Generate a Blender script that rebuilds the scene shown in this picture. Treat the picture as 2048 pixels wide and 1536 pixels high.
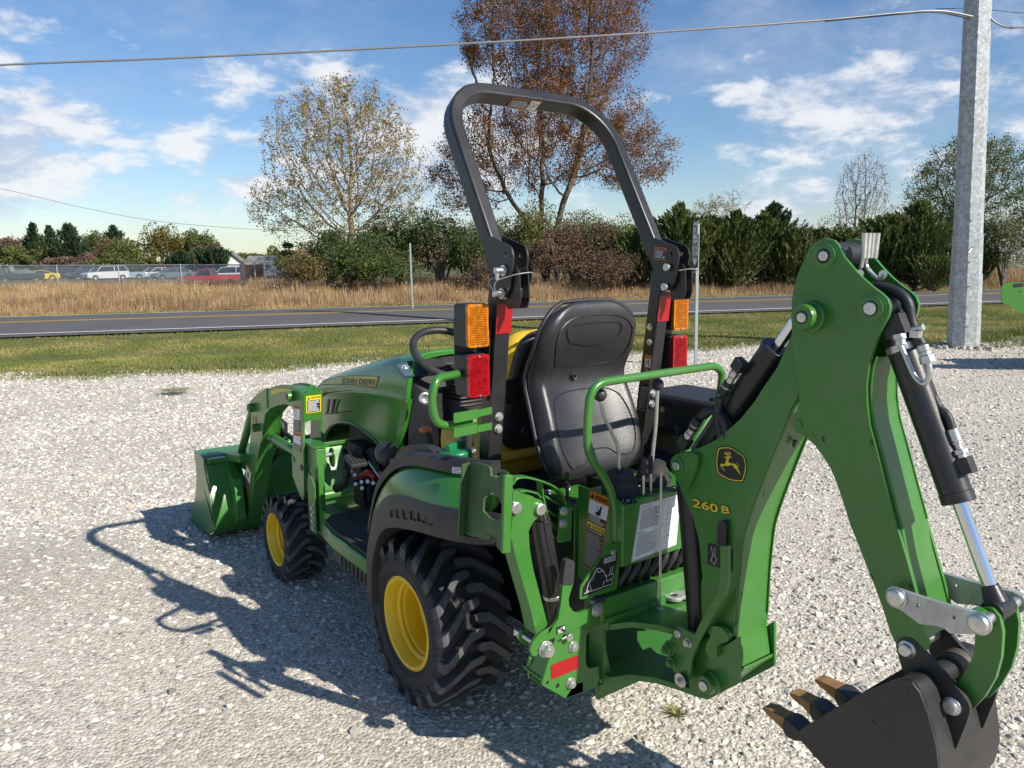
import bpy, bmesh, math, random
import numpy as np
from mathutils import Vector, Matrix, noise
from mathutils.geometry import tessellate_polygon
random.seed(7)
S = bpy.context.scene
COL = S.collection
for o in list(bpy.data.objects): bpy.data.objects.remove(o)

# ------------------------------------------------------------------ camera
CAM = Vector((-1.8419, -2.4957, 1.6894)); YAW, PITCH, ROLL, FPX = 0.6168, 0.1602, -0.010, 1544.8
_f = Vector((math.sin(YAW)*math.cos(PITCH), math.cos(YAW)*math.cos(PITCH), -math.sin(PITCH)))
_r = Vector((math.cos(YAW), -math.sin(YAW), 0)); _u = _r.cross(_f)
_r2 = math.cos(ROLL)*_r + math.sin(ROLL)*_u; _u2 = -math.sin(ROLL)*_r + math.cos(ROLL)*_u
cd = bpy.data.cameras.new('camera'); cam = bpy.data.objects.new('camera', cd); COL.objects.link(cam)
cam.matrix_world = Matrix(((_r2.x, _u2.x, -_f.x, CAM.x), (_r2.y, _u2.y, -_f.y, CAM.y), (_r2.z, _u2.z, -_f.z, CAM.z), (0, 0, 0, 1)))
cd.sensor_width = 36; cd.lens = FPX/2048*36; cd.clip_start = .05; cd.clip_end = 3000
S.camera = cam
# survey of the photograph: a sight line meets a known plane of the place (lengthwise X=, crosswise Y= or level Z=)
def ray(x, y): return _f + _r2*((x-1024)/FPX) - _u2*((y-768)/FPX)
def P(x, y, X=None, Y=None, Z=None, pl=None):
    d = ray(x, y)
    if pl: t = (pl[0]-CAM).dot(pl[1])/d.dot(pl[1])
    else:
        a, v = (0, X) if X is not None else (1, Y) if Y is not None else (2, Z)
        t = (v-CAM[a])/d[a]
    return CAM + d*t
FH = Vector((_f.x, _f.y, 0)).normalized(); RH = Vector((_r.x, _r.y, 0))
def at(px, depth, z=0.0):            # ground position on the bearing of a photo column, at a walking distance ahead
    d = ray(px, 530); d.z = 0
    t = depth/d.dot(FH); q = Vector((CAM.x, CAM.y, 0)) + d*t; q.z = z; return q
def hgt(px, py, depth):              # height of a photo point at that distance
    d = ray(px, py); t = depth/(d.x*FH.x+d.y*FH.y); return CAM.z + d.z*t

# ------------------------------------------------------------------ sky, sun, exposure
SUNV = Vector((.95, -2.91, 2.20)).normalized()
w = bpy.data.worlds.new("World"); S.world = w; w.use_nodes = True
nt = w.node_tree; N = nt.nodes; L = nt.links; bg = N['Background']
sky = N.new('ShaderNodeTexSky'); sky.sky_type = 'NISHITA'; sky.sun_disc = False
sky.sun_elevation = math.asin(SUNV.z); sky.sun_rotation = math.atan2(SUNV.x, SUNV.y)
sky.air_density = 1.0; sky.dust_density = .3; sky.ozone_density = 1.6
hs0 = N.new('ShaderNodeHueSaturation'); hs0.inputs['Saturation'].default_value = 1.17
L.new(sky.outputs[0], hs0.inputs['Color'])
tc = N.new('ShaderNodeTexCoord'); sep = N.new('ShaderNodeSeparateXYZ'); L.new(tc.outputs['Generated'], sep.inputs[0])
def mth(nt, op, a, b=None, c=None, clamp=False):
    n = nt.nodes.new('ShaderNodeMath'); n.operation = op; n.use_clamp = clamp
    for i, v in enumerate((a, b, c)):
        if v is None: continue
        if isinstance(v, (int, float)): n.inputs[i].default_value = v
        else: nt.links.new(v, n.inputs[i])
    return n.outputs[0]
# cloud layer: direction spread over a shallow dome so that the low clouds keep their height
den = mth(nt, 'ADD', mth(nt, 'MAXIMUM', sep.outputs['Z'], 0.0), 0.55)
cx = mth(nt, 'DIVIDE', sep.outputs['X'], den); cy = mth(nt, 'DIVIDE', sep.outputs['Y'], den); cz_ = mth(nt, 'MULTIPLY', sep.outputs['Z'], 2.2)
cmb = N.new('ShaderNodeCombineXYZ'); L.new(cx, cmb.inputs[0]); L.new(cy, cmb.inputs[1]); L.new(cz_, cmb.inputs[2])
def wnoise(scale, detail, rough, off, dist=0.0):
    m = N.new('ShaderNodeMapping'); m.inputs['Location'].default_value = off; L.new(cmb.outputs[0], m.inputs[0])
    n = N.new('ShaderNodeTexNoise'); n.inputs['Scale'].default_value = scale; n.inputs['Detail'].default_value = detail
    n.inputs['Roughness'].default_value = rough; n.inputs['Distortion'].default_value = dist; L.new(m.outputs[0], n.inputs['Vector']); return n.outputs[0]
def wramp(src, a, b):
    r = N.new('ShaderNodeMapRange'); r.interpolation_type = 'SMOOTHSTEP'; r.inputs[1].default_value = a; r.inputs[2].default_value = b; L.new(src, r.inputs[0]); return r.outputs[0]
OFF = (5.2, 1.8, .4)
big = wnoise(2.2, 3, .5, OFF); puff = wnoise(8.5, 13, .60, (OFF[0]*2, OFF[1], 2.2), .15)
low = mth(nt, 'MULTIPLY', wramp(sep.outputs['Z'], .44, .12), .105)            # more cloud lies along the lower sky
cov = mth(nt, 'ADD', mth(nt, 'ADD', mth(nt, 'MULTIPLY', big, .50), mth(nt, 'MULTIPLY', puff, .50)), low)
cmask = wramp(cov, .585, .70)
veil = mth(nt, 'MULTIPLY', wramp(wnoise(2.0, 9, .68, (1.1, 9.4, 0), .4), .42, .70), .50)
veil = mth(nt, 'MULTIPLY', veil, wramp(sep.outputs['Z'], .55, .12))
cmask = mth(nt, 'MULTIPLY', mth(nt, 'MAXIMUM', cmask, veil), .93)
cmask = mth(nt, 'MULTIPLY', cmask, mth(nt, 'ADD', mth(nt, 'MULTIPLY', wramp(sep.outputs['Z'], .0, .09), .55), .45))
shade = wramp(puff, .42, .62)
cc = N.new('ShaderNodeMix'); cc.data_type = 'RGBA'; L.new(shade, cc.inputs['Factor'])
cc.inputs['A'].default_value = (5.0, 5.9, 7.4, 1); cc.inputs['B'].default_value = (8.6, 8.8, 9.1, 1)
tint = N.new('ShaderNodeMix'); tint.data_type = 'RGBA'; tint.blend_type = 'MULTIPLY'; tint.inputs['Factor'].default_value = 1; L.new(hs0.outputs[0], tint.inputs['A']); tint.inputs['B'].default_value = (1.02, 1.07, 1.20, 1)
mx = N.new('ShaderNodeMix'); mx.data_type = 'RGBA'
L.new(cmask, mx.inputs['Factor']); L.new(tint.outputs['Result'], mx.inputs['A']); L.new(cc.outputs['Result'], mx.inputs['B'])
L.new(mx.outputs['Result'], bg.inputs['Color']); bg.inputs['Strength'].default_value = 0.080
sd = bpy.data.lights.new('sun', 'SUN'); sd.energy = 5.0; sd.angle = math.radians(.53); sd.color = (1, .94, .84)
so = bpy.data.objects.new('sun', sd); COL.objects.link(so); so.rotation_euler = SUNV.to_track_quat('Z', 'Y').to_euler()
S.view_settings.view_transform = 'Standard'; S.view_settings.look = 'None'; S.view_settings.exposure = .40; S.view_settings.gamma = 1
S.render.resolution_x = 1024; S.render.resolution_y = 768

# ------------------------------------------------------------------ materials
def mat(name, col, rough=.5, metal=0., noise_amt=.12, nscale=6., bump=0., bscale=80., coat=0., dust=0., spec=.5, dustcol=(.42, .38, .32), trans=0.):
    m = bpy.data.materials.new(name); m.use_nodes = True; t = m.node_tree; b = t.nodes['Principled BSDF']
    b.inputs['Roughness'].default_value = rough; b.inputs['Metallic'].default_value = metal
    b.inputs['Coat Weight'].default_value = coat; b.inputs['Coat Roughness'].default_value = .12; b.inputs['Specular IOR Level'].default_value = spec
    tc = t.nodes.new('ShaderNodeTexCoord')
    n = t.nodes.new('ShaderNodeTexNoise'); n.inputs['Scale'].default_value = nscale; n.inputs['Detail'].default_value = 6; n.inputs['Roughness'].default_value = .6
    t.links.new(tc.outputs['Object'], n.inputs['Vector'])
    r = t.nodes.new('ShaderNodeMapRange'); r.inputs[1].default_value = .3; r.inputs[2].default_value = .7
    r.inputs[3].default_value = 1-noise_amt; r.inputs[4].default_value = 1+noise_amt; t.links.new(n.outputs[0], r.inputs[0])
    mul = t.nodes.new('ShaderNodeMix'); mul.data_type = 'RGBA'; mul.blend_type = 'MULTIPLY'; mul.inputs['Factor'].default_value = 1
    mul.inputs['A'].default_value = (*col, 1); t.links.new(r.outputs[0], mul.inputs['B']); out = mul.outputs['Result']
    if dust:
        n2 = t.nodes.new('ShaderNodeTexNoise'); n2.inputs['Scale'].default_value = 3.3; n2.inputs['Detail'].default_value = 12; n2.inputs['Roughness'].default_value = .75
        t.links.new(tc.outputs['Object'], n2.inputs['Vector'])
        r2 = t.nodes.new('ShaderNodeMapRange'); r2.inputs[1].default_value = .45; r2.inputs[2].default_value = .8; r2.inputs[4].default_value = dust; t.links.new(n2.outputs[0], r2.inputs[0])
        mm = t.nodes.new('ShaderNodeMix'); mm.data_type = 'RGBA'; t.links.new(r2.outputs[0], mm.inputs['Factor']); t.links.new(out, mm.inputs['A']); mm.inputs['B'].default_value = (*dustcol, 1)
        out = mm.outputs['Result']
        ra = t.nodes.new('ShaderNodeMath'); ra.operation = 'MULTIPLY_ADD'; t.links.new(r2.outputs[0], ra.inputs[0]); ra.inputs[1].default_value = .8; ra.inputs[2].default_value = rough
        t.links.new(ra.outputs[0], b.inputs['Roughness'])
    t.links.new(out, b.inputs['Base Color'])
    if bump:
        n3 = t.nodes.new('ShaderNodeTexNoise'); n3.inputs['Scale'].default_value = bscale; n3.inputs['Detail'].default_value = 3; t.links.new(tc.outputs['Object'], n3.inputs['Vector'])
        bp = t.nodes.new('ShaderNodeBump'); bp.inputs['Strength'].default_value = bump; bp.inputs['Distance'].default_value = .002; t.links.new(n3.outputs[0], bp.inputs['Height']); t.links.new(bp.outputs[0], b.inputs['Normal'])
    if trans: b.inputs['Transmission Weight'].default_value = trans
    return m
M = {}
M['green'] = mat('green_paint', (.040, .172, .024), .32, coat=.16, noise_amt=.07, nscale=3, dust=.10, bump=.02, bscale=14)
M['castgreen'] = mat('cast_green_paint', (.040, .175, .026), .42, coat=.1, bump=.25, bscale=160, dust=.16)
M['hoodgreen'] = mat('moulded_green_hood', (.030, .175, .020), .22, coat=.2, noise_amt=.03, nscale=2, dust=.05)
M['shadedworngreen'] = mat('shaded_scuffed_green_steel', (.032, .10, .028), .5, noise_amt=.35, nscale=14, dust=.85, dustcol=(.07, .05, .035))  # brown scuffs, plus the pad's shade away from the sun darkened into the colour
M['yellow'] = mat('yellow_paint', (.78, .52, .015), .38, noise_amt=.06, dust=.06)
M['vinyl'] = mat('yellow_vinyl', (.72, .46, .03), .5, noise_amt=.05, bump=.2, bscale=300)
M['blackpaint'] = mat('black_powder_coat', (.016, .016, .018), .36, noise_amt=.1, dust=.06, bump=.12, bscale=220)
M['plastic'] = mat('black_plastic', (.019, .019, .021), .5, noise_amt=.1, dust=.08, bump=.2, bscale=260)
M['seatvinyl'] = mat('black_seat_skin', (.020, .020, .022), .34, noise_amt=.05, bump=.4, bscale=300, dust=.05)
M['rubber'] = mat('tyre_rubber', (.022, .022, .024), .72, noise_amt=.3, nscale=9, dust=.6, dustcol=(.085, .08, .075), bump=.35, bscale=120)
M['lug'] = mat('tread_rubber', (.024, .024, .026), .8, noise_amt=.35, nscale=14, dust=.35, dustcol=(.10, .095, .085), bump=.5, bscale=150)
M['lugtop'] = mat('tread_contact_rubber', (.070, .071, .075), .85, noise_amt=.35, nscale=20, dust=.7, dustcol=(.17, .16, .145), bump=.6, bscale=170)
M['hose'] = mat('hose_rubber', (.018, .018, .02), .5, bump=.3, bscale=300)
M['dark'] = mat('dark_machinery', (.012, .012, .012), .55, noise_amt=.5, nscale=20, dust=.2, dustcol=(.06, .055, .05))
M['zinc'] = mat('zinc_plate', (.58, .58, .56), .34, .85, noise_amt=.15, nscale=40, dust=.25, dustcol=(.35, .33, .3))
M['linkzinc'] = mat('galvanised_link', (.50, .51, .50), .42, .6, noise_amt=.2, nscale=12, dust=.55, dustcol=(.16, .14, .12), bump=.2, bscale=90)
M['chrome'] = mat('chrome_rod', (.72, .73, .75), .12, 1., noise_amt=.04)
M['worn'] = mat('worn_steel', (.10, .085, .07), .5, .5, noise_amt=.4, nscale=18, dust=.6, dustcol=(.28, .17, .08))
M['toothrust'] = mat('rusty_tooth_tip', (.30, .165, .07), .62, .25, noise_amt=.4, nscale=25, dust=.5, dustcol=(.08, .045, .025), bump=.5, bscale=60)
M['blacksteel'] = mat('scratched_black_steel', (.020, .020, .021), .42, noise_amt=.2, nscale=10, dust=.30, dustcol=(.10, .09, .08), bump=.1, bscale=60)
M['red'] = mat('red_reflective_tape', (.34, .008, .010), .35, noise_amt=.05, bump=.5, bscale=500)
M['white'] = mat('decal_white', (.72, .73, .74), .45, noise_amt=.03)
M['dblack'] = mat('decal_black', (.012, .012, .013), .4, noise_amt=.03)
M['dorange'] = mat('decal_orange', (.62, .20, .03), .45, noise_amt=.03)
M['dyellow'] = mat('decal_yellow', (.72, .56, .03), .45, noise_amt=.03)
M['dgold'] = mat('decal_gold', (.62, .50, .06), .4, noise_amt=.05)
M['text'] = mat('decal_text_grey', (.45, .45, .45), .5)
M['orangegrip'] = mat('orange_knob', (.55, .16, .03), .5, bump=.3, bscale=300)
M['capgreen'] = mat('green_plastic_cap', (.012, .17, .06), .35, bump=.1)
M['redhose'] = mat('red_hose', (.25, .01, .01), .4)
M['glassdash'] = mat('instrument_glass', (.03, .05, .07), .08, coat=.6)
def lens(name, col):
    m = mat(name, col, .14, coat=.5, noise_amt=.35, nscale=60)
    t = m.node_tree; b = t.nodes['Principled BSDF']; b.inputs['Transmission Weight'].default_value = .25; b.inputs['Subsurface Weight'].default_value = .0
    b.inputs['Roughness'].default_value = .16
    return m
M['amber'] = lens('amber_lens', (.62, .20, .008)); M['redlens'] = lens('red_lens', (.42, .008, .016))

# ------------------------------------------------------------------ mesh building
class MB:
    def __init__(s): s.v = []; s.f = []; s.m = []
    def add(s, vs, fs, mi=0):
        k = len(s.v); s.v += [tuple(v) for v in vs]; s.f += [tuple(i+k for i in f) for f in fs]; s.m += [mi]*len(fs); return s
    def prism(s, outer, vec, holes=(), mi=0):
        """flat outline (3D points) given a thickness vector, with real holes"""
        vec = Vector(vec); loops = [[Vector(p) for p in outer]]+[[Vector(p) for p in h] for h in holes]
        n = vec.normalized(); a = n.orthogonal().normalized(); b = n.cross(a)
        flat = [[Vector((p.dot(a), p.dot(b), 0)) for p in l] for l in loops]
        tris = tessellate_polygon(flat); pts = [p for l in loops for p in l]; nn = len(pts)
        vs = pts+[p+vec for p in pts]; fs = []
        for t in tris:
            A, B, C = (pts[i] for i in t)
            if (B-A).cross(C-A).dot(n) > 0: t = (t[0], t[2], t[1])
            fs.append(tuple(t)); fs.append(tuple(i+nn for i in reversed(t)))
        k = 0
        for li, l in enumerate(flat):
            m = len(l); ar = sum(l[i].x*l[(i+1) % m].y-l[(i+1) % m].x*l[i].y for i in range(m))
            ccw = ar > 0
            if li > 0: ccw = not ccw
            for i in range(m):
                j = (i+1) % m; q = (k+i, k+j, k+j+nn, k+i+nn)
                fs.append(q if ccw else q[::-1])
            k += m
        return s.add(vs, fs, mi)
    def tube(s, path, r, n=14, mi=0, closed=False, caps=True, squash=None):
        path = [Vector(p) for p in path]; m = len(path); rs = r if isinstance(r, (list, tuple)) else [r]*m
        vs = []; fs = []; prev = None
        for i, p in enumerate(path):
            if closed: t = (path[(i+1) % m]-path[i-1]).normalized()
            else: t = (path[min(i+1, m-1)]-path[max(i-1, 0)]).normalized()
            if prev is None: a = t.orthogonal().normalized()
            else: a = (prev-t*prev.dot(t)).normalized()
            prev = a; b = t.cross(a)
            for k in range(n):
                th = 2*math.pi*k/n; vs.append(p+(a*math.cos(th)+b*math.sin(th))*rs[i])
        for i in range(m if closed else m-1):
            j = (i+1) % m
            for k in range(n): fs.append((i*n+k, i*n+(k+1) % n, j*n+(k+1) % n, j*n+k))
        if caps and not closed: fs.append(tuple(range(n-1, -1, -1))); fs.append(tuple((m-1)*n+k for k in range(n)))
        return s.add(vs, fs, mi)
    def cyl(s, a, b, r, n=18, mi=0, r2=None): return s.tube([a, b], [r, r if r2 is None else r2], n, mi)
    def bar(s, path, wd, hd, up, mi=0, closed=False):
        """rectangular section swept along a path; wd along (t x up), hd along up"""
        path = [Vector(p) for p in path]; m = len(path); up = Vector(up); vs = []; fs = []
        for i, p in enumerate(path):
            t0 = (path[i]-path[i-1]).normalized() if (i > 0 or closed) else None
            t1 = (path[(i+1) % m]-path[i]).normalized() if (i < m-1 or closed) else None
            t = ((t0 or t1)+(t1 or t0)).normalized(); k = 1
            if t0 and t1: k = 1/max(.5, t.dot(t1))
            u = up-t*up.dot(t)
            u = u.normalized() if u.length > 1e-4 else t.orthogonal()
            sd_ = t.cross(u)
            # keep thickness through bends lying in the plane perpendicular to up
            for a_, b_ in ((-1, -1), (1, -1), (1, 1), (-1, 1)): vs.append(p+sd_*(a_*wd/2*k)+u*(b_*hd/2))
        for i in range(m if closed else m-1):
            j = (i+1) % m
            for k in range(4): fs.append((i*4+k, i*4+(k+1) % 4, j*4+(k+1) % 4, j*4+k))
        if not closed: fs.append((3, 2, 1, 0)); fs.append(tuple((m-1)*4+k for k in range(4)))
        return s.add(vs, fs, mi)
    def box(s, c, d, mi=0, R=None):
        c = Vector(c); vs = []
        for z in (-1, 1):
            for x, y in ((-1, -1), (1, -1), (1, 1), (-1, 1)):
                p = Vector((x*d[0]/2, y*d[1]/2, z*d[2]/2)); vs.append(c+(R@p if R else p))
        return s.add(vs, [(3, 2, 1, 0), (4, 5, 6, 7), (0, 1, 5, 4), (1, 2, 6, 5), (2, 3, 7, 6), (3, 0, 4, 7)], mi)
    def lathe(s, prof, c, ax=(1, 0, 0), n=48, mi=0, closed=False):
        """prof: (axial, radius)"""
        c = Vector(c); ax = Vector(ax).normalized(); a = Vector((0, 1, 0)) if abs(ax.y) < .5 else Vector((1, 0, 0)); a = (a-ax*a.dot(ax)).normalized(); b = ax.cross(a)
        m = len(prof); vs = []; fs = []
        for x, r in prof:
            for k in range(n):
                th = 2*math.pi*k/n; vs.append(c+ax*x+(a*math.cos(th)+b*math.sin(th))*r)
        for i in range(m-1):
            for k in range(n): fs.append((i*n+k, (i+1)*n+k, (i+1)*n+(k+1) % n, i*n+(k+1) % n))
        return s.add(vs, fs, mi)
    def sphere(s, c, r, n=14, mi=0, sc=(1, 1, 1)):
        prof = [(-math.cos(math.pi*i/n)*r*sc[2], max(1e-5, math.sin(math.pi*i/n)*r)) for i in range(n+1)]
        k = len(s.v); s.lathe(prof, c, (0, 0, 1), n*2, mi); c = Vector(c)
        for i in range(k, len(s.v)):
            v = Vector(s.v[i]); s.v[i] = (c.x+(v.x-c.x)*sc[0], c.y+(v.y-c.y)*sc[1], v.z)
        return s
    def bolt(s, c, ax, r=.011, h=.008, mi=0, washer=True):
        c = Vector(c); ax = Vector(ax).normalized()
        if washer: s.cyl(c, c+ax*.0025, r*1.35, 16, mi)
        s.tube([c+ax*.0025, c+ax*(h)], [r, r], 6, mi); s.cyl(c+ax*h*.999, c+ax*(h+.0015), r*.55, 10, mi)
        return s
    def loft(s, rings, mi=0, caps=True, closed=True):
        n = len(rings[0]); vs = [p for r in rings for p in r]; fs = []
        for i in range(len(rings)-1):
            for k in range(n if closed else n-1): fs.append((i*n+k, i*n+(k+1) % n, (i+1)*n+(k+1) % n, (i+1)*n+k))
        if caps: fs.append(tuple(range(n-1, -1, -1))); fs.append(tuple((len(rings)-1)*n+k for k in range(n)))
        return s.add(vs, fs, mi)
    def build(s, name, mats, parent=None, bevel=0, smooth=32, sub=0, seg=2):
        me = bpy.data.meshes.new(name); me.from_pydata(s.v, [], s.f)
        if not isinstance(mats, (list, tuple)): mats = [mats]
        for m_ in mats: me.materials.append(M[m_] if isinstance(m_, str) else m_)
        if len(mats) > 1: me.polygons.foreach_set('material_index', s.m)
        bm = bmesh.new(); bm.from_mesh(me); bmesh.ops.recalc_face_normals(bm, faces=bm.faces); bm.to_mesh(me); bm.free()
        me.polygons.foreach_set('use_smooth', [True]*len(me.polygons))
        if smooth < 180: me.set_sharp_from_angle(angle=math.radians(smooth))
        o = bpy.data.objects.new(name, me); COL.objects.link(o)
        if parent: o.parent = parent; o.matrix_parent_inverse = Matrix.Translation(-Vector(parent_loc(parent)))
        if bevel:
            b = o.modifiers.new('bevel', 'BEVEL'); b.width = bevel; b.segments = seg; b.limit_method = 'ANGLE'; b.angle_limit = math.radians(38); b.harden_normals = False
        if sub: q = o.modifiers.new('sub', 'SUBSURF'); q.levels = sub; q.render_levels = sub
        return o
def parent_loc(p):
    t = Vector((0, 0, 0))
    while p: t += p.location+p.matrix_parent_inverse.translation; p = p.parent
    return t
def tag(o, label=None, cat=None, group=None, kind=None):
    for k, v in (('label', label), ('category', cat), ('group', group), ('kind', kind)):
        if v: o[k] = v
    return o
def empty(name, loc, label, cat, group=None):
    o = bpy.data.objects.new(name, None); COL.objects.link(o); o.location = loc; o.empty_display_size = .2; return tag(o, label, cat, group)
def rnd(pts, seg=5):
    """round the corners of a 2D outline: points (x, y[, radius])"""
    out = []; n = len(pts)
    for i, p in enumerate(pts):
        if len(p) < 3 or p[2] <= 0: out.append((p[0], p[1])); continue
        a = Vector(pts[i-1][:2]); b = Vector(p[:2]); c = Vector(pts[(i+1) % n][:2])
        u = (a-b); v = (c-b); k = min(p[2], u.length*.48, v.length*.48); A = b+u.normalized()*k; B = b+v.normalized()*k
        for j in range(seg+1):
            t = j/seg; q = A*(1-t)**2+b*2*t*(1-t)+B*t*t; out.append((q.x, q.y))
    return out
def smoothpath(pts, r, seg=6):
    out = [Vector(pts[0])]
    for i in range(1, len(pts)-1):
        a, b, c = Vector(pts[i-1]), Vector(pts[i]), Vector(pts[i+1]); u = a-b; v = c-b; k = min(r, u.length*.49, v.length*.49)
        A = b+u.normalized()*k; B = b+v.normalized()*k
        for j in range(seg+1):
            t = j/seg; out.append(A*(1-t)**2+b*2*t*(1-t)+B*t*t)
    out.append(Vector(pts[-1])); return out
def spline(pts, n=8):
    pts = [Vector(p) for p in pts]; out = []; m = len(pts)
    for i in range(m-1):
        a = pts[max(i-1, 0)]; b = pts[i]; c = pts[i+1]; d = pts[min(i+2, m-1)]
        for j in range(n):
            t = j/n; out.append(.5*((2*b)+(c-a)*t+(2*a-5*b+4*c-d)*t*t+(3*b-a-3*c+d)*t**3))
    out.append(pts[-1]); return out
def circ_px(cx, cy, rx, ry, n=16, ang=0):
    return [(cx+rx*math.cos(2*math.pi*k/n)*math.cos(ang)-ry*math.sin(2*math.pi*k/n)*math.sin(ang), cy+rx*math.cos(2*math.pi*k/n)*math.sin(ang)+ry*math.sin(2*math.pi*k/n)*math.cos(ang)) for k in range(n)]
def plateX(mb, pts, X, th, holes=(), mi=0, mirror=False):
    """steel plate lying lengthwise at X, th thick; outline given as sighted points"""
    o = [P(x, y, X=X) for x, y in rnd(pts)]; hs = [[P(x, y, X=X) for x, y in h] for h in holes]
    mb.prism(o, (th, 0, 0), hs, mi)
    if mirror: mb.prism([Vector((-p.x, p.y, p.z)) for p in o], (-th, 0, 0), [[Vector((-p.x, p.y, p.z)) for p in h] for h in hs], mi)
def plateY(mb, pts, Y, th, holes=(), mi=0):
    mb.prism([P(x, y, Y=Y) for x, y in rnd(pts)], (0, th, 0), [[P(x, y, Y=Y) for x, y in h] for h in holes], mi)

# ------------------------------------------------------------------ decals: flat print laid 1 mm proud of the surface
_txt = {}
def text_mesh(s, bold=True):
    if s in _txt: return _txt[s]
    cu = bpy.data.curves.new('t', 'FONT'); cu.body = s; cu.resolution_u = 3; cu.offset = .02 if bold else 0
    o = bpy.data.objects.new('t', cu); COL.objects.link(o); dg = bpy.context.evaluated_depsgraph_get()
    me = bpy.data.meshes.new_from_object(o.evaluated_get(dg)); vs = [v.co.copy() for v in me.vertices]; fs = [tuple(p.vertices) for p in me.polygons]
    bpy.data.objects.remove(o); bpy.data.curves.remove(cu); bpy.data.meshes.remove(me)
    x0 = min(v.x for v in vs); x1 = max(v.x for v in vs); y0 = min(v.y for v in vs); y1 = max(v.y for v in vs)
    _txt[s] = ([((v.x-x0)/(x1-x0), (v.y-y0)/(y1-y0)) for v in vs], fs); return _txt[s]
class Decal:
    """quad = 3D corners (top-left, top-right, bottom-right, bottom-left); u to the right, v down, both 0..1"""
    def __init__(s, quad, mats, normal_to=None):
        s.q = [Vector(p) for p in quad]; s.mb = MB(); s.mats = mats
        s.n = (s.q[1]-s.q[0]).cross(s.q[3]-s.q[0]).normalized()
        if s.n.dot(CAM-s.q[0]) < 0: s.n = -s.n
        s.lift = .0012
    def p(s, u, v, k=0): return (s.q[0]*(1-u)+s.q[1]*u)*(1-v)+(s.q[3]*(1-u)+s.q[2]*u)*v+s.n*(s.lift+k*.0005)
    def rect(s, u0, v0, u1, v1, mi, k=1, r=0):
        if r:
            a = abs((s.q[1]-s.q[0]).length/(s.q[3]-s.q[0]).length)
            pts = rnd([(u0*a, v0, r), (u1*a, v0, r), (u1*a, v1, r), (u0*a, v1, r)], 4); pts = [(x/a, y) for x, y in pts]
        else: pts = [(u0, v0), (u1, v0), (u1, v1), (u0, v1)]
        return s.poly(pts, mi, k)
    def poly(s, pts, mi, k=1):
        t = tessellate_polygon([[Vector((x, y, 0)) for x, y in pts]])
        s.mb.add([s.p(x, y, k) for x, y in pts], [tuple(i) for i in t], mi); return s
    def line(s, pts, w_, mi, k=2):
        a = (s.q[1]-s.q[0]).length/(s.q[3]-s.q[0]).length
        for (x0, y0), (x1, y1) in zip(pts[:-1], pts[1:]):
            dx, dy = (x1-x0)*a, y1-y0; l = math.hypot(dx, dy) or 1; nx, ny = -dy/l*w_/2/a, dx/l*w_/2
            s.mb.add([s.p(x0+nx, y0+ny, k), s.p(x1+nx, y1+ny, k), s.p(x1-nx, y1-ny, k), s.p(x0-nx, y0-ny, k)], [(0, 1, 2, 3)], mi)
        return s
    def text(s, t, u0, v0, u1, v1, mi, k=2, slant=0):
        vs, fs = text_mesh(t); s.mb.add([s.p(u0+(u1-u0)*x+slant*y, v1+(v0-v1)*y, k) for x, y in vs], fs, mi); return s
    def lines(s, u0, v0, u1, v1, n, mi, seed=0, k=2, fill=.45):
        rg = random.Random(seed); h = (v1-v0)/n
        for i in range(n):
            y = v0+h*i; x = u0; e = u1-(u1-u0)*(rg.random()*.35 if rg.random() < .45 else .02)
            while x < e-.01:
                wd_ = min((u1-u0)*rg.uniform(.04, .13), e-x); s.rect(x, y, x+wd_, y+h*fill, mi, k); x += wd_+(u1-u0)*.018
        return s
    def build(s, name, parent, label=None):
        o = s.mb.build(name, s.mats, parent, smooth=180)
        if label: o['label'] = label
        return o
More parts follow.
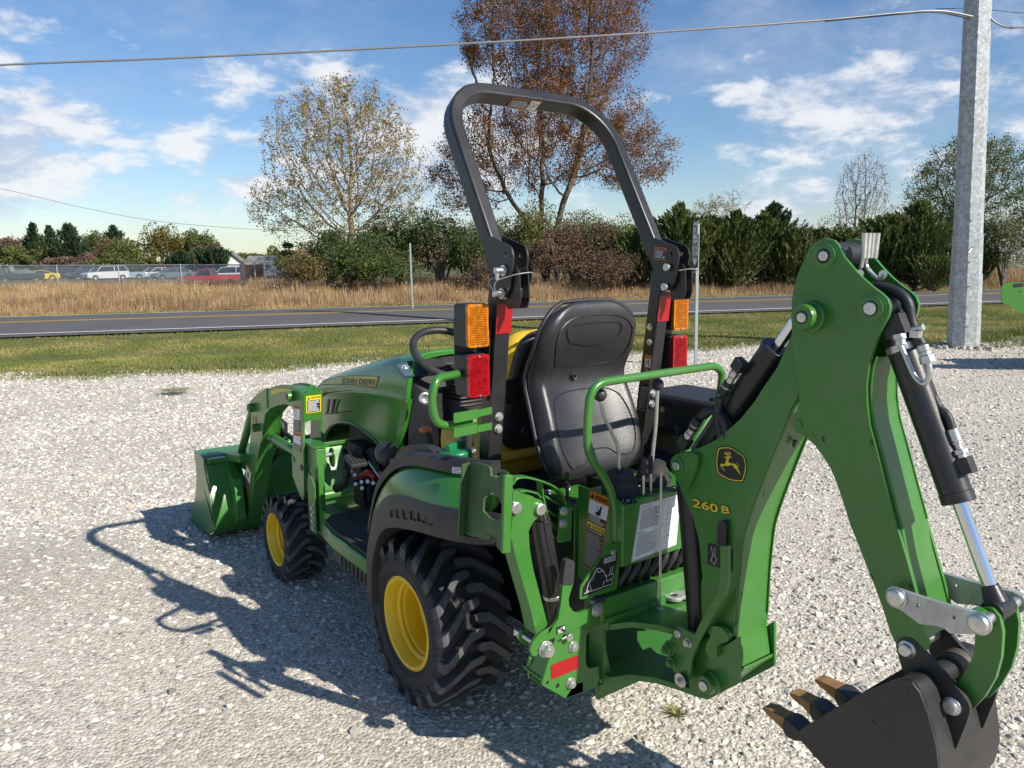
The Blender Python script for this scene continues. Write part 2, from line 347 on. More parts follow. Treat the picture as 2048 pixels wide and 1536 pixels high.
# ================================================================== SETTING
RU = Vector((.9516, -.3073, 0)); RN = Vector((.3073, .9516, 0))      # along the road, across the road
def road(s, n, z=0): q = RU*s+RN*n; q.z = z; return q
rng = np.random.default_rng(5)
def hill(n, s):
    """height of the open ground as a function of distance across (n) and along (s) the road"""
    z = -.055*np.clip((n-1.5)/1.5, 0, 1)*(n < 30)
    z = z-.12*np.exp(-((n-14.6)/2.0)**2)                  # shallow ditch in the verge
    z = z+.02*np.clip((n-17)/1.2, 0, 1)
    z = np.where(n > 26, -.05-.25*np.exp(-((n-30)/2.5)**2), z)
    return z
def ground_mat(name, kind):
    m = bpy.data.materials.new(name); m.use_nodes = True; t = m.node_tree; b = t.nodes['Principled BSDF']; b.inputs['Roughness'].default_value = .95; b.inputs['Specular IOR Level'].default_value = .2
    tc = t.nodes.new('ShaderNodeTexCoord'); ln = t.links
    def noi(sc, det=5, ro=.6):
        n = t.nodes.new('ShaderNodeTexNoise'); n.inputs['Scale'].default_value = sc; n.inputs['Detail'].default_value = det; n.inputs['Roughness'].default_value = ro; ln.new(tc.outputs['Object'], n.inputs['Vector']); return n.outputs[0]
    def ramp(src, stops):
        r = t.nodes.new('ShaderNodeValToRGB'); e = r.color_ramp.elements
        while len(e) < len(stops): e.new(.5)
        for k, (p_, c_) in enumerate(stops): e[k].position = p_; e[k].color = (*c_, 1)
        ln.new(src, r.inputs[0]); return r.outputs[0]
    def mix(f, a, b_, ty='MIX'):
        n = t.nodes.new('ShaderNodeMix'); n.data_type = 'RGBA'; n.blend_type = ty
        if isinstance(f, float): n.inputs['Factor'].default_value = f
        else: ln.new(f, n.inputs['Factor'])
        ln.new(a, n.inputs['A']); ln.new(b_, n.inputs['B']); return n.outputs['Result']
    if kind == 'gravel':
        v = t.nodes.new('ShaderNodeTexVoronoi'); v.inputs['Scale'].default_value = 75; ln.new(tc.outputs['Object'], v.inputs['Vector'])
        sp = t.nodes.new('ShaderNodeSeparateColor'); ln.new(v.outputs['Color'], sp.inputs[0])
        c1 = ramp(sp.outputs[0], [(0, (.34, .31, .265)), (.35, (.48, .445, .385)), (.7, (.57, .53, .46)), (1, (.66, .62, .55))])
        big = ramp(noi(.55, 6), [(.35, (.86, .84, .80)), (.65, (1.05, 1.03, 1.0))]); c2 = mix(1.0, c1, big, 'MULTIPLY')
        ln.new(c2, b.inputs['Base Color'])
        bp = t.nodes.new('ShaderNodeBump'); bp.inputs['Strength'].default_value = 1; bp.inputs['Distance'].default_value = .006; inv = t.nodes.new('ShaderNodeMath'); inv.operation = 'SUBTRACT'; inv.inputs[0].default_value = 1; ln.new(v.outputs['Distance'], inv.inputs[1])
        ln.new(inv.outputs[0], bp.inputs['Height']); ln.new(bp.outputs[0], b.inputs['Normal'])
    elif kind == 'soil':
        ln.new(ramp(noi(3, 8), [(.3, (.075, .07, .03)), (.55, (.12, .115, .05)), (.75, (.17, .15, .08))]), b.inputs['Base Color'])
    elif kind == 'asphalt':
        f = ramp(noi(160, 3), [(.3, (.085, .084, .086)), (.7, (.135, .132, .130))]); st = ramp(noi(.6, 7), [(.35, (.88, .88, .90)), (.65, (1.1, 1.08, 1.05))])
        ln.new(mix(1.0, f, st, 'MULTIPLY'), b.inputs['Base Color']); b.inputs['Roughness'].default_value = .85
    return m
M['gravel'] = ground_mat('gravel_ground', 'gravel'); M['soil'] = ground_mat('soil_ground', 'soil'); M['asphalt'] = ground_mat('asphalt', 'asphalt')
def sheet(name, s0, s1, n0, n1, ds, dn, zf, m, kind='structure', dz=0, s_shift=None):
    ns = max(2, int((s1-s0)/ds)+1); nn = max(2, int((n1-n0)/dn)+1); ss = np.linspace(s0, s1, ns); nns = np.linspace(n0, n1, nn)
    mb = MB(); vs = []
    for a in ss:
        for i, b in enumerate(nns):
            b2 = b+(s_shift(a) if s_shift and i in (0,) else 0)
            p = road(a, b2); vs.append((p.x, p.y, float(zf(b2, a))+dz))
    fs = [(i*nn+j, (i+1)*nn+j, (i+1)*nn+j+1, i*nn+j+1) for i in range(ns-1) for j in range(nn-1)]
    mb.add(vs, fs); o = mb.build(name, m, smooth=180); tag(o, kind=kind); return o
def edge(s):   # ragged boundary between the gravel lot and the verge
    return 10.35-.023*(s-2)+.25*math.sin(s*.9)+.16*math.sin(s*2.3+1)+(-1.55*math.exp(-((s-12.2)/2.6)**2))
zf = lambda n, s: float(hill(np.array(n), s))
sheet('ground', -400, 700, -60, 900, 40, 30, lambda n, s: -.45, 'soil')
lot_ground = sheet('gravel_lot', -25, 45, -14, 9.0, 1.2, .5, zf, 'gravel')
# ragged tongue of gravel under the verge edge
mb = MB(); vs = []; ss = np.arange(-25, 45.01, .25)
for a in ss:
    for b in (8.995, edge(a)+.12): p = road(a, b); vs.append((p.x, p.y, zf(b, a)+.002))
mb.add(vs, [(i*2, i*2+2, i*2+3, i*2+1) for i in range(len(ss)-1)]); tag(mb.build('gravel_lot_margin', 'gravel', smooth=180), kind='structure')
sheet('verge', -60, 90, 8.2, 18.0, .8, .35, lambda n, s: zf(n, s)-.012, 'soil')
# the lot ground reaches under the verge; verge soil starts below it, grass covers the joint
CR = .075
def crown(n): return CR*(1-abs(n-22.05)/3.95) if abs(n-22.05) < 3.95 else -.02
R0, R1 = 18.0, 26.1
rd = sheet('road', -160, 260, R0, R1, 6, 1.3497, lambda n, s: .01+crown(n), 'asphalt')
M['roadwhite'] = mat('road_paint_white', (.70, .70, .68), .7, noise_amt=.12, nscale=12); M['roadyellow'] = mat('road_paint_yellow', (.62, .36, .03), .7, noise_amt=.15, nscale=12)
for nm, n0, wd_, mm in (('white_road_line', 18.42, .13, 'roadwhite'), ('white_road_line', 25.55, .13, 'roadwhite'), ('yellow_road_line', 21.86, .12, 'roadyellow'), ('yellow_road_line', 22.12, .12, 'roadyellow')):
    tag(sheet(nm, -160, 260, n0, n0+wd_, 6, wd_, lambda n, s: .01+crown(n)+.004, mm), kind='structure')
sheet('field', -200, 320, 26.1, 130, 6, 1.5, lambda n, s: zf(n, s)-.02, 'soil')

# ---- loose crushed stone on the lot
def stones():
    # footprint: what the lens sees of the lot, plus a margin for other viewpoints
    mb = MB(); vs = []; cols = 90; rows = 60; ok = {}
    me = bpy.data.meshes.new('loose_gravel'); V = []; F = []; D = []; GR = []
    base = Vector((CAM.x, CAM.y, 0))
    ds = np.concatenate([np.linspace(1.0, 5, 26), np.linspace(5.3, 12, 22), np.linspace(12.6, 24, 18)])
    an = np.linspace(-1.05, 1.0, 80)
    idx = {}
    for i, d in enumerate(ds):
        for j, a in enumerate(an):
            q = base+FH*d+RH*(d*a*.86); n = q.dot(RN); s = q.dot(RU)
            idx[i, j] = len(V); V.append((q.x, q.y, zf(n, s)-.004)); 
            inside = n < edge(s)+.05
            dens = 0 if not inside else (7000 if d < 3.4 else 7000*(3.4/d)**1.7)
            pn = noise.noise(Vector((q.x*.55, q.y*.55, 0)))+.5*noise.noise(Vector((q.x*1.6, q.y*1.6, 3)))
            # packed, finer strip where wheels have run (front left of the picture)
            dens *= max(.25, min(1.25, .85+pn*.9))
            e_ = ((q.x+1.75)/.95)**2+((q.y-1.3)/1.9)**2+pn*.7       # packed fines where the wheels turn
            dens *= max(.30, min(1, (e_-.30)*1.1))
            D.append(dens); GR.append(1.0 if d < 3.4 else (d/3.4)**.42)
    for i in range(len(ds)-1):
        for j in range(len(an)-1): F.append((idx[i, j], idx[i, j+1], idx[i+1, j+1], idx[i+1, j]))
    me.from_pydata(V, [], F); at_ = me.attributes.new('dens', 'FLOAT', 'POINT'); at_.data.foreach_set('value', D); at_ = me.attributes.new('grow', 'FLOAT', 'POINT'); at_.data.foreach_set('value', GR)
    o = bpy.data.objects.new('loose_gravel', me); COL.objects.link(o); tag(o, 'pale grey crushed stone gravel covering the lot around the tractor', 'gravel', kind='stuff')
    m = bpy.data.materials.new('crushed_stone'); m.use_nodes = True; t = m.node_tree; b = t.nodes['Principled BSDF']; b.inputs['Roughness'].default_value = .9; b.inputs['Specular IOR Level'].default_value = .25
    oi = t.nodes.new('ShaderNodeObjectInfo'); cr = t.nodes.new('ShaderNodeValToRGB'); e = cr.color_ramp.elements
    stops = [(0, (.17, .165, .16)), (.12, (.33, .315, .29)), (.32, (.47, .44, .385)), (.6, (.57, .53, .46)), (.85, (.65, .62, .55)), (.985, (.72, .69, .62)), (1, (.52, .38, .26))]
    while len(e) < len(stops): e.new(.5)
    for k, (p_, c_) in enumerate(stops): e[k].position = p_; e[k].color = (*c_, 1)
    at2 = t.nodes.new('ShaderNodeAttribute'); at2.attribute_type = 'INSTANCER'; at2.attribute_name = 'tone'
    t.links.new(at2.outputs['Fac'], cr.inputs[0])
    tc = t.nodes.new('ShaderNodeTexCoord'); n1 = t.nodes.new('ShaderNodeTexNoise'); n1.inputs['Scale'].default_value = 1.3; n1.inputs['Detail'].default_value = 5; t.links.new(tc.outputs['Object'], n1.inputs['Vector'])
    mr = t.nodes.new('ShaderNodeMapRange'); mr.inputs[3].default_value = .8; mr.inputs[4].default_value = 1.18; t.links.new(n1.outputs[0], mr.inputs[0])
    mx = t.nodes.new('ShaderNodeMix'); mx.data_type = 'RGBA'; mx.blend_type = 'MULTIPLY'; mx.inputs['Factor'].default_value = 1; t.links.new(cr.outputs[0], mx.inputs['A']); t.links.new(mr.outputs[0], mx.inputs['B'])
    t.links.new(mx.outputs['Result'], b.inputs['Base Color']); me.materials.append(m)
    g = bpy.data.node_groups.new('scatter_stones', 'GeometryNodeTree'); g.interface.new_socket('Geometry', in_out='INPUT', socket_type='NodeSocketGeometry'); g.interface.new_socket('Geometry', in_out='OUTPUT', socket_type='NodeSocketGeometry')
    n = g.nodes; l = g.links; gi = n.new('NodeGroupInput'); go = n.new('NodeGroupOutput')
    dp = n.new('GeometryNodeDistributePointsOnFaces'); da = n.new('GeometryNodeInputNamedAttribute'); da.data_type = 'FLOAT'; da.inputs['Name'].default_value = 'dens'
    l.new(gi.outputs[0], dp.inputs['Mesh']); l.new(da.outputs['Attribute'], dp.inputs['Density'])
    jn = n.new('GeometryNodeGeometryToInstance')
    for k in range(7):
        ic = n.new('GeometryNodeMeshIcoSphere'); ic.inputs['Radius'].default_value = 1; ic.inputs['Subdivisions'].default_value = 1 if k % 2 else 2
        sp = n.new('GeometryNodeSetPosition'); rv = n.new('FunctionNodeRandomValue'); rv.data_type = 'FLOAT_VECTOR'
        a_ = .34 if k % 2 else .16
        rv.inputs['Min'].default_value = (-a_,)*3; rv.inputs['Max'].default_value = (a_,)*3; rv.inputs['Seed'].default_value = 11*k+3
        l.new(ic.outputs['Mesh'], sp.inputs['Geometry']); l.new(rv.outputs['Value'], sp.inputs['Offset'])
        tr = n.new('GeometryNodeTransform'); tr.inputs['Scale'].default_value = ((1.25, .9, .62), (1., 1., .7), (1.4, .8, .55), (1.1, .95, .8), (1.3, 1, .5), (.95, 1.1, .75), (1.6, .75, .5))[k]
        sm = n.new('GeometryNodeSetMaterial'); sm.inputs['Material'].default_value = m
        l.new(sp.outputs[0], tr.inputs['Geometry']); l.new(tr.outputs[0], sm.inputs['Geometry']); l.new(sm.outputs[0], jn.inputs[0])
    ip = n.new('GeometryNodeInstanceOnPoints'); ip.inputs['Pick Instance'].default_value = True
    l.new(dp.outputs['Points'], ip.inputs['Points']); l.new(jn.outputs[0], ip.inputs['Instance'])
    ri = n.new('FunctionNodeRandomValue'); ri.data_type = 'INT'; ri.inputs['Min'].default_value = 0; ri.inputs['Max'].default_value = 6; ri.inputs['Seed'].default_value = 4
    l.new([o_ for o_ in ri.outputs if o_.type == 'INT'][0], ip.inputs['Instance Index'])
    rr = n.new('FunctionNodeRandomValue'); rr.data_type = 'FLOAT_VECTOR'; rr.inputs['Min'].default_value = (-.7, -.7, 0); rr.inputs['Max'].default_value = (.7, .7, 6.28); rr.inputs['Seed'].default_value = 8
    l.new(rr.outputs['Value'], ip.inputs['Rotation'])
    rs = n.new('FunctionNodeRandomValue'); rs.data_type = 'FLOAT'; rs.inputs[2].default_value = 0; rs.inputs[3].default_value = 1; rs.inputs['Seed'].default_value = 21
    pw = n.new('ShaderNodeMath'); pw.operation = 'POWER'; pw.inputs[1].default_value = 4.2; l.new(rs.outputs[1], pw.inputs[0])
    ma = n.new('ShaderNodeMath'); ma.operation = 'MULTIPLY_ADD'; ma.inputs[1].default_value = .0098; ma.inputs[2].default_value = .0052; l.new(pw.outputs[0], ma.inputs[0])
    # stones kept further off are a little larger so that the cover stays closed where fewer are laid
    da2 = n.new('GeometryNodeInputNamedAttribute'); da2.data_type = 'FLOAT'; da2.inputs['Name'].default_value = 'grow'
    pw2 = n.new('ShaderNodeMath'); pw2.operation = 'POWER'; pw2.inputs[1].default_value = 160; l.new(rs.outputs[1], pw2.inputs[0]); mb2 = n.new('ShaderNodeMath'); mb2.operation = 'MULTIPLY_ADD'; mb2.inputs[1].default_value = .006; l.new(pw2.outputs[0], mb2.inputs[0]); l.new(ma.outputs[0], mb2.inputs[2]); ma = mb2
    m2 = n.new('ShaderNodeMath'); m2.operation = 'MULTIPLY'; l.new(ma.outputs[0], m2.inputs[0]); l.new(da2.outputs['Attribute'], m2.inputs[1])
    l.new(m2.outputs[0], ip.inputs['Scale'])
    st = n.new('GeometryNodeStoreNamedAttribute'); st.data_type = 'FLOAT'; st.domain = 'INSTANCE'; st.inputs['Name'].default_value = 'tone'
    rt = n.new('FunctionNodeRandomValue'); rt.data_type = 'FLOAT'; rt.inputs[2].default_value = 0; rt.inputs[3].default_value = 1; rt.inputs['Seed'].default_value = 77
    l.new(ip.outputs[0], st.inputs['Geometry']); l.new(rt.outputs[1], st.inputs['Value'])
    l.new(st.outputs[0], go.inputs[0])
    md = o.modifiers.new('scatter', 'NODES'); md.node_group = g
stones()

# ---- grass and weeds as real blades (one blade = one or two triangles)
def rand_island_mat(name, stops, rough=.7, trans=.0, patch=None):
    m = bpy.data.materials.new(name); m.use_nodes = True; t = m.node_tree; b = t.nodes['Principled BSDF']; b.inputs['Roughness'].default_value = rough; b.inputs['Specular IOR Level'].default_value = .25
    ge = t.nodes.new('ShaderNodeNewGeometry'); cr = t.nodes.new('ShaderNodeValToRGB'); e = cr.color_ramp.elements
    while len(e) < len(stops): e.new(.5)
    for k, (p_, c_) in enumerate(stops): e[k].position = p_; e[k].color = (*c_, 1)
    src = ge.outputs['Random Per Island']
    if patch:
        tc = t.nodes.new('ShaderNodeTexCoord'); n = t.nodes.new('ShaderNodeTexNoise'); n.inputs['Scale'].default_value = patch; n.inputs['Detail'].default_value = 5; t.links.new(tc.outputs['Object'], n.inputs['Vector'])
        mr = t.nodes.new('ShaderNodeMapRange'); mr.inputs[1].default_value = .36; mr.inputs[2].default_value = .64; t.links.new(n.outputs[0], mr.inputs[0])
        mm = t.nodes.new('ShaderNodeMath'); mm.operation = 'MULTIPLY_ADD'; mm.inputs[1].default_value = .45; t.links.new(src, mm.inputs[0])
        m3 = t.nodes.new('ShaderNodeMath'); m3.operation = 'MULTIPLY'; m3.inputs[1].default_value = .55; t.links.new(mr.outputs[0], m3.inputs[0]); t.links.new(m3.outputs[0], mm.inputs[2]); src = mm.outputs[0]
    t.links.new(src, cr.inputs[0]); t.links.new(cr.outputs[0], b.inputs['Base Color'])
    if trans:
        tr = t.nodes.new('ShaderNodeBsdfTranslucent'); t.links.new(cr.outputs[0], tr.inputs[0]); mx = t.nodes.new('ShaderNodeMixShader'); mx.inputs[0].default_value = trans
        t.links.new(b.outputs[0], mx.inputs[1]); t.links.new(tr.outputs[0], mx.inputs[2]); t.links.new(mx.outputs[0], t.nodes['Material Output'].inputs[0])
    return m
def npmesh(name, V, F, m, parent=None):
    me = bpy.data.meshes.new(name); V = np.asarray(V, np.float32); F = np.asarray(F, np.int32); k = F.shape[1]
    me.vertices.add(len(V)); me.vertices.foreach_set('co', V.ravel()); me.loops.add(F.size); me.loops.foreach_set('vertex_index', F.ravel())
    me.polygons.add(len(F)); me.polygons.foreach_set('loop_start', np.arange(0, F.size, k, dtype=np.int32)); me.polygons.foreach_set('loop_total', np.full(len(F), k, np.int32))
    me.materials.append(m); me.update(); me.validate(); o = bpy.data.objects.new(name, me); COL.objects.link(o)
    if parent: o.parent = parent; o.matrix_parent_inverse = Matrix.Translation(-Vector(parent_loc(parent)))
    return o
def blades(name, pos, h, wd_, m, lean=.5, label='', cat=''):
    n = len(pos); th = rng.uniform(0, 2*np.pi, n); ld = rng.uniform(0, 2*np.pi, n); l_ = rng.uniform(0, lean, n)*h
    dx = np.stack([np.cos(th), np.sin(th), np.zeros(n)], 1)*(wd_/2)[:, None]; tip = pos.copy(); tip[:, 0] += np.cos(ld)*l_; tip[:, 1] += np.sin(ld)*l_; tip[:, 2] += h
    V = np.empty((n*3, 3)); V[0::3] = pos-dx; V[1::3] = pos+dx; V[2::3] = tip
    o = npmesh(name, V, np.arange(n*3).reshape(-1, 3), m); return tag(o, label, cat, kind='stuff')
def roadpts(n, s0, s1, n0, n1, depth_w=True):
    s = rng.uniform(s0, s1, n); q = rng.uniform(n0, n1, n); p = np.stack([RU.x*s+RN.x*q, RU.y*s+RN.y*q, np.zeros(n)], 1); p[:, 2] = hill(q, s)-.02; return p, s, q
M['lawn'] = rand_island_mat('mown_grass', [(0, (0.090, 0.117, 0.027)), (.35, (0.150, 0.200, 0.041)), (.62, (0.255, 0.262, 0.068)), (.85, (0.450, 0.359, 0.135)), (1, (0.600, 0.469, 0.230))], patch=.55, trans=.15)
M['fringe'] = rand_island_mat('weedy_grass', [(0, (0.058, 0.098, 0.024)), (.5, (0.117, 0.156, 0.036)), (1, (0.286, 0.234, 0.096))], patch=1.2, trans=.15)
M['drygrass'] = rand_island_mat('dry_tall_grass', [(0, (0.125, 0.077, 0.045)), (.3, (0.250, 0.159, 0.090)), (.55, (0.413, 0.277, 0.146)), (.8, (0.550, 0.389, 0.213)), (.93, (0.275, 0.248, 0.090)), (1, (0.650, 0.519, 0.336))], patch=.35, trans=.2)
def lawn():
    p, s, q = roadpts(520000, -16, 33, 8.2, 18.0)
    ed = np.array([edge(a) for a in s]); keep = (q > ed-.25+rng.uniform(-.25, .25, len(q)))
    rel = p[:, :2]-np.array([CAM.x, CAM.y]); dep = rel@np.array([FH.x, FH.y]); lat = rel@np.array([RH.x, RH.y]); keep &= np.abs(lat) < dep*.78+1.5
    p, q, s = p[keep], q[keep], s[keep]
    h = rng.uniform(.025, .058, len(p))*(1+.35*np.sin(q*2.1)); w_ = rng.uniform(.009, .017, len(p))
    blades('mown_grass', p, h, w_, M['lawn'], .8, 'short green and straw coloured grass of the verge before the road', 'grass')
    p, s, q = roadpts(60000, -16, 33, 8.0, 11.0); ed = np.array([edge(a) for a in s]); keep = (q > ed-.35+rng.uniform(-.2, .3, len(q))) & (q < ed+.8); p = p[keep]
    blades('weed_fringe', p, rng.uniform(.04, .13, len(p)), rng.uniform(.012, .025, len(p)), M['fringe'], .9, 'darker weedy fringe of grass along the gravel edge', 'grass')
lawn()
def tallgrass():
    n = 330000; s = rng.uniform(-16, 62, n); q = 27.3+(rng.uniform(0, 1, n)**1.5)*26; p = np.stack([RU.x*s+RN.x*q, RU.y*s+RN.y*q, np.zeros(n)], 1); p[:, 2] = hill(q, s)-.02
    rel = p[:, :2]-np.array([CAM.x, CAM.y]); dep = rel@np.array([FH.x, FH.y]); lat = rel@np.array([RH.x, RH.y]); keep = np.abs(lat) < dep*.74+2
    cl = np.sin(s*.8+q*.31)*np.sin(q*.9-s*.23)+.6*np.sin(s*2.1+q*1.7); hh = (.55+.16*cl+rng.normal(0, .13, n))*np.clip((q-26.9)/2.2, .3, 1)
    hh = np.clip(hh, .18, 1.15); keep &= hh > .1
    blades('tall_dry_grass', p[keep], hh[keep], rng.uniform(.018, .045, n)[keep], M['drygrass'], .35, 'tall straw and russet coloured grass of the field beyond the road', 'tall grass')
    p, s, q = roadpts(60000, -16, 62, 26.15, 28.0); blades('far_verge_grass', p, rng.uniform(.05, .16, len(p)), rng.uniform(.02, .04, len(p)), M['lawn'], .7, 'green strip of grass along the far road edge', 'grass')
    # seed heads and forbs catching the light
    n = 4500; s = rng.uniform(-16, 62, n); q = 28+rng.uniform(0, 1, n)*22; p = np.stack([RU.x*s+RN.x*q, RU.y*s+RN.y*q, rng.uniform(.3, .75, n)], 1)
    blades('seed_heads', p, rng.uniform(.04, .09, n), rng.uniform(.03, .06, n), M['seed'], .5, 'pale seed heads standing above the dry field grass', 'seed heads')
M['seed'] = rand_island_mat('seed_heads', [(0, (.26, .19, .12)), (.7, (.40, .33, .22)), (1, (.55, .50, .40))])
tallgrass()

# ---- trees and shrubs
M['bark'] = mat('bark', (.12, .095, .07), .9, noise_amt=.4, nscale=6, bump=.6, bscale=20)
M['paleb'] = mat('pale_bark', (.24, .19, .13), .9, noise_amt=.4, nscale=6)
M['greyb'] = mat('grey_twigs', (.17, .15, .13), .9, noise_amt=.3)
LF = {
 'yellow': rand_island_mat('yellowing_leaves', [(0, (0.110, 0.077, 0.028)), (.3, (0.242, 0.165, 0.055)), (.6, (0.396, 0.275, 0.077)), (.85, (0.220, 0.220, 0.066)), (1, (0.506, 0.374, 0.132))], trans=.35),
 'red': rand_island_mat('red_brown_leaves', [(0, (0.103, 0.040, 0.023)), (.35, (0.218, 0.086, 0.040)), (.65, (0.333, 0.138, 0.057)), (.88, (0.161, 0.138, 0.040)), (1, (0.391, 0.230, 0.092))], trans=.35),
 'olive': rand_island_mat('olive_leaves', [(0, (0.053, 0.068, 0.022)), (.5, (0.112, 0.135, 0.038)), (.9, (0.195, 0.195, 0.053)), (1, (0.360, 0.270, 0.075))], trans=.25, patch=.5),
 'darkgreen': rand_island_mat('dark_green_leaves', [(0, (0.026, 0.043, 0.014)), (.5, (0.058, 0.094, 0.026)), (.9, (0.102, 0.145, 0.043)), (1, (0.290, 0.217, 0.072))], trans=.2, patch=.7),
 'cedar': rand_island_mat('cedar_foliage', [(0, (0.038, 0.056, 0.018)), (.5, (0.096, 0.126, 0.035)), (.9, (0.166, 0.189, 0.056)), (1, (0.245, 0.210, 0.088))], trans=.15, patch=.6),
 'pine': rand_island_mat('pine_needles', [(0, (0.016, 0.034, 0.017)), (.6, (0.036, 0.065, 0.029)), (1, (0.065, 0.098, 0.039))], trans=.1),
 'gold': rand_island_mat('golden_leaves', [(0, (.25, .13, .02)), (.5, (.46, .28, .04)), (1, (.55, .40, .08))], trans=.35),
 'brown': rand_island_mat('brown_brush_leaves', [(0, (0.068, 0.047, 0.034)), (.5, (0.155, 0.101, 0.068)), (.85, (0.243, 0.155, 0.108)), (1, (0.162, 0.162, 0.068))], trans=.2, patch=.6),
 'white': rand_island_mat('white_seed_plumes', [(0, (.42, .42, .36)), (1, (.75, .74, .68))], trans=.3),
 'crimson': rand_island_mat('crimson_leaves', [(0, (0.132, 0.033, 0.022)), (1, (0.330, 0.077, 0.044))], trans=.3),
}
def leaf_cloud(name, C_, size, m, parent, stretch=1.0, dirs=None, wd_=.6):
    n = len(C_); size = size*rng.uniform(.6, 1.3, n); a = rng.normal(size=(n, 3)) if dirs is None else dirs+rng.normal(0, .33, (n, 3)); a /= np.linalg.norm(a, axis=1)[:, None]; b = np.cross(a, rng.normal(size=(n, 3))); b /= np.linalg.norm(b, axis=1)[:, None]
    a *= size[:, None]*stretch; b *= size[:, None]*wd_
    V = np.empty((n*4, 3)); V[0::4] = C_-a*.5; V[1::4] = C_+b*.5-a*.05; V[2::4] = C_+a*.5; V[3::4] = C_-b*.5+a*.05
    return npmesh(name, V, np.arange(n*4).reshape(-1, 4), m, parent)
def limbs(mb, base, h, trunk_r, spread, levels=5, seed=1, fork=.28, up=.55, forks0=3, lean=(0, 0)):
    """recursive branching; returns tips (position, direction)"""
    rg = random.Random(seed); tips = []
    def grow(p, d, ln, r, lv):
        segs = 4 if lv < 3 else 3; path = [p]; rs = [r]; q = p.copy(); dd = d.copy()
        for i in range(segs):
            dd = (dd+Vector((rg.gauss(0, .10), rg.gauss(0, .10), rg.gauss(0, .05)+(.05 if lv > 1 else 0)))).normalized(); q = q+dd*(ln/segs); path.append(q.copy()); rs.append(r*(1-.42*(i+1)/segs))
        mb.tube(path, rs, 8 if lv == 0 else 5 if lv < 3 else 3, caps=False)
        if lv >= levels: tips.append((q, dd)); tips.append((path[-2], dd)); return
        k = forks0 if lv == 0 else rg.choice((2, 3, 3))
        for i in range(k):
            ang = rg.uniform(.25, .75)*(spread if lv < 2 else 1.0); az = 2*math.pi*(i+rg.uniform(-.25, .25))/k+lv*1.3
            a = dd.orthogonal().normalized(); b = dd.cross(a); nd = (dd*math.cos(ang)+(a*math.cos(az)+b*math.sin(az))*math.sin(ang)+Vector((0, 0, up*.25))).normalized()
            grow(q, nd, ln*rg.uniform(.62, .85), rs[-1]*rg.uniform(.6, .8), lv+1)
        if 1 <= lv < levels:                       # side shoots along the limb
            for i in range(1, segs):
                if rg.random() < .75:
                    az = rg.uniform(0, 6.28); a = dd.orthogonal().normalized(); b = dd.cross(a); nd = (dd*.5+(a*math.cos(az)+b*math.sin(az))*.85+Vector((0, 0, .15))).normalized()
                    grow(path[i], nd, ln*rg.uniform(.4, .6), rs[i]*.45, max(lv+2, levels-1))
    grow(Vector(base), Vector((lean[0], lean[1], 1)).normalized(), h*fork, trunk_r, 0); return tips
def tree(label, base, h, trunk_r, spread, leaf, nleaf, lsize, seed, levels=5, fork=.28, cl=.35, bark='bark', group=None, forks0=3, name='tree', lean=(0, 0), extra=None):
    t = empty(name, base, label, 'tree', group); mb = MB()
    tips = limbs(mb, base, h, trunk_r, spread, levels, seed, fork, forks0=forks0, lean=lean)
    top = max(p.z for p, d in tips)-base[2]; sc = h/top           # scale to the wanted height
    mb.v = [(base[0]+(x-base[0])*sc, base[1]+(y-base[1])*sc, base[2]+(z-base[2])*sc) for x, y, z in mb.v]
    T = np.array([[base[0]+(p.x-base[0])*sc, base[1]+(p.y-base[1])*sc, base[2]+(p.z-base[2])*sc] for p, d in tips])
    mb.build('trunk', bark, t, smooth=60)
    if nleaf:
        k = rng.integers(0, len(T), nleaf); C_ = T[k]+rng.normal(0, cl, (nleaf, 3)); leaf_cloud('crown', C_, lsize, LF[leaf], t)
        if extra: k = rng.integers(0, len(T), extra[1]); leaf_cloud('crown', T[k]+rng.normal(0, cl, (extra[1], 3)), lsize, LF[extra[0]], t)
    return t
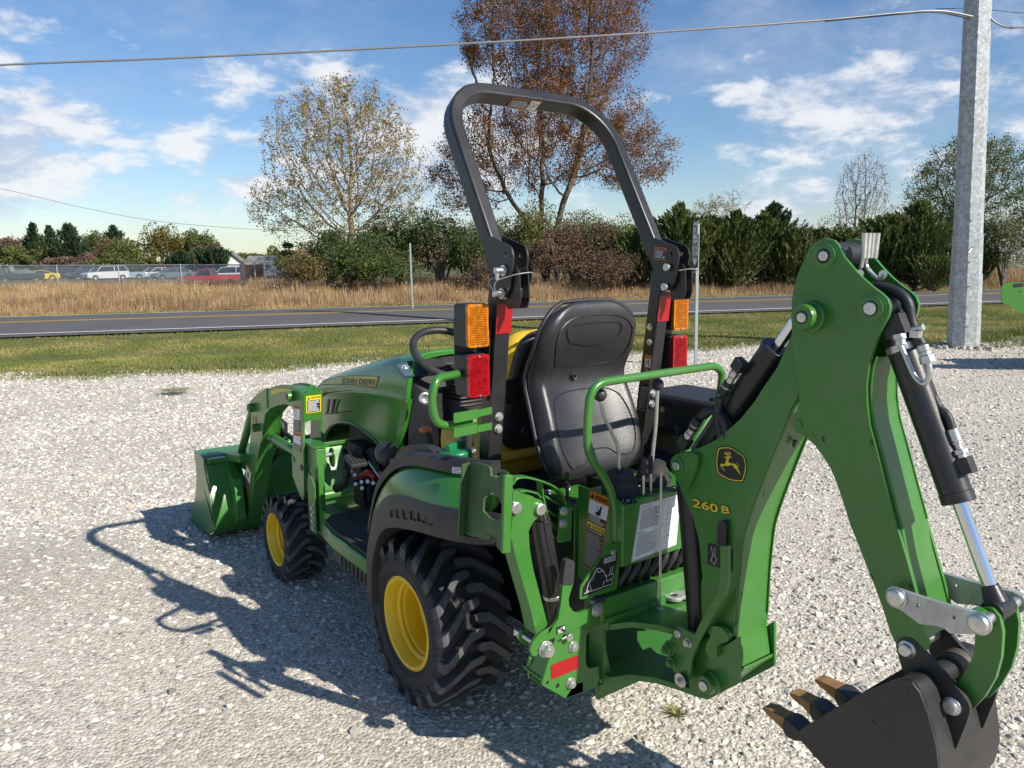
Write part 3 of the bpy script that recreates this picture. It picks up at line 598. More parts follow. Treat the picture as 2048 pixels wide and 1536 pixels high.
def grown(label, base, z0, ells, ndens, leaf, nleaf, lsize, seed, step=.42, r_tip=.010, leaders=1, bark='bark', group=None, name='deciduous_tree', cl=.16, extra=None, bare=.0, pipe=2.25):
    """a tree grown towards points scattered in its crown volume. ells: (cx, cy, cz, rx, ry, rz) relative to the base"""
    t = empty(name, base, label, 'tree', group); rg = np.random.default_rng(seed); B_ = np.array(base)
    pts = []
    for (cx_, cy_, cz_, rx_, ry_, rz_, n) in ells:
        d = rg.normal(size=(n*ndens, 3)); d /= np.linalg.norm(d, axis=1)[:, None]; d *= (rg.uniform(0.02, 1, n*ndens)**(1/2.4))[:, None]; pts.append(d*[rx_, ry_, rz_]+[cx_, cy_, cz_])
    A_ = np.concatenate(pts); A_ = A_[A_[:, 2] > z0*.75]
    nodes = [np.array([0., 0., 0.])]; par = [-1]; h0 = A_[:, 2].min()
    ends = []
    for k in range(leaders):
        a = 2*math.pi*k/leaders+rg.uniform(0, 1); last = 0; p = nodes[0]; dr = np.array([math.cos(a)*.16*(leaders > 1), math.sin(a)*.16*(leaders > 1), 1.])
        for i in range(int(z0/step)+1):
            dr = dr+rg.normal(0, .05, 3)*[1, 1, 0]; q = p+dr/np.linalg.norm(dr)*step; nodes.append(q); par.append(last); last = len(nodes)-1; p = q
    Nn = np.array(nodes); near = np.full(len(A_), -1); dist = np.full(len(A_), 1e9)
    def upd(new_idx):
        for c0 in range(0, len(new_idx), 256):
            idx = new_idx[c0:c0+256]; D_ = np.linalg.norm(A_[:, None, :]-Nn[idx][None, :, :], axis=2); j = D_.argmin(1); dd = D_[np.arange(len(A_)), j]; m = dd < dist; dist[m] = dd[m]; near[m] = idx[j[m]]
    upd(np.arange(len(Nn))); kill = step*1.15
    for it in range(140):
        if len(A_) == 0: break
        g = {}; v = A_-Nn[near]; v /= (np.linalg.norm(v, axis=1)[:, None]+1e-9); acc = np.zeros((len(Nn), 3)); np.add.at(acc, near, v); act = np.unique(near)
        dirs = acc[act]; dirs /= (np.linalg.norm(dirs, axis=1)[:, None]+1e-9); dirs += rg.normal(0, .13, dirs.shape); dirs[:, 2] += .04; dirs /= np.linalg.norm(dirs, axis=1)[:, None]
        new = Nn[act]+dirs*step; k0 = len(Nn); Nn = np.concatenate([Nn, new]); par += list(act); ni = np.arange(k0, len(Nn)); upd(ni)
        keep = dist > kill; A_ = A_[keep]; dist = dist[keep]; near = near[keep]
        if len(Nn) > 14000: break
    n = len(Nn); par = np.array(par); w_ = np.zeros(n); kids = [[] for _ in range(n)]
    for i in range(1, n): kids[par[i]].append(i)
    for i in range(n-1, -1, -1):
        if not kids[i]: w_[i] = r_tip**pipe
        if par[i] >= 0: w_[par[i]] += w_[i]
    R_ = w_**(1/pipe); mb = MB(); tips = [i for i in range(n) if R_[i] < r_tip*2.3]
    # chains
    stack = [(0, [0])]
    while stack:
        i, ch = stack.pop()
        while kids[i]:
            ks = sorted(kids[i], key=lambda q: -R_[q]); 
            for o_ in ks[1:]: stack.append((o_, [i, o_]))
            i = ks[0]; ch.append(i)
        if len(ch) > 1:
            rs = [float(R_[q]) for q in ch]
            if len(ch) > 1 and rs[0] > rs[1]*1.6: rs[0] = rs[1]*1.15
            ps_ = [Vector(Nn[q]+B_) for q in ch]; k = 8 if rs[0] > .07 else 5 if rs[0] > .025 else 3; mb.tube(ps_, rs, k, caps=False)
    cell = {}; keep_ = []
    for i in tips:
        c_ = tuple(np.floor(Nn[i]/.45).astype(int)); cell[c_] = cell.get(c_, 0)+1
        if cell[c_] <= 5: keep_.append(i)
    tips = keep_; T = Nn[tips]+B_
    # fine twigs beyond the tips
    tw = rg.integers(0, len(T), len(T)*2); dv_ = rg.normal(0, 1, (len(tw), 3)); dv_[:, 2] += .3; dv_ /= np.linalg.norm(dv_, axis=1)[:, None]; ln_ = rg.uniform(.3, .9, len(tw))*step
    sd_ = np.cross(dv_, rg.normal(size=dv_.shape)); sd_ /= np.linalg.norm(sd_, axis=1)[:, None]; sd_ *= r_tip*.75; p0 = T[tw]; p1 = p0+dv_*ln_[:, None]; k = len(mb.v)
    mb.build('trunk', bark, t, smooth=60); V_ = np.empty((len(tw)*3, 3)); V_[0::3] = p0-sd_; V_[1::3] = p0+sd_; V_[2::3] = p1; npmesh('twigs', V_, np.arange(len(tw)*3).reshape(-1, 3), M[bark], t)['kind'] = 'stuff'
    if nleaf:
        T2 = np.concatenate([T, p1]); wts = rg.uniform(0, 1, len(T2))**2.2; wts[rg.uniform(0, 1, len(T2)) < bare] = 0; wts /= wts.sum(); k = rg.choice(len(T2), nleaf, p=wts); leaf_cloud('crown', T2[k]+rg.normal(0, cl, (nleaf, 3)), lsize, LF[leaf], t)
        if extra: k = rg.choice(len(T2), extra[1], p=wts); leaf_cloud('crown', T2[k]+rg.normal(0, cl, (extra[1], 3)), lsize, LF[extra[0]], t)
    return t
def ell(px, py, wpx, hpx, dep, bpx, n, zb=-.05, wd_=1.0):
    """crown volume sighted in the photograph: centre and half sizes"""
    k = dep/1545; off = (px-bpx)*k*1.05; q = RH*off; return (q.x, q.y, H(px, py, dep)-zb, wpx*k*wd_, wpx*k*wd_, hpx*k, n)
def blob(n, c, r, seed, hollow=.55, lumps=9):
    """points in a lumpy volume: uneven outline, clumps with gaps between"""
    rg = np.random.default_rng(seed); L_ = rg.normal(size=(lumps*3, 3)); L_ /= np.linalg.norm(L_, axis=1)[:, None]; L_[:, 2] = np.abs(L_[:, 2])*1.0-.15
    cen = L_*rg.uniform(.35, .95, (lumps*3, 1)); rad = rg.uniform(.16, .42, lumps*3); k = rg.integers(0, len(cen), n)
    d = rg.normal(size=(n, 3)); d /= np.linalg.norm(d, axis=1)[:, None]; p = cen[k]+d*(rad[k]*rg.uniform(hollow, 1, n)**.6)[:, None]
    p[:, 2] = np.maximum(p[:, 2], -.95); return np.array(c)+p*np.array(r)
def shrub(label, base, wd_, h, leaf, n, size, seed, cat='shrub', name='shrub', group=None, mixl=None, stems='greyb'):
    t = empty(name, base, label, cat, group); mb = MB(); rg = random.Random(seed)
    for k in range(9):
        a = rg.uniform(0, 6.28); e = Vector(base)+Vector((math.cos(a)*wd_*.3*rg.random(), math.sin(a)*wd_*.3*rg.random(), h*rg.uniform(.5, .95))); mid = Vector(base)*.5+e*.5+Vector((rg.gauss(0, .1), rg.gauss(0, .1), 0))
        mb.tube([Vector(base), mid, e], [.05*h/3+.01, .03*h/3+.008, .008], 5, caps=False)
    mb.build('stems', stems, t, smooth=60)
    C_ = blob(n, (base[0], base[1], base[2]+h*.46), (wd_*.52, wd_*.52, h*.54), seed)
    leaf_cloud('crown', C_, size, LF[leaf], t)
    if mixl: C2 = blob(mixl[1], (base[0], base[1], base[2]+h*.46), (wd_*.53, wd_*.53, h*.55), seed+1); leaf_cloud('crown', C2, size, LF[mixl[0]], t)
    return t
def cedar(label, base, wd_, h, n, size, seed, leaf='cedar', name='cedar_tree', group=None, power=.8, tiers=0):
    t = empty(name, base, label, 'evergreen tree', group); mb = MB(); b = Vector(base); mb.tube([b, b+Vector((0, 0, h*.5)), b+Vector((0, 0, h*.97))], [wd_*.045, wd_*.03, .012], 7, caps=False)
    rg = np.random.default_rng(seed); m_ = int(70+h*14)
    # sprays: upswept branchlets along the trunk, each ending in a feathery point
    m_ = int(110+h*20)
    zt = rg.uniform(.0, 1, m_)**1.15; az = rg.uniform(0, 2*np.pi, m_); prof_c = np.where(zt < .18, .72+zt*1.5, ((1-zt)/.82)**power); rad = prof_c*wd_*.5*rg.uniform(.62, 1.2, m_)+.02*wd_
    if tiers: zt = (np.floor(zt*tiers)+rg.normal(0, .10, m_))/tiers; zt = np.clip(zt, .02, 1); rad = (1-zt)**power*wd_*.5*rg.uniform(.7, 1.25, m_)+.03*wd_
    k = rg.integers(0, m_, n); f = rg.uniform(.05, 1, n)**.55; rise = (1.05 if not tiers else -.12); z = zt[k]*h*.93+f**1.3*rad[k]*rise; C_ = np.stack([np.cos(az[k])*rad[k]*f, np.sin(az[k])*rad[k]*f, z], 1)
    C_ += rg.normal(0, 1, (n, 3))*(np.array([.035, .035, .045])*wd_*((1.05-f)*.9+.10)[:, None]); C_ += np.array(base); C_[:, 2] = np.maximum(C_[:, 2], base[2]+.02)
    for j in range(0, m_, 2): p0 = b+Vector((0, 0, float(zt[j]*h*.9))); mb.tube([p0, p0+Vector((math.cos(az[j])*rad[j]*.9, math.sin(az[j])*rad[j]*.9, rad[j]*(.45 if not tiers else 0)))], [wd_*.012, .006], 4, caps=False)
    dr_ = np.stack([np.cos(az[k])*.8, np.sin(az[k])*.8, np.full(n, 1.15 if not tiers else .1)], 1)
    mb.build('trunk', 'bark', t, smooth=60); leaf_cloud('crown', C_, size, LF[leaf], t, stretch=2.3, dirs=dr_, wd_=.55); return t
def G(px, dep, z=-.05): q = at(px, dep, z); return (q.x, q.y, z)
def H(px, py, dep): return hgt(px, py, dep)
# the two deciduous trees behind the cab guard
b = G(690, 40); grown('sparse tree with yellow leaves and pale forked trunk left of the tall russet tree', b, 3.0, [ell(690, 290, 150, 130, 40, 690, 7), ell(580, 410, 80, 62, 40, 690, 2), ell(775, 370, 80, 90, 40, 690, 2), ell(690, 400, 120, 70, 40, 690, 2)], 330, 'yellow', 22000, .105, 12, step=.30, r_tip=.0085, bark='paleb', leaders=1, bare=.25, cl=.12)
b = G(1092, 46); grown('tallest tree, thin russet leaves on several upright dark trunks behind the roll bar', b, 3.6, [ell(1108, 50, 185, 165, 46, 1092, 9), ell(1105, 260, 195, 120, 46, 1092, 5), ell(1245, 310, 95, 70, 46, 1092, 2), ell(955, 350, 95, 80, 46, 1092, 2)], 230, 'red', 120000, .108, 31, step=.42, r_tip=.0105, leaders=3, bare=.05, cl=.20, extra=('crimson', 9000))
b = G(1722, 62); grown('bare grey tree standing alone left of the steel pole', b, 2.5, [ell(1715, 395, 52, 92, 62, 1722, 5)], 330, 'brown', 3500, .10, 5, step=.36, r_tip=.012, bark='greyb', leaders=2, name='bare_tree')
b = G(1925, 46); grown('wide olive tree with thinning crown behind the steel pole', b, 2.5, [ell(1930, 355, 105, 80, 46, 1925, 6), ell(1855, 400, 50, 50, 46, 1925, 2)], 240, 'olive', 17000, .11, 8, step=.36, r_tip=.011, leaders=2, bare=.3)
b = G(1420, 75); grown('thin grey-gold tree far behind the cedars', b, 3, [ell(1420, 430, 45, 38, 75, 1420, 4)], 100, 'yellow', 2200, .14, 17, step=.5, r_tip=.016, bark='greyb')
b = G(1460, 80); grown('thin bare tree with one high spike behind the cedars', b, 3, [ell(1462, 430, 35, 55, 80, 1460, 3)], 90, 'brown', 300, .14, 18, step=.5, r_tip=.018, bark='greyb', name='bare_tree')
# understorey behind the dry grass, from left to right
for (px, dep, wpx, top, leaf, n, size, mixl, lab) in [
  (608, 36.5, 90, 520, 'yellow', 2600, .12, ('brown', 1500), 'low yellowing bush in front of the small shed roof'),
  (655, 37.5, 170, 470, 'darkgreen', 7000, .13, ('olive', 2500), 'dark holly bush under the sparse yellow tree'),
  (745, 37.5, 150, 500, 'darkgreen', 5500, .13, ('olive', 2500), 'low bright leaved bush right of the yellow tree trunk'),
  (700, 41, 130, 462, 'darkgreen', 4500, .15, ('brown', 1200), 'dark bush close behind the pale forked trunk'),
  (800, 41.5, 150, 440, 'darkgreen', 6000, .15, ('olive', 1500), 'dense dark shrub behind the thin marker post'),
  (880, 40.5, 150, 432, 'darkgreen', 6500, .15, ('brown', 900), 'large dark shrub left of the roll bar'),
  (955, 40, 130, 462, 'darkgreen', 4500, .14, ('olive', 2000), 'dark shrub seen through the left leg of the roll bar'),
  (985, 37.5, 100, 528, 'brown', 3200, .11, None, 'leafless maroon brush left of the folded hinge plates'),
  (1055, 42, 150, 425, 'olive', 6500, .15, ('brown', 1500), 'mixed green shrub under the russet tree'),
  (1120, 39.5, 140, 470, 'brown', 6500, .13, ('crimson', 250), 'purple-brown brush mound in the middle of the roll bar'),
  (1180, 40.5, 150, 440, 'brown', 5500, .14, ('olive', 2600), 'brown and green brush right of the russet trunk'),
  (1205, 37.5, 140, 510, 'brown', 4500, .12, None, 'low brown brush behind the black seat'),
  (1255, 40, 120, 455, 'olive', 4500, .14, ('darkgreen', 1800), 'green shrub inside the right leg of the roll bar'),
  (1560, 55, 60, 440, 'gold', 2200, .16, None, 'small golden tree top between the dark evergreens'),
  (1703, 54, 50, 452, 'gold', 1500, .16, ('olive', 700), 'small golden tree right of the tall evergreen row'),
  (1610, 50, 110, 440, 'olive', 4500, .16, None, 'round olive tree behind the cedars, left'),
  (1655, 52, 110, 432, 'olive', 4500, .16, None, 'round olive tree behind the cedars, right'),
  (1770, 50, 120, 415, 'olive', 5000, .16, ('gold', 250), 'olive tree with a few yellow leaves left of the pole'),
  (2010, 40, 110, 428, 'white', 1700, .13, ('olive', 3600), 'shrub covered in white plumes right of the pole'),
  (1975, 48, 150, 400, 'darkgreen', 5500, .17, ('olive', 1500), 'dark tree mass behind the white plumed shrub'),
  (1900, 44, 110, 425, 'darkgreen', 5000, .16, None, 'dark shrub just left of the steel pole'),
  (2085, 42, 150, 360, 'olive', 6000, .16, ('darkgreen', 2500), 'tall olive tree at the right edge of the view'),
  (1490, 47, 130, 460, 'olive', 4000, .15, None, 'olive brush between two cedars'),
  (1350, 46, 100, 440, 'olive', 3500, .15, None, 'olive brush behind the first cedar')]:
    b = G(px, dep); shrub(lab, b, wpx*dep/1545*1.08, H(px, top-24 if dep < 46 else top, dep)+.05, leaf, int(n*1.7), size*.74, int(px*3+dep), mixl=(mixl[0], int(mixl[1]*1.7)) if mixl else None)
for (px, dep, wpx, top, n, size, pw, lab) in [
  (1300, 39, 105, 432, 5200, .13, .55, 'leftmost cedar of the row right of the roll bar'),
  (1357, 38, 120, 405, 6800, .13, .6, 'cedar with a pointed top left of the route sign'),
  (1335, 43, 100, 445, 4200, .13, .6, 'cedar half hidden behind the pointed one'),
  (1418, 39, 120, 432, 6500, .13, .5, 'bushy cedar behind the route sign'),
  (1470, 38.5, 110, 418, 6500, .13, .6, 'tall cedar right of the route sign'),
  (1525, 39.5, 120, 428, 6200, .13, .55, 'cedar left of the green backhoe boom head'),
  (1578, 39, 110, 455, 4200, .13, .5, 'low cedar beside the backhoe boom head'),
  (1640, 40, 120, 462, 4600, .13, .5, 'low broad cedar behind the boom head'),
  (1705, 39, 120, 470, 5000, .13, .5, 'cedar right of the steel cylinder tops'),
  (1775, 38.5, 130, 430, 6500, .13, .5, 'broad pale green cedar left of the pole'),
  (1835, 38, 120, 400, 7500, .13, .5, 'tall pale cedar nearest the pole'),
  (1872, 36.5, 80, 520, 2600, .12, .45, 'small bushy cedar at the foot of the row by the pole'),
  (1940, 41, 100, 470, 3000, .14, .5, 'cedar behind the steel pole')]:
    b = G(px, dep); cedar(lab, b, wpx*dep/1545*1.30, H(px, top, dep)*1.0+.12, int(n*1.9), size*.85, int(px+dep*7), power=pw+.38, group='cedars in the row beyond the road')
for (px, dep, wpx, top, leaf, lab) in [(1010, 44, 150, 440, 'olive', 'olive thicket behind the left leg of the roll bar'), (1150, 44.5, 150, 425, 'olive', 'olive thicket low behind the russet trunks'), (1225, 43.5, 130, 430, 'olive', 'olive thicket inside the roll bar on the right'), (1310, 45, 130, 430, 'olive', 'olive thicket behind the right hinge plates'), (930, 44, 130, 425, 'olive', 'olive thicket left of the roll bar'), (1395, 45, 120, 440, 'olive', 'olive thicket close behind the route sign'), (1680, 45, 150, 450, 'olive', 'olive thicket behind the backhoe head tube'), (1800, 45, 150, 430, 'olive', 'olive thicket behind the pale cedars left of the pole')]:
    b = G(px, dep); shrub(lab, b, wpx*dep/1545*1.15, H(px, top, dep), leaf, 9000, .115, int(px*2+7), mixl=('darkgreen', 2500))
b = G(1545, 66); cedar('dark spruce standing above the cedars in the distance', b, 125*66/1545, H(1545, 398, 66), 7500, .17, 4, leaf='pine', name='spruce_tree', power=.95, tiers=0)
b = G(578, 60); cedar('dark spruce behind the small shed', b, 60*60/1545, H(578, 470, 60), 2200, .2, 9, leaf='pine', name='spruce_tree', power=.8, tiers=7)
# distant tree line behind the parked cars
FAR = [(-40, 120, 90, 470, 'olive'), (10, 125, 75, 468, 'olive'), (40, 118, 66, 455, 'brown'), (30, 112, 60, 490, 'olive'), (80, 118, 60, 480, 'olive'), (192, 120, 70, 466, 'olive'), (222, 112, 60, 480, 'brown'),
       (250, 110, 78, 470, 'olive'), (178, 105, 60, 508, 'brown'), (120, 105, 80, 512, 'brown'), (215, 102, 70, 505, 'olive'), (325, 112, 84, 440, 'yellowgreen'), (374, 116, 60, 452, 'olive'),
       (400, 108, 68, 458, 'olive'), (425, 104, 50, 480, 'brown'), (300, 100, 66, 510, 'olive'), (440, 112, 40, 498, 'olive'), (385, 98, 56, 510, 'brown'), (355, 100, 50, 505, 'darkgreen'), (280, 104, 50, 516, 'olive'), (520, 120, 60, 500, 'olive'), (550, 110, 50, 495, 'olive'), (490, 128, 70, 505, 'olive')]
LF['yellowgreen'] = rand_island_mat('yellow_green_leaves', [(0, (.07, .075, .015)), (.5, (.15, .14, .03)), (1, (.25, .20, .05))], trans=.25)
WORD = {'olive': 'olive green', 'brown': 'brownish', 'yellowgreen': 'yellow-green', 'darkgreen': 'dark green'}
WHERE = {-40: 'beyond the left edge of the fence', 10: 'at the left end of the far line', 40: 'with bare upper twigs near the left end', 30: 'low in front of the leftmost ones', 80: 'before the dark spruces', 192: 'just right of the dark spruces', 222: 'rounded, right of the spruces',
         250: 'right of the single pine top', 178: 'low behind the dark parked car', 120: 'low beneath the spruces', 215: 'low behind the white car', 325: 'tallest of the pair above the parked cars', 374: 'pale, between two darker crowns', 400: 'round with an orange edge left of the white gable',
         425: 'grey and half bare left of the gable', 300: 'low behind the pale blue car', 440: 'small, left of the white gable', 385: 'low grey behind the dark cars', 355: 'dark and low in the gap', 280: 'low in the wide gap', 520: 'behind the shed roof', 550: 'right of the shed roof', 490: 'behind the white gable'}
for i, (px, dep, wpx, top, leaf) in enumerate(FAR):
    b = G(px, dep); shrub(f'distant {WORD[leaf]} tree {WHERE[px]}', b, wpx*dep/1545*1.15, H(px, top, dep)+.1, leaf, 4600, .30, 100+i, cat='tree', name='distant_tree', group='distant trees behind the parked cars')
for (px, dep, wpx, top, lab) in [(74, 118, 40, 444, 'distant dark spruce, left one of the four'), (105, 120, 40, 450, 'distant dark spruce, second of the four'), (143, 116, 56, 446, 'distant dark spruce, widest of the four'), (232, 124, 50, 450, 'distant dark pine top above a round tree'), (362, 96, 40, 508, 'low dark juniper behind the parked cars'), (430, 92, 56, 505, 'dark juniper beside the white gable')]:
    b = G(px, dep); cedar(lab, b, wpx*dep/1545*1.3, H(px, top, dep)+.3, 3800, .30, px, leaf='pine', name='spruce_tree', power=.85, tiers=0, group='distant evergreens behind the parked cars')

# weeds pushing through the gravel
def weed(label, px, py, r, n, seed, up=.5):
    q = P(px, py, Z=-.01); rg = np.random.default_rng(seed); p = np.zeros((n, 3)); a = rg.uniform(0, 6.28, n); d = rg.uniform(0, r*.4, n); p[:, 0] = q.x+np.cos(a)*d; p[:, 1] = q.y+np.sin(a)*d; p[:, 2] = .0
    V = np.empty((n*3, 3)); w_ = .003; t = np.stack([-np.sin(a)*w_, np.cos(a)*w_, np.zeros(n)], 1); V[0::3] = p-t; V[1::3] = p+t; l_ = rg.uniform(.4, 1, n)*r; V[2::3] = p+np.stack([np.cos(a)*l_, np.sin(a)*l_, rg.uniform(.2, 1, n)*r*up], 1)
    o = npmesh('weed', V, np.arange(n*3).reshape(-1, 3), M['weed']); tag(o, label, 'weed')
M['weed'] = rand_island_mat('weed_blades', [(0, (.10, .13, .03)), (.6, (.20, .23, .06)), (1, (.38, .32, .14))])
weed('small pale grass tuft in the gravel between the tractor and the digging bucket', 1350, 1432, .055, 70, 3)
weed('flat weed patch in the gravel near the lawn, left', 350, 782, .30, 300, 5, .12)
weed('flat weed patch in the gravel near the lawn, right of the left one', 545, 782, .28, 260, 6, .12)
# ================================================================== BUILT THINGS IN THE DISTANCE
# ---- galvanised transmission pole
M['galv'] = mat('galvanised_steel', (.40, .42, .43), .55, .35, noise_amt=.22, nscale=9, bump=.1, bscale=30)
def spangle(m):
    t = m.node_tree; b = t.nodes['Principled BSDF']; tc = t.nodes.new('ShaderNodeTexCoord'); v = t.nodes.new('ShaderNodeTexVoronoi'); v.inputs['Scale'].default_value = 26; t.links.new(tc.outputs['Object'], v.inputs['Vector'])
    sp = t.nodes.new('ShaderNodeSeparateColor'); t.links.new(v.outputs['Color'], sp.inputs[0]); mr = t.nodes.new('ShaderNodeMapRange'); mr.inputs[3].default_value = .78; mr.inputs[4].default_value = 1.2; t.links.new(sp.outputs[0], mr.inputs[0])
    mx = t.nodes.new('ShaderNodeMix'); mx.data_type = 'RGBA'; mx.blend_type = 'MULTIPLY'; mx.inputs['Factor'].default_value = 1; old = b.inputs['Base Color'].links[0].from_socket; t.links.new(old, mx.inputs['A']); t.links.new(mr.outputs[0], mx.inputs['B']); t.links.new(mx.outputs['Result'], b.inputs['Base Color'])
spangle(M['galv'])
DP = 14.6; pb = at(1940, DP, -.12)
rb = 57/2/1545*DP
pole = empty('utility_pole', pb, 'eight-sided galvanised steel pole standing in the verge at the right', 'utility pole')
lean = RH*-.040
def prof(z): return rb*(1-.026*z)
rot = .12
def octring(z, k=1.0):
    c = pb+lean*z*1.0+Vector((0, 0, z)); r = prof(z)*k; return [c+Vector((math.cos(rot+math.pi*(2*i+1)/8)*r, math.sin(rot+math.pi*(2*i+1)/8)*r, 0)) for i in range(8)]
MB().loft([octring(0, 1.04), octring(1.45, 1.04)]).build('base_sleeve', 'galv', pole, smooth=20)
MB().loft([octring(1.40, 1.0), octring(2.18, 1.0)]).build('middle_section', 'galv', pole, smooth=20)
MB().loft([octring(2.1, .965), octring(14, .965)]).build('shaft', 'galv', pole, smooth=20)
def polept(px, py):   # point on the camera side of the pole
    z = hgt(px, py, DP-.3)-pb.z; return z
for (px, py) in ((1953, 26), (1951, 66), (1945, 197), (1944, 234), (1939, 364), (1938, 401)):
    z = polept(px, py); c = pb+lean*z+Vector((0, 0, z)); d = (CAM-c); d.z = 0; d.normalize(); c2 = c+d*prof(z)*.93
    MB().box(c2, (.07, .07, .05)).build('step_bracket', 'galv', pole, bevel=.004)
for (px, py) in ((1950, 441), (1946, 524), (1942, 573), (1940, 653)):
    z = polept(px, py); c = pb+lean*z+Vector((0, 0, z)); d = (CAM-c)+RH*3.0; d.z = 0; d.normalize(); c2 = c+d*prof(z)*.95
    MB().cyl(c2, c2+d*.055, .022, 10).build('ground_lug', 'zinc', pole)
z = polept(1960, 498); c = pb+lean*z+Vector((0, 0, z)); d = (CAM-c)+RH*4; d.z = 0; d.normalize(); c2 = c+d*prof(z)*.94
MB().tube([c2, c2+d*.08+Vector((0, 0, .03)), c2+d*.09+RH*.06+Vector((0, 0, .05))], .010, 6).tube([c2+d*.05, c2+d*.09-RH*.05+Vector((0, 0, -.06))], .010, 6).build('wire_clip', 'zinc', pole)
# ---- overhead lines
M['cable'] = mat('bare_aluminium_cable', (.30, .30, .30), .45, .5); M['wire'] = mat('dark_service_wire', (.03, .03, .03), .6)
def linepts(samples): return spline([P(*s[:2], pl=(at(1024, s[2]), FH)) for s in samples], 10)
near_cable = [(-900, 178, 13.5), (-300, 150, 13.6), (0, 130, 13.7), (330, 117, 13.8), (700, 99.5, 13.9), (1024, 82, 14.0), (1350, 62, 14.1), (1650, 40, 14.15), (1800, 26, 14.2), (1880, 22, 14.25), (1945, 33, 14.4)]
o = MB().tube(linepts(near_cable), .018, 8).build('overhead_cable', 'cable', smooth=60); tag(o, 'thick grey cable crossing the whole sky and ending at the steel pole', 'power line')
o = MB().tube(linepts([(1650, 42, 14.05), (1800, 28, 14.1), (1870, 24, 14.15), (1940, 37, 14.4)]), .014, 6).build('tail_wire', 'wire', smooth=60); tag(o, 'black wire lashed under the thick cable left of the pole', 'power line')
o = MB().tube(linepts([(1975, 30, 14.5), (1994, 47, 14.45), (2020, 55, 14.4), (2060, 53, 14.3), (2400, 30, 14)]), .018, 8).build('overhead_cable', 'cable', smooth=60); tag(o, 'thick grey cable drooping away to the right of the pole', 'power line')
o = MB().tube(linepts([(1870, 18, 15), (1950, 17, 15), (2048, 26, 15), (2300, 40, 15)]), .006, 6).build('thin_wire', 'wire', smooth=60); tag(o, 'thinnest wire passing behind the pole just under the picture top', 'power line')
o = MB().tube(linepts([(-300, 320, 60), (0, 377, 60), (160, 414, 62), (320, 443, 64), (512, 459, 66), (620, 462, 68)]), .014, 6).build('thin_wire', 'wire', smooth=60); tag(o, 'thin dark wire sagging across the low sky at the left', 'power line')
# ---- route sign assembly
M['signface'] = mat('sign_sheeting', (.62, .64, .66), .4, noise_amt=.04); M['signpost'] = mat('perforated_post_steel', (.42, .46, .48), .5, .4)
DS = 12.35; sb = at(1397, DS, -.10); HS = hgt(1400, 445, DS)
rs = empty('route_sign', sb, 'white JCT plate above a 35 route shield on a thin perforated post', 'road sign')
sdir = Vector((.62, .784, 0)).normalized()       # the plates are turned away and seen at a slant
nrm = Vector((sdir.y, -sdir.x, 0));  nrm = nrm if nrm.dot(CAM-sb) > 0 else -nrm
sv = sdir if sdir.dot(RH) > 0 else -sdir
top = HS; lean_s = -.012*RH
pc = lambda z: sb+Vector((0, 0, z-sb.z))+lean_s*(z-sb.z)
mb = MB(); zz = [sb.z-.1, top-.62]; mb.bar([pc(zz[0]), pc(zz[1]), pc(top-.02)], .045, .045, nrm); mb.build('post', 'signpost', rs, bevel=.004)
mb = MB(); z = sb.z+.1
while z < top-.7: q = pc(z)+nrm*.0225; mb.cyl(q, q+nrm*.0015, .0065, 8); z += .0508
mb.build('punched_holes', 'dblack', rs)['kind'] = 'stuff'
def signplate(zc, hw, hh): c = pc(zc)+nrm*.035; u = Vector((0, 0, 1)); return [c-sv*hw+u*hh, c+sv*hw+u*hh, c+sv*hw-u*hh, c-sv*hw-u*hh]
z1 = hgt(1400, 462, DS); h1 = .150; q = signplate(z1, .215, h1)
MB().prism(q, nrm*-.003).build('junction_plate', 'signface', rs, bevel=.001)
d = Decal(q, ['dblack', 'signface']); d.lift = .002; d.line([(.03, .05), (.97, .05), (.97, .95), (.03, .95), (.03, .05)], .035, 0, 0); d.text('JCT', .16, .18, .84, .84, 0, 1); d.build('junction_lettering', rs)
z2 = hgt(1400, 502, DS); q = signplate(z2, .26, .26)
MB().prism(q, nrm*-.003).build('shield_plate', 'dblack', rs, bevel=.001)
sh = [(.22, .04), (.30, .09), (.39, .05), (.5, .09), (.61, .05), (.70, .09), (.78, .04), (.93, .20), (.90, .30), (.95, .52), (.88, .74), (.72, .86), (.56, .91), (.5, .97), (.44, .91), (.28, .86), (.12, .74), (.05, .52), (.10, .30), (.07, .20)]
d = Decal(q, ['signface', 'dblack']); d.lift = .002; d.poly(sh, 0, 0); d.text('35', .18, .24, .82, .74, 1, 2); d.build('route_shield', rs)
# ---- thin marker post beyond the road
mk = at(823, 26.6, -.1); o = MB().bar([mk, Vector((mk.x, mk.y, hgt(821, 487, 26.6)))+RH*-.03], .05, .05, FH).build('marker_post', 'signpost', bevel=.004); tag(o, 'plain thin steel post beyond the road in front of the dark shrubs', 'post')
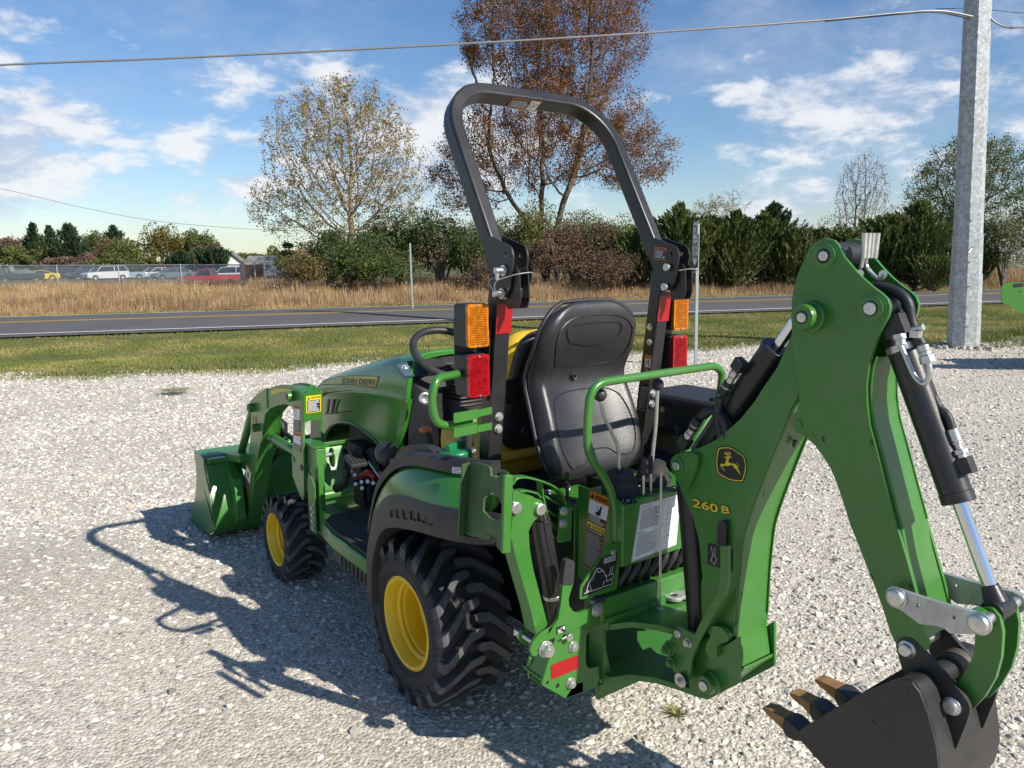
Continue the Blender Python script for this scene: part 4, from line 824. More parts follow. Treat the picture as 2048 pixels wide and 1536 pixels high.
# ---- chain-link fence around the car lot
M['fence'] = mat('fence_wire', (.50, .51, .52), .5, .3)
fz = -.05; A = at(-60, 56, fz); Bp = at(487, 45.5, fz); FHt = 1.83
fen = empty('chain_link_fence', A, 'chain-link fence in the dry grass in front of the parked cars', 'fence'); fd = (Bp-A).normalized(); fl = (Bp-A).length
ztop = lambda t: hgt(0, 531, 55)+(hgt(487, 529.5, 45.5)-hgt(0, 531, 55))*t
posts = [236, 113, 361]
def fpos(px):  # where a sight column meets the fence line
    d = ray(px, 530); n = Vector((-fd.y, fd.x, 0)); t = (A-CAM).dot(n)/d.dot(n); q = CAM+d*t; q.z = fz; return q
for px in (-8, 113, 236, 361): q = fpos(px); t = (q-A).length/fl; MB().cyl(q, q+Vector((0, 0, ztop(t)-fz+.05)), .035, 8).build('line_post', 'fence', fen)
q = fpos(486); MB().cyl(q, q+Vector((0, 0, ztop(1)-fz+.22)), .055, 10).build('corner_post', 'fence', fen)
MB().tube([A+Vector((0, 0, ztop(0)-fz)), Bp+Vector((0, 0, ztop(1)-fz))], .030, 6).build('top_rail', 'fence', fen)
mb = MB(); hF = ztop(.5)-fz-.04; step = .105; nW = int(fl/step); nn = Vector((-fd.y, fd.x, 0))*.004
for i in range(-int(hF/step)-1, nW):
    for sgn in (1, -1):
        s0 = i*step; s1 = s0+hF; z0, z1_ = (0, hF) if sgn > 0 else (hF, 0)
        if s0 < 0: t = -s0/hF; z0 = z0+(z1_-z0)*t; s0 = 0
        if s1 > fl: t = (fl-s0)/(s1-s0); z1_ = z0+(z1_-z0)*t; s1 = fl
        if s1-s0 < .02: continue
        a = A+fd*s0+Vector((0, 0, z0+.02)); b = A+fd*s1+Vector((0, 0, z1_+.02)); k = Vector((0, 0, .0066)); k2 = fd*.0066*sgn
        mb.add([a-k+k2+nn*sgn, a+k-k2+nn*sgn, b+k-k2+nn*sgn, b-k+k2+nn*sgn], [(0, 1, 2, 3)])
tag(mb.build('chain_link_mesh', 'fence', fen, smooth=180), kind='stuff')
# second run of fence going back from the corner, with bare posts beside the shed
f2 = empty('chain_link_fence', Bp, 'short rear run of fence with bare posts beside the white shed', 'fence')
C2 = at(620, 62, fz)
pp = [at(509, 46.6, fz), at(529, 47.5, fz), at(550, 48.5, fz)]
for q in pp: MB().cyl(q, q+Vector((0, 0, 1.75)), .03, 8).build('line_post', 'fence', f2)
MB().tube([Bp+Vector((0, 0, 1.75)), pp[-1]+Vector((0, 0, 1.75))], .02, 6).build('top_rail', 'fence', f2)
# white notice wired to the fence
q = fpos(24); u = fd; v = Vector((0, 0, 1)); c = q+Vector((0, 0, ztop(.1)-fz-.24))-FH*.05
o = MB().prism([c-u*.22+v*.17, c+u*.22+v*.17, c+u*.22-v*.17, c-u*.22-v*.17], FH*.004).build('fence_notice', 'signface', bevel=.001); tag(o, 'small blank white notice wired to the top of the fence, far left', 'sign')

# ---- parked vehicles
M['tire'] = mat('car_tyre', (.02, .02, .02), .8); M['carglass'] = mat('car_glass', (.015, .02, .024), .06, coat=.5); M['rimgrey'] = mat('alloy_rim', (.45, .45, .46), .35, .7)
M['lampw'] = mat('headlamp_glass', (.6, .62, .65), .1, coat=.8); M['lampr'] = mat('tail_lamp', (.4, .02, .02), .2); M['trim'] = mat('bumper_trim', (.03, .03, .032), .5)
PAINT = {}
def paint(name, c):
    if name not in PAINT: PAINT[name] = mat('car_paint_'+name, c, .25, coat=.7, noise_amt=.03)
    return PAINT[name]
# side outlines (x along the car 0..1 of its length, z in metres): lower body and greenhouse
SHAPES = {
 'sedan': dict(L=4.6, W=1.78, body=[(0, .38), (0, .66), (.03, .80), (.27, .92), (.74, .96), (.96, .93), (1, .80), (1, .40), (.93, .26), (.07, .26)], cab=[(.23, .92), (.38, 1.40), (.66, 1.43), (.86, .96)], H=1.43),
 'suv': dict(L=4.6, W=1.85, body=[(0, .45), (0, .80), (.03, .95), (.24, 1.08), (.97, 1.12), (1, 1.0), (1, .45), (.94, .32), (.06, .32)], cab=[(.22, 1.08), (.34, 1.66), (.90, 1.70), (.97, 1.12)], H=1.7),
 'coupe': dict(L=4.4, W=1.8, body=[(0, .36), (0, .60), (.04, .74), (.32, .84), (.80, .90), (.97, .90), (1, .76), (1, .38), (.94, .25), (.06, .25)], cab=[(.32, .84), (.46, 1.24), (.62, 1.26), (.84, .90)], H=1.26),
 'convertible': dict(L=4.7, W=1.8, body=[(0, .38), (0, .66), (.03, .78), (.30, .90), (.72, .95), (.97, .95), (1, .82), (1, .40), (.94, .26), (.06, .26)], cab=[(.29, .90), (.40, 1.28), (.43, 1.28), (.44, .93)], H=1.3),
 'pickup': dict(L=5.6, W=1.95, body=[(0, .52), (0, .95), (.03, 1.08), (.24, 1.16), (.50, 1.18), (.505, 1.20), (1, 1.20), (1, .56), (.95, .42), (.05, .42)], cab=[(.235, 1.16), (.33, 1.72), (.46, 1.74), (.50, 1.18)], H=1.75)}
def car(kind, px, dep, head, col, label, name='parked_car', cat='car', base=-.28, group='vehicles parked behind the fence'):
    s = SHAPES[kind]; Lc, Wc = s['L'], s['W']; c = at(px, dep, base); t = empty(name, c, label, cat, group)
    ax = Vector((math.cos(head), math.sin(head), 0)); ay = Vector((-ax.y, ax.x, 0))
    T = lambda x, y, z: c+ax*(.5-x)*Lc+ay*y+Vector((0, 0, z))
    pm = paint(*col) if isinstance(col, tuple) else col
    def shell(pts, w_fn, mats, nm, bevel=.03, cuts=None):
        rings = []
        for k, f in ((-1, .93), (-.88, 1), (.88, 1), (1, .93)):
            cx_ = .5; cz = sum(p[1] for p in pts)/len(pts); rings.append([T(cx_+(p[0]-cx_)*(f if abs(k) == 1 else 1)*1.0, k*w_fn(p[1]), cz+(p[1]-cz)*(f if abs(k) == 1 else 1)) for p in pts])
        return MB().loft(rings).build(nm, mats, t, bevel=bevel)
    shell(s['body'], lambda z: Wc/2*(1-.10*max(0, (z-.7))), pm, 'body')
    cab = s['cab']; z0 = cab[0][1]; z1_ = max(p[1] for p in cab)
    # roof and pillars as a shell, glass slightly inset as separate panes
    mb = MB(); rings = []
    wt = lambda z: Wc/2*(.93-.17*(z-z0)/(z1_-z0))
    roof = [cab[1], cab[2]]; mb.loft([[T(p[0], y*wt(p[1]), p[1]) for p in (cab[1], cab[2])]+[T(p[0], y*wt(p[1]), p[1]-.05) for p in (cab[2], cab[1])] for y in (-1, 1)])
    for sd_ in (-1, 1):
        for a, b in ((cab[0], cab[1]), (cab[3], cab[2])): mb.tube([T(a[0], sd_*wt(a[1]), a[1]), T(b[0], sd_*wt(b[1]), b[1]-.02)], .035, 6)
        if kind in ('sedan', 'suv'):
            xm = (cab[1][0]+cab[2][0])/2+.02; mb.tube([T(xm, sd_*wt(z0), z0-.02), T(xm, sd_*wt(z1_), z1_-.02)], .035, 6)
            if kind == 'suv': xm = cab[2][0]-.17; mb.tube([T(xm, sd_*wt(z0), z0-.02), T(xm, sd_*wt(z1_), z1_-.02)], .04, 6)
    mb.build('roof', pm, t, bevel=.01)
    g = MB()
    for sd_ in (-1, 1): g.add([T(p[0], sd_*(wt(p[1])-.02), p[1]-(0 if p[1] < z0+.1 else .03)) for p in cab], [(0, 1, 2, 3)])
    g.add([T(cab[0][0], -wt(z0)+.02, z0), T(cab[1][0], -wt(z1_)+.02, z1_-.03), T(cab[1][0], wt(z1_)-.02, z1_-.03), T(cab[0][0], wt(z0)-.02, z0)], [(0, 1, 2, 3)])
    g.add([T(cab[3][0], -wt(z0)+.02, cab[3][1]), T(cab[2][0], -wt(z1_)+.02, z1_-.03), T(cab[2][0], wt(z1_)-.02, z1_-.03), T(cab[3][0], wt(z0)-.02, cab[3][1])], [(0, 1, 2, 3)])
    g.build('windows', 'carglass', t, smooth=20)
    rr_ = .33 if kind != 'pickup' else .38
    for x in (.17, .81):
        for sd_ in (-1, 1):
            wc = T(x, sd_*(Wc/2-.10), rr_); m_ = MB().lathe([(-.1, rr_*.55), (-.11, rr_*.9), (-.08, rr_), (.08, rr_), (.11, rr_*.9), (.1, rr_*.55)], wc, ay, 20)
            m_.lathe([(.09*sd_, .001), (.09*sd_, rr_*.58), (.07*sd_, rr_*.62)], wc, ay, 20, mi=1); m_.build('wheel', ['tire', 'rimgrey'], t)
            MB().lathe([(sd_*.0, rr_*1.16), (sd_*.118, rr_*1.16), (sd_*.118, rr_*.99), (0, rr_*.99)], T(x, sd_*(Wc/2-.10), rr_+.02), ay, 20).build('wheel_arch', 'trim', t)
    zb = s['body'][1][1]
    for sd_ in (-1, 1):
        o = MB().box((0, 0, 0), (.05, .34, .13)).build('headlamp', 'lampw', t)
        o.data.transform(Matrix.Translation(T(.012, sd_*Wc*.36, zb-.02))@Matrix.Rotation(head, 4, 'Z'))
        o = MB().box((0, 0, 0), (.05, .26, .16)).build('tail_lamp', 'lampr', t)
        o.data.transform(Matrix.Translation(T(.99, sd_*Wc*.38, zb+.08))@Matrix.Rotation(head, 4, 'Z'))
    o = MB().box((0, 0, 0), (.06, Wc*.55, .14)).build('grille', 'trim', t); o.data.transform(Matrix.Translation(T(.008, 0, zb-.10))@Matrix.Rotation(head, 4, 'Z'))
    o = MB().box((0, 0, 0), (.10, Wc*.9, .12)).build('bumper', 'trim', t, bevel=.02); o.data.transform(Matrix.Translation(T(.015, 0, s['body'][0][1]))@Matrix.Rotation(head, 4, 'Z'))
    if kind == 'pickup':
        MB().prism([T(.52, -Wc*.42, 1.203), T(.98, -Wc*.42, 1.203), T(.98, Wc*.42, 1.203), T(.52, Wc*.42, 1.203)], (0, 0, .003)).build('bed_liner', 'trim', t)
    return t
LFT = math.atan2(-RH.y, -RH.x); TOW = math.atan2(-FH.y, -FH.x)
car('sedan', 38, 88, TOW-.9, ('darkteal', (.02, .04, .05)), 'dark teal saloon at the far left behind the fence, under the white notice')
car('suv', 108, 98, TOW-.7, ('shadow', (.02, .022, .025)), 'black estate half hidden by the grass right of the yellow coupe', name='parked_suv')
car('coupe', 73, 90, TOW-.95, ('yellow', (.75, .55, .03)), 'low yellow coupe behind the fence at the left')
car('suv', 176, 92, TOW-.75, ('navy', (.02, .03, .05)), 'dark blue people carrier just left of the white one', name='parked_suv')
car('suv', 209, 86, TOW-.65, ('white', (.66, .67, .68)), 'white people carrier facing the road behind the fence', name='parked_suv')
car('convertible', 256, 90, LFT+.10, ('paleblue', (.40, .52, .62)), 'pale blue open car seen from the side behind the fence')
car('sedan', 313, 92, TOW-.6, ('white', (.66, .67, .68)), 'white saloon facing the road right of the pale blue car')
car('sedan', 345, 88, TOW-.8, ('slate', (.10, .14, .18)), 'slate blue saloon between the white saloon and the silver hatchback')
car('suv', 371, 92, TOW-.5, ('silver', (.36, .40, .44)), 'silver blue hatchback behind the fence, left of the red pickup')
car('suv', 398, 97, TOW-.6, ('shadow', (.02, .022, .025)), 'black hatchback just behind the cab of the red pickup', name='parked_suv')
car('suv', 462, 78, LFT+.1, ('white', (.66, .67, .68)), 'white estate with tinted windows behind the bed of the red pickup', name='parked_suv', base=-.45)
car('pickup', 428, 68, LFT+.06, ('red', (.50, .02, .02)), 'bright red pickup truck beside the fence corner post', name='parked_pickup', cat='pickup truck', base=-.60)
# ---- white gabled house and the grey roofed shed
M['siding'] = mat('white_siding', (.66, .67, .66), .6, noise_amt=.05); M['shingle'] = mat('grey_shingles', (.20, .20, .20), .85, noise_amt=.25, nscale=3, bump=.4, bscale=6); M['brickred'] = mat('dark_brick', (.12, .075, .065), .9, noise_amt=.3, nscale=4)
def house(label, px, dep, wd_, ln_, hw, hr, head, name, wallm='siding', base=-.05, win=True):
    c = at(px, dep, base); t = empty(name, c, label, 'building'); ax = Vector((math.cos(head), math.sin(head), 0)); ay = Vector((-ax.y, ax.x, 0)); T = lambda x, y, z: c+ax*x+ay*y+Vector((0, 0, z))
    MB().loft([[T(x, -wd_/2, 0), T(x, wd_/2, 0), T(x, wd_/2, hw), T(x, 0, hr-.03), T(x, -wd_/2, hw)] for x in (-ln_/2, ln_/2)]).build('wall', wallm, t)
    for s_ in (-1, 1):
        k = hr-hw; e = .25; oy = s_*(wd_/2+e); zz_ = hw-e*k/(wd_/2)
        mb = MB(); mb.loft([[T(x, 0, hr), T(x, oy, zz_), T(x, oy, zz_+.1), T(x, 0, hr+.1)] for x in (-ln_/2-.3, ln_/2+.3)]); mb.build('roof', 'shingle', t)
        m2 = MB()
        for j in range(1, 9):
            f = j/9; y = oy*f; z = hr+.1+(zz_-hr)*f; m2.box((0, 0, 0), (0, 0, 0)) if False else m2.loft([[T(x, y, z), T(x, y+s_*.02, z-.01), T(x, y+s_*.02, z+.03), T(x, y, z+.03)] for x in (-ln_/2-.29, ln_/2+.29)])
        m2.build('shingle_courses', 'shingle', t)
    if win:
        for x in (-ln_*.25, ln_*.2):
            for s_ in (-1, 1): f = MB().box((0, 0, 0), (.9, .08, 1.1)).build('window', 'siding', t, bevel=.01); f.data.transform(Matrix.Translation(T(x, s_*(wd_/2+.02), hw*.55))@Matrix.Rotation(head, 4, 'Z')); g_ = MB().box((0, 0, 0), (.75, .03, .95)).build('pane', 'carglass', f); g_.data.transform(Matrix.Translation(T(x, s_*(wd_/2+.075), hw*.55))@Matrix.Rotation(head, 4, 'Z'))
    return t
house('far white house whose small gable shows between the trees', 463, 96, 3.0, 5, H(463, 524, 96)+.05, H(463, 503, 96)+.05, math.atan2(-FH.y, -FH.x)+.25, 'house')
house('low white shed with a grey shingled roof behind the fence', 560, 60, 3.2, 4.2, H(560, 546, 60)+.05, H(560, 514, 60)+.05, math.atan2(RH.y, RH.x)+.05, 'shed', win=False)
q = at(503, 58, -.05); w0 = q-RH*.9; w1 = q+RH*.75
wl = empty('brick_wall', q, 'dark brick wall end beside the low white shed', 'wall')
MB().prism([w0, w1, w1+Vector((0, 0, 1.45)), w0+Vector((0, 0, 1.45))], FH*.25).build('wall', 'brickred', wl)
mb = MB()
for j in range(1, 18): mb.box(q+Vector((0, 0, j*.08))-FH*.004, (.01, .01, .01))
MB().prism([w0+Vector((0, 0, 1.45))-FH*.02, w1+Vector((0, 0, 1.45))-FH*.02, w1+Vector((0, 0, 1.53))-FH*.02, w0+Vector((0, 0, 1.53))-FH*.02], FH*.29).build('coping', 'brickred', wl)

# ---- another green implement, cut off by the right edge; most of it stands outside the view and shades the lot
DI = 11.2; it = at(2080, DI, -.05); imp = empty('green_implement', it, 'corner of a green implement plate cut off by the right edge of the view', 'implement')
mb = MB(); pts = [(2003, 572, 3), (2010, 566, 4), (2070, 563), (2420, 556), (2420, 690), (2140, 668), (2048, 628), (2003, 604, 3)]
pl_ = (at(1024, DI), FH)
mb.prism([P(x, y, pl=pl_) for x, y in rnd(pts)], FH*.014); mb.build('side_plate', 'green', imp, bevel=.002)
mb = MB(); mb.prism([P(x, y, pl=pl_)-FH*.004 for x, y in rnd([(2026, 568, 3), (2047, 566, 3), (2047, 573, 3), (2026, 575, 3)])], FH*.003); mb.cyl(P(2040, 583, pl=pl_)-FH*.004, P(2040, 583, pl=pl_), .012, 12); mb.build('slots', 'dblack', imp)
mb = MB(); mb.prism([P(x, y, pl=pl_) for x, y in ((2185, 600), (2560, 590), (2560, 716), (2185, 722))], FH*.9); mb.build('body', 'green', imp, bevel=.02)
for x in (2215, 2520): q = P(x, 700, pl=pl_)+FH*.4; MB().cyl(q, Vector((q.x, q.y, -.05)), .06, 16).build('leg', 'green', imp)

# gravel collar and a bolted band at the pole foot
mb = MB(); rg_ = random.Random(3)
for k in range(46):
    a = rg_.uniform(0, 6.28); r = rb*1.05+rg_.uniform(.02, .35); c = pb+Vector((math.cos(a)*r, math.sin(a)*r, .10)); q = rg_.uniform(.02, .05); mb.loft([[c+Vector((x*q*rg_.uniform(.6, 1.2), y*q*rg_.uniform(.6, 1.2), z*q)) for x, y in ((-1, -1), (1, -1), (1, 1), (-1, 1))] for z in (-.7, .7)])
o = mb.build('foot_stones', 'gravel', smooth=20); tag(o, 'ring of loose grey stones around the foot of the steel pole', 'stones', kind='stuff')
# ================================================================== THE TRACTOR (x right, y forward, rear axle over the origin)
TR = empty('compact_tractor', (0, 0, 0), 'green compact tractor with yellow wheels, front loader, roll bar and backhoe parked on the gravel', 'tractor')
def part(mb, name, m, parent=TR, **k): return mb.build(name, m, parent, **k)
V3 = lambda *a: Vector(a)

# ---- wheels
def wheel(cx, cy, cz, R, W, rr, side, nl, name, valve=False):
    """side = -1 left. tyre with moulded industrial lugs, dished disc"""
    c = V3(cx, cy, cz); ax = (side, 0, 0); w2 = W/2; Rc = R*.900
    t = MB().lathe([(-w2*.86, rr+.004), (-w2*.93, rr+.02), (-w2, Rc*.80), (-w2*.98, Rc*.90), (-w2*.90, Rc*.965), (-w2*.55, Rc*.995), (0, Rc), (w2*.55, Rc*.995), (w2*.90, Rc*.965), (w2*.985, Rc*.90), (w2*.99, Rc*.885), (w2*.955, Rc*.875), (w2*.985, Rc*.80), (w2*.995, Rc*.785), (w2*.978, Rc*.77), (w2*.965, Rc*.70), (w2*.972, Rc*.69), (w2*.955, Rc*.68), (w2*.93, rr+.028), (w2*.90, rr+.022), (w2*.90, rr+.012), (w2*.86, rr+.004)], c, ax, 72)
    k0 = len(t.f)
    # lugs: bent bars wrapped on the carcass; outer rows and inner rows alternate
    def wrap(x, th, r): return c+V3(side*x, math.cos(th)*r, math.sin(th)*r)
    Rt = lambda x: R-(abs(x)/w2)**4*R*.022
    def lug(pts, wd):   # pts: (x, theta, width factor), a chain of stations
        rings = []
        for (x, th, f, top, bot) in pts:
            hw = wd*f/R
            rings.append([wrap(x, th-hw*1.18, bot), wrap(x, th-hw*.92, top), wrap(x, th+hw*.92, top), wrap(x, th+hw*1.18, bot)])
        k = len(t.f); t.loft(rings, mi=1)
        for q in range(len(rings)-1): t.m[k+q*4+1] = 2
    pitch = 2*math.pi/nl; lw = R*pitch*.185; b = Rc*.985
    for k in range(nl):
        for sd, ph in ((1, 0), (-1, .5)):
            th0 = pitch*(k+ph)+.05*math.sin(k*5.1)*pitch*.3; S_ = side*0+1
            up = -1.0    # tips lead upward on the rear of the tyre
            pts = [(sd*w2*1.0, th0+up*0, 1.25, Rc*.93, Rc*.84), (sd*w2*.985, th0+up*pitch*.02, 1.2, Rt(w2)*.975, Rc*.90), (sd*w2*.90, th0+up*pitch*.10, 1.05, Rt(w2*.9), Rc*.93),
                   (sd*w2*.52, th0+up*pitch*.62, .95, Rt(w2*.5), b), (sd*w2*.30, th0+up*pitch*.92, .95, Rt(w2*.3), b), (sd*w2*.0, th0+up*pitch*1.00, .95, R, b), (-sd*w2*.10, th0+up*pitch*1.02, .55, R, b)]
            lug(pts, lw)
    wo = empty(name, c, None, None); wo.parent = TR
    t.build('tyre', ['rubber', 'lug', 'lugtop'], wo, bevel=.0035, smooth=35, seg=1)
    # rim: flange, drop well, disc set far in
    rf = rr; m = MB(); E_ = w2*.86
    m.lathe([(E_-.002, rf*.985+.012), (E_+.006, rf+.010), (E_+.010, rf+.002), (E_+.006, rf-.006), (E_-.010, rf-.012), (E_-.022, rf-.017), (E_-.036, rf-.018), (E_-.040, rf-.026), (E_-.046, rf-.030), (E_-.050, rf-.024), (E_-.056, rf-.024), (E_-.062, rf-.036), (E_-.10, rf-.040), (E_-.125, rf-.036), (-E_+.04, rf-.02), (-E_, rf+.008)], c, ax, 64)
    m.lathe([(E_-.118, rf-.031), (E_-.135, rf-.045), (E_-.150, rf*.62), (E_-.158, rf*.5), (E_-.135, rf*.42), (E_-.135, .001)], c, ax, 64)
    m.lathe([(E_-.09, .001), (E_-.09, .042), (E_-.10, .05), (E_-.135, .052)], c, ax, 32)
    m.build('rim', 'yellow', wo, smooth=40)
    nb = MB()
    for k in range(5): a = 2*math.pi*k/5+.3; q = c+V3(side*(E_-.136), math.cos(a)*rf*.36, math.sin(a)*rf*.36); nb.bolt(q, ax, .012, .014)
    nb.build('wheel_bolts', 'zinc', wo)
    if valve:
        q = P(784, 1222, X=c.x+side*(E_-.03)); MB().tube([q+V3(-side*.03, 0, 0), q, q+V3(side*.012, -.02, .003)], [.008, .008, .006], 8).build('valve_stem', 'rubber', wo)
        qd = [P(x, y, X=c.x+side*(E_-.115)) for x, y in ((802, 1205), (813, 1203), (816, 1235), (805, 1236))]; Decal(qd, ['zincl']).rect(0, 0, 1, 1, 0, 0).build('wheel_sticker', wo)
    return wo
M['zincl'] = mat('paper_sticker', (.55, .47, .25), .6)
wheel(-.445, 0, .322, .326, .305, .171, -1, 19, 'rear_wheel', True)
wheel(.445, 0, .322, .326, .305, .171, 1, 19, 'rear_wheel')
wheel(-.500, 1.449, .226, .230, .215, .140, -1, 17, 'front_wheel')
wheel(.500, 1.449, .226, .230, .215, .140, 1, 17, 'front_wheel')

# ---- chassis, axle housing, engine in the dark
mb = MB(); mb.box((0, .25, .42), (.30, 1.1, .26)); mb.box((0, -.1, .46), (.36, .5, .36)); mb.cyl((-.40, 0, .322), (.40, 0, .322), .10, 20); mb.box((0, 1.15, .50), (.26, .9, .16)); mb.cyl((-.40, 1.449, .25), (.40, 1.449, .25), .05, 14); mb.box((0, 1.45, .35), (.14, .16, .26))
for s in (-1, 1): mb.cyl((s*.39, 1.449, .226), (s*.46, 1.449, .226), .085, 20); mb.cyl((s*.28, 0, .322), (s*.40, 0, .322), .12, 20)
part(mb, 'transmission_case', 'dark', bevel=.01)
mb = MB(); mb.box((0, 1.10, .72), (.34, .62, .42)); mb.box((0, 1.10, .98), (.26, .52, .14)); mb.cyl((-.19, .85, .70), (-.19, 1.05, .70), .06, 14); mb.box((-.20, 1.18, .68), (.10, .16, .14)); mb.cyl((-.10, .80, .9), (-.10, 1.3, .9), .05, 12); mb.box((-.20, .95, .60), (.09, .30, .03)); mb.box((-.15, .70, .60), (.12, .2, .3))
for k in range(6): mb.bolt((-.205, .9+.06*k, .63+.02*(k % 3)), (-1, 0, .2), .012, .02)
part(mb, 'engine', 'dark', bevel=.006)
hm = MB(); hp = lambda pts, r, m_='hose', nm='engine_hose': part(MB().tube(spline(pts, 6), r, 10), nm, m_, smooth=60)
hp([P(722, 955, X=-.28), P(735, 945, X=-.30), P(748, 952, X=-.30), P(750, 962, X=-.27)], .016, 'redhose', 'red_fuel_hose')
hp([P(688, 900, X=-.24), P(695, 950, X=-.27), P(683, 975, X=-.28), P(672, 980, X=-.28)], .016)
hp([P(735, 905, X=-.22), P(752, 925, X=-.26), P(760, 950, X=-.26)], .014)
mb = MB(); mb.cyl(P(715, 905, X=-.30), P(738, 930, X=-.22), .03, 14); mb.box(P(735, 985, X=-.22), (.10, .12, .12)); mb.cyl(P(742, 960, X=-.24), P(742, 1000, X=-.24), .022, 10); mb.cyl(P(722, 970, X=-.24), P(722, 990, X=-.24), .018, 10)
for q in ((702, 942), (709, 950), (723, 964), (735, 963), (746, 966), (711, 968), (724, 976)): mb.cyl(P(*q, X=-.29), P(*q, X=-.31), .010, 8, 1)
part(mb, 'hydraulic_fittings', ['dark', 'zinc'])
part(MB().bar([P(738, 925, X=-.36), P(764, 962, X=-.40)], .018, .004, (1, 0, .3)), 'steel_strap', 'zinc')

# ---- hood
HY = [.60, .70, .85, 1.05, 1.25, 1.45, 1.65, 1.82, 1.96, 2.03]
HCZ = [1.063, 1.064, 1.058, 1.045, 1.024, .993, .955, .905, .875, .85]
HTZ = [1.262, 1.260, 1.243, 1.200, 1.155, 1.110, 1.060, 1.010, .955, .88]
HCW = [.222, .222, .220, .216, .212, .208, .200, .188, .165, .125]
def hood():
    Y, cz, tz, cw = HY, HCZ, HTZ, HCW
    rings = []
    for y, c, t, w_ in zip(Y, cz, tz, cw):
        h = t-c; tw = w_*.70; r = []
        half = [(w_+.004, c-.004), (w_, c+.010), (w_*.985, c+h*.22), (w_*.93, c+h*.52), (w_*.86, c+h*.72), (w_*.76, c+h*.87), (w_*.55, c+h*.965), (w_*.28, t), (0, t+.004)]
        for x, z in half: r.append(V3(-x, y, z))
        for x, z in reversed(half[:-1]): r.append(V3(x, y, z))
        rings.append(r)
    u = MB(); u.loft(rings, caps=False, closed=False)
    inner = [[V3(p.x*.97, p.y, p.z-.012) for p in r] for r in rings]; u.loft(inner, caps=False, closed=False); n = len(rings[0])
    k = 0; m = len(rings)*n
    u.add(rings[-1]+[V3(0, 2.03, .78)], [tuple(range(n))]); u.add([rings[0][i] for i in range(n)]+[inner[0][i] for i in range(n)], [(i, i+1, n+i+1, n+i) for i in range(n-1)])
    part(u, 'hood', 'hoodgreen', smooth=50)
    # side panels below the crease: flat dark sheet with arch cut for the axle, and a folded-out rear edge
    for s in (-1, 1):
        m = MB(); ys = np.linspace(.66, 1.98, 30); top = []; bot = []
        for y in ys:
            c = np.interp(y, Y, cz)-.010; w_ = np.interp(y, Y, cw)
            bz = .60+.235*max(0, 1-((y-1.22)/.50)**2)**.5 if abs(y-1.22) < .50 else .60
            if y < .86: bz = max(bz, .80)
            top.append(V3(s*(w_-.006), y, c)); bot.append(V3(s*(w_+.010), y, bz))
        mid = [a*.5+b*.5+V3(s*.004, 0, 0) for a, b in zip(top, bot)]
        m.loft([top, mid, bot], caps=False, closed=False); m.loft([[p-V3(s*.008, 0, 0) for p in top], [p-V3(s*.008, 0, 0) for p in mid], [p-V3(s*.008, 0, 0) for p in bot]], caps=False, closed=False); m.loft([bot, [p-V3(s*.008, 0, 0) for p in bot]], caps=False, closed=False)
        o = part(m, 'side_panel', 'hoodgreen', smooth=60)
        # arch lip
        part(MB().tube([p+V3(0, 0, .002) for p in bot], .008, 8), 'panel_lip', 'hoodgreen', parent=o, smooth=60)
        # rear edge flange
        f = MB(); a = [V3(s*.232, .585, 1.066), V3(s*.240, .625, .94), V3(s*.240, .70, .80)]; b_ = [V3(s*.220, .665, 1.060), V3(s*.234, .69, .94), V3(s*.234, .75, .795)]; f.loft([a, b_], caps=False, closed=False); f.loft([[p-V3(s*.02, .0, 0) for p in a], a], caps=False, closed=False)
        part(f, 'panel_rear_edge', 'hoodgreen', parent=o, smooth=30)
    # grille and headlamps on the far face
    g = MB(); g.box((0, 2.02, .78), (.30, .03, .30)); part(g, 'grille', 'plastic', bevel=.01)
    for s in (-1, 1): part(MB().box((s*.10, 2.0, .91), (.10, .05, .06)), 'headlight', 'lampw', bevel=.015)
    # cooling slots in the side panel
    sl = MB()
    for x in (655, 665): sl.prism([P(a, b, X=-.2255) for a, b in ((x, 800), (x+4, 798), (x+1, 824), (x-3, 827))], (.006, 0, 0))
    part(sl, 'cooling_slots', 'dblack')
    part(MB().tube([P(650, 828, X=-.227), P(700, 822, X=-.227)], .003, 6), 'panel_seam', 'dblack')
hood()
dq = [P(660, 752, X=-.268), P(757, 748, X=-.268), P(757, 778, X=-.268), P(635, 778, X=-.268)]
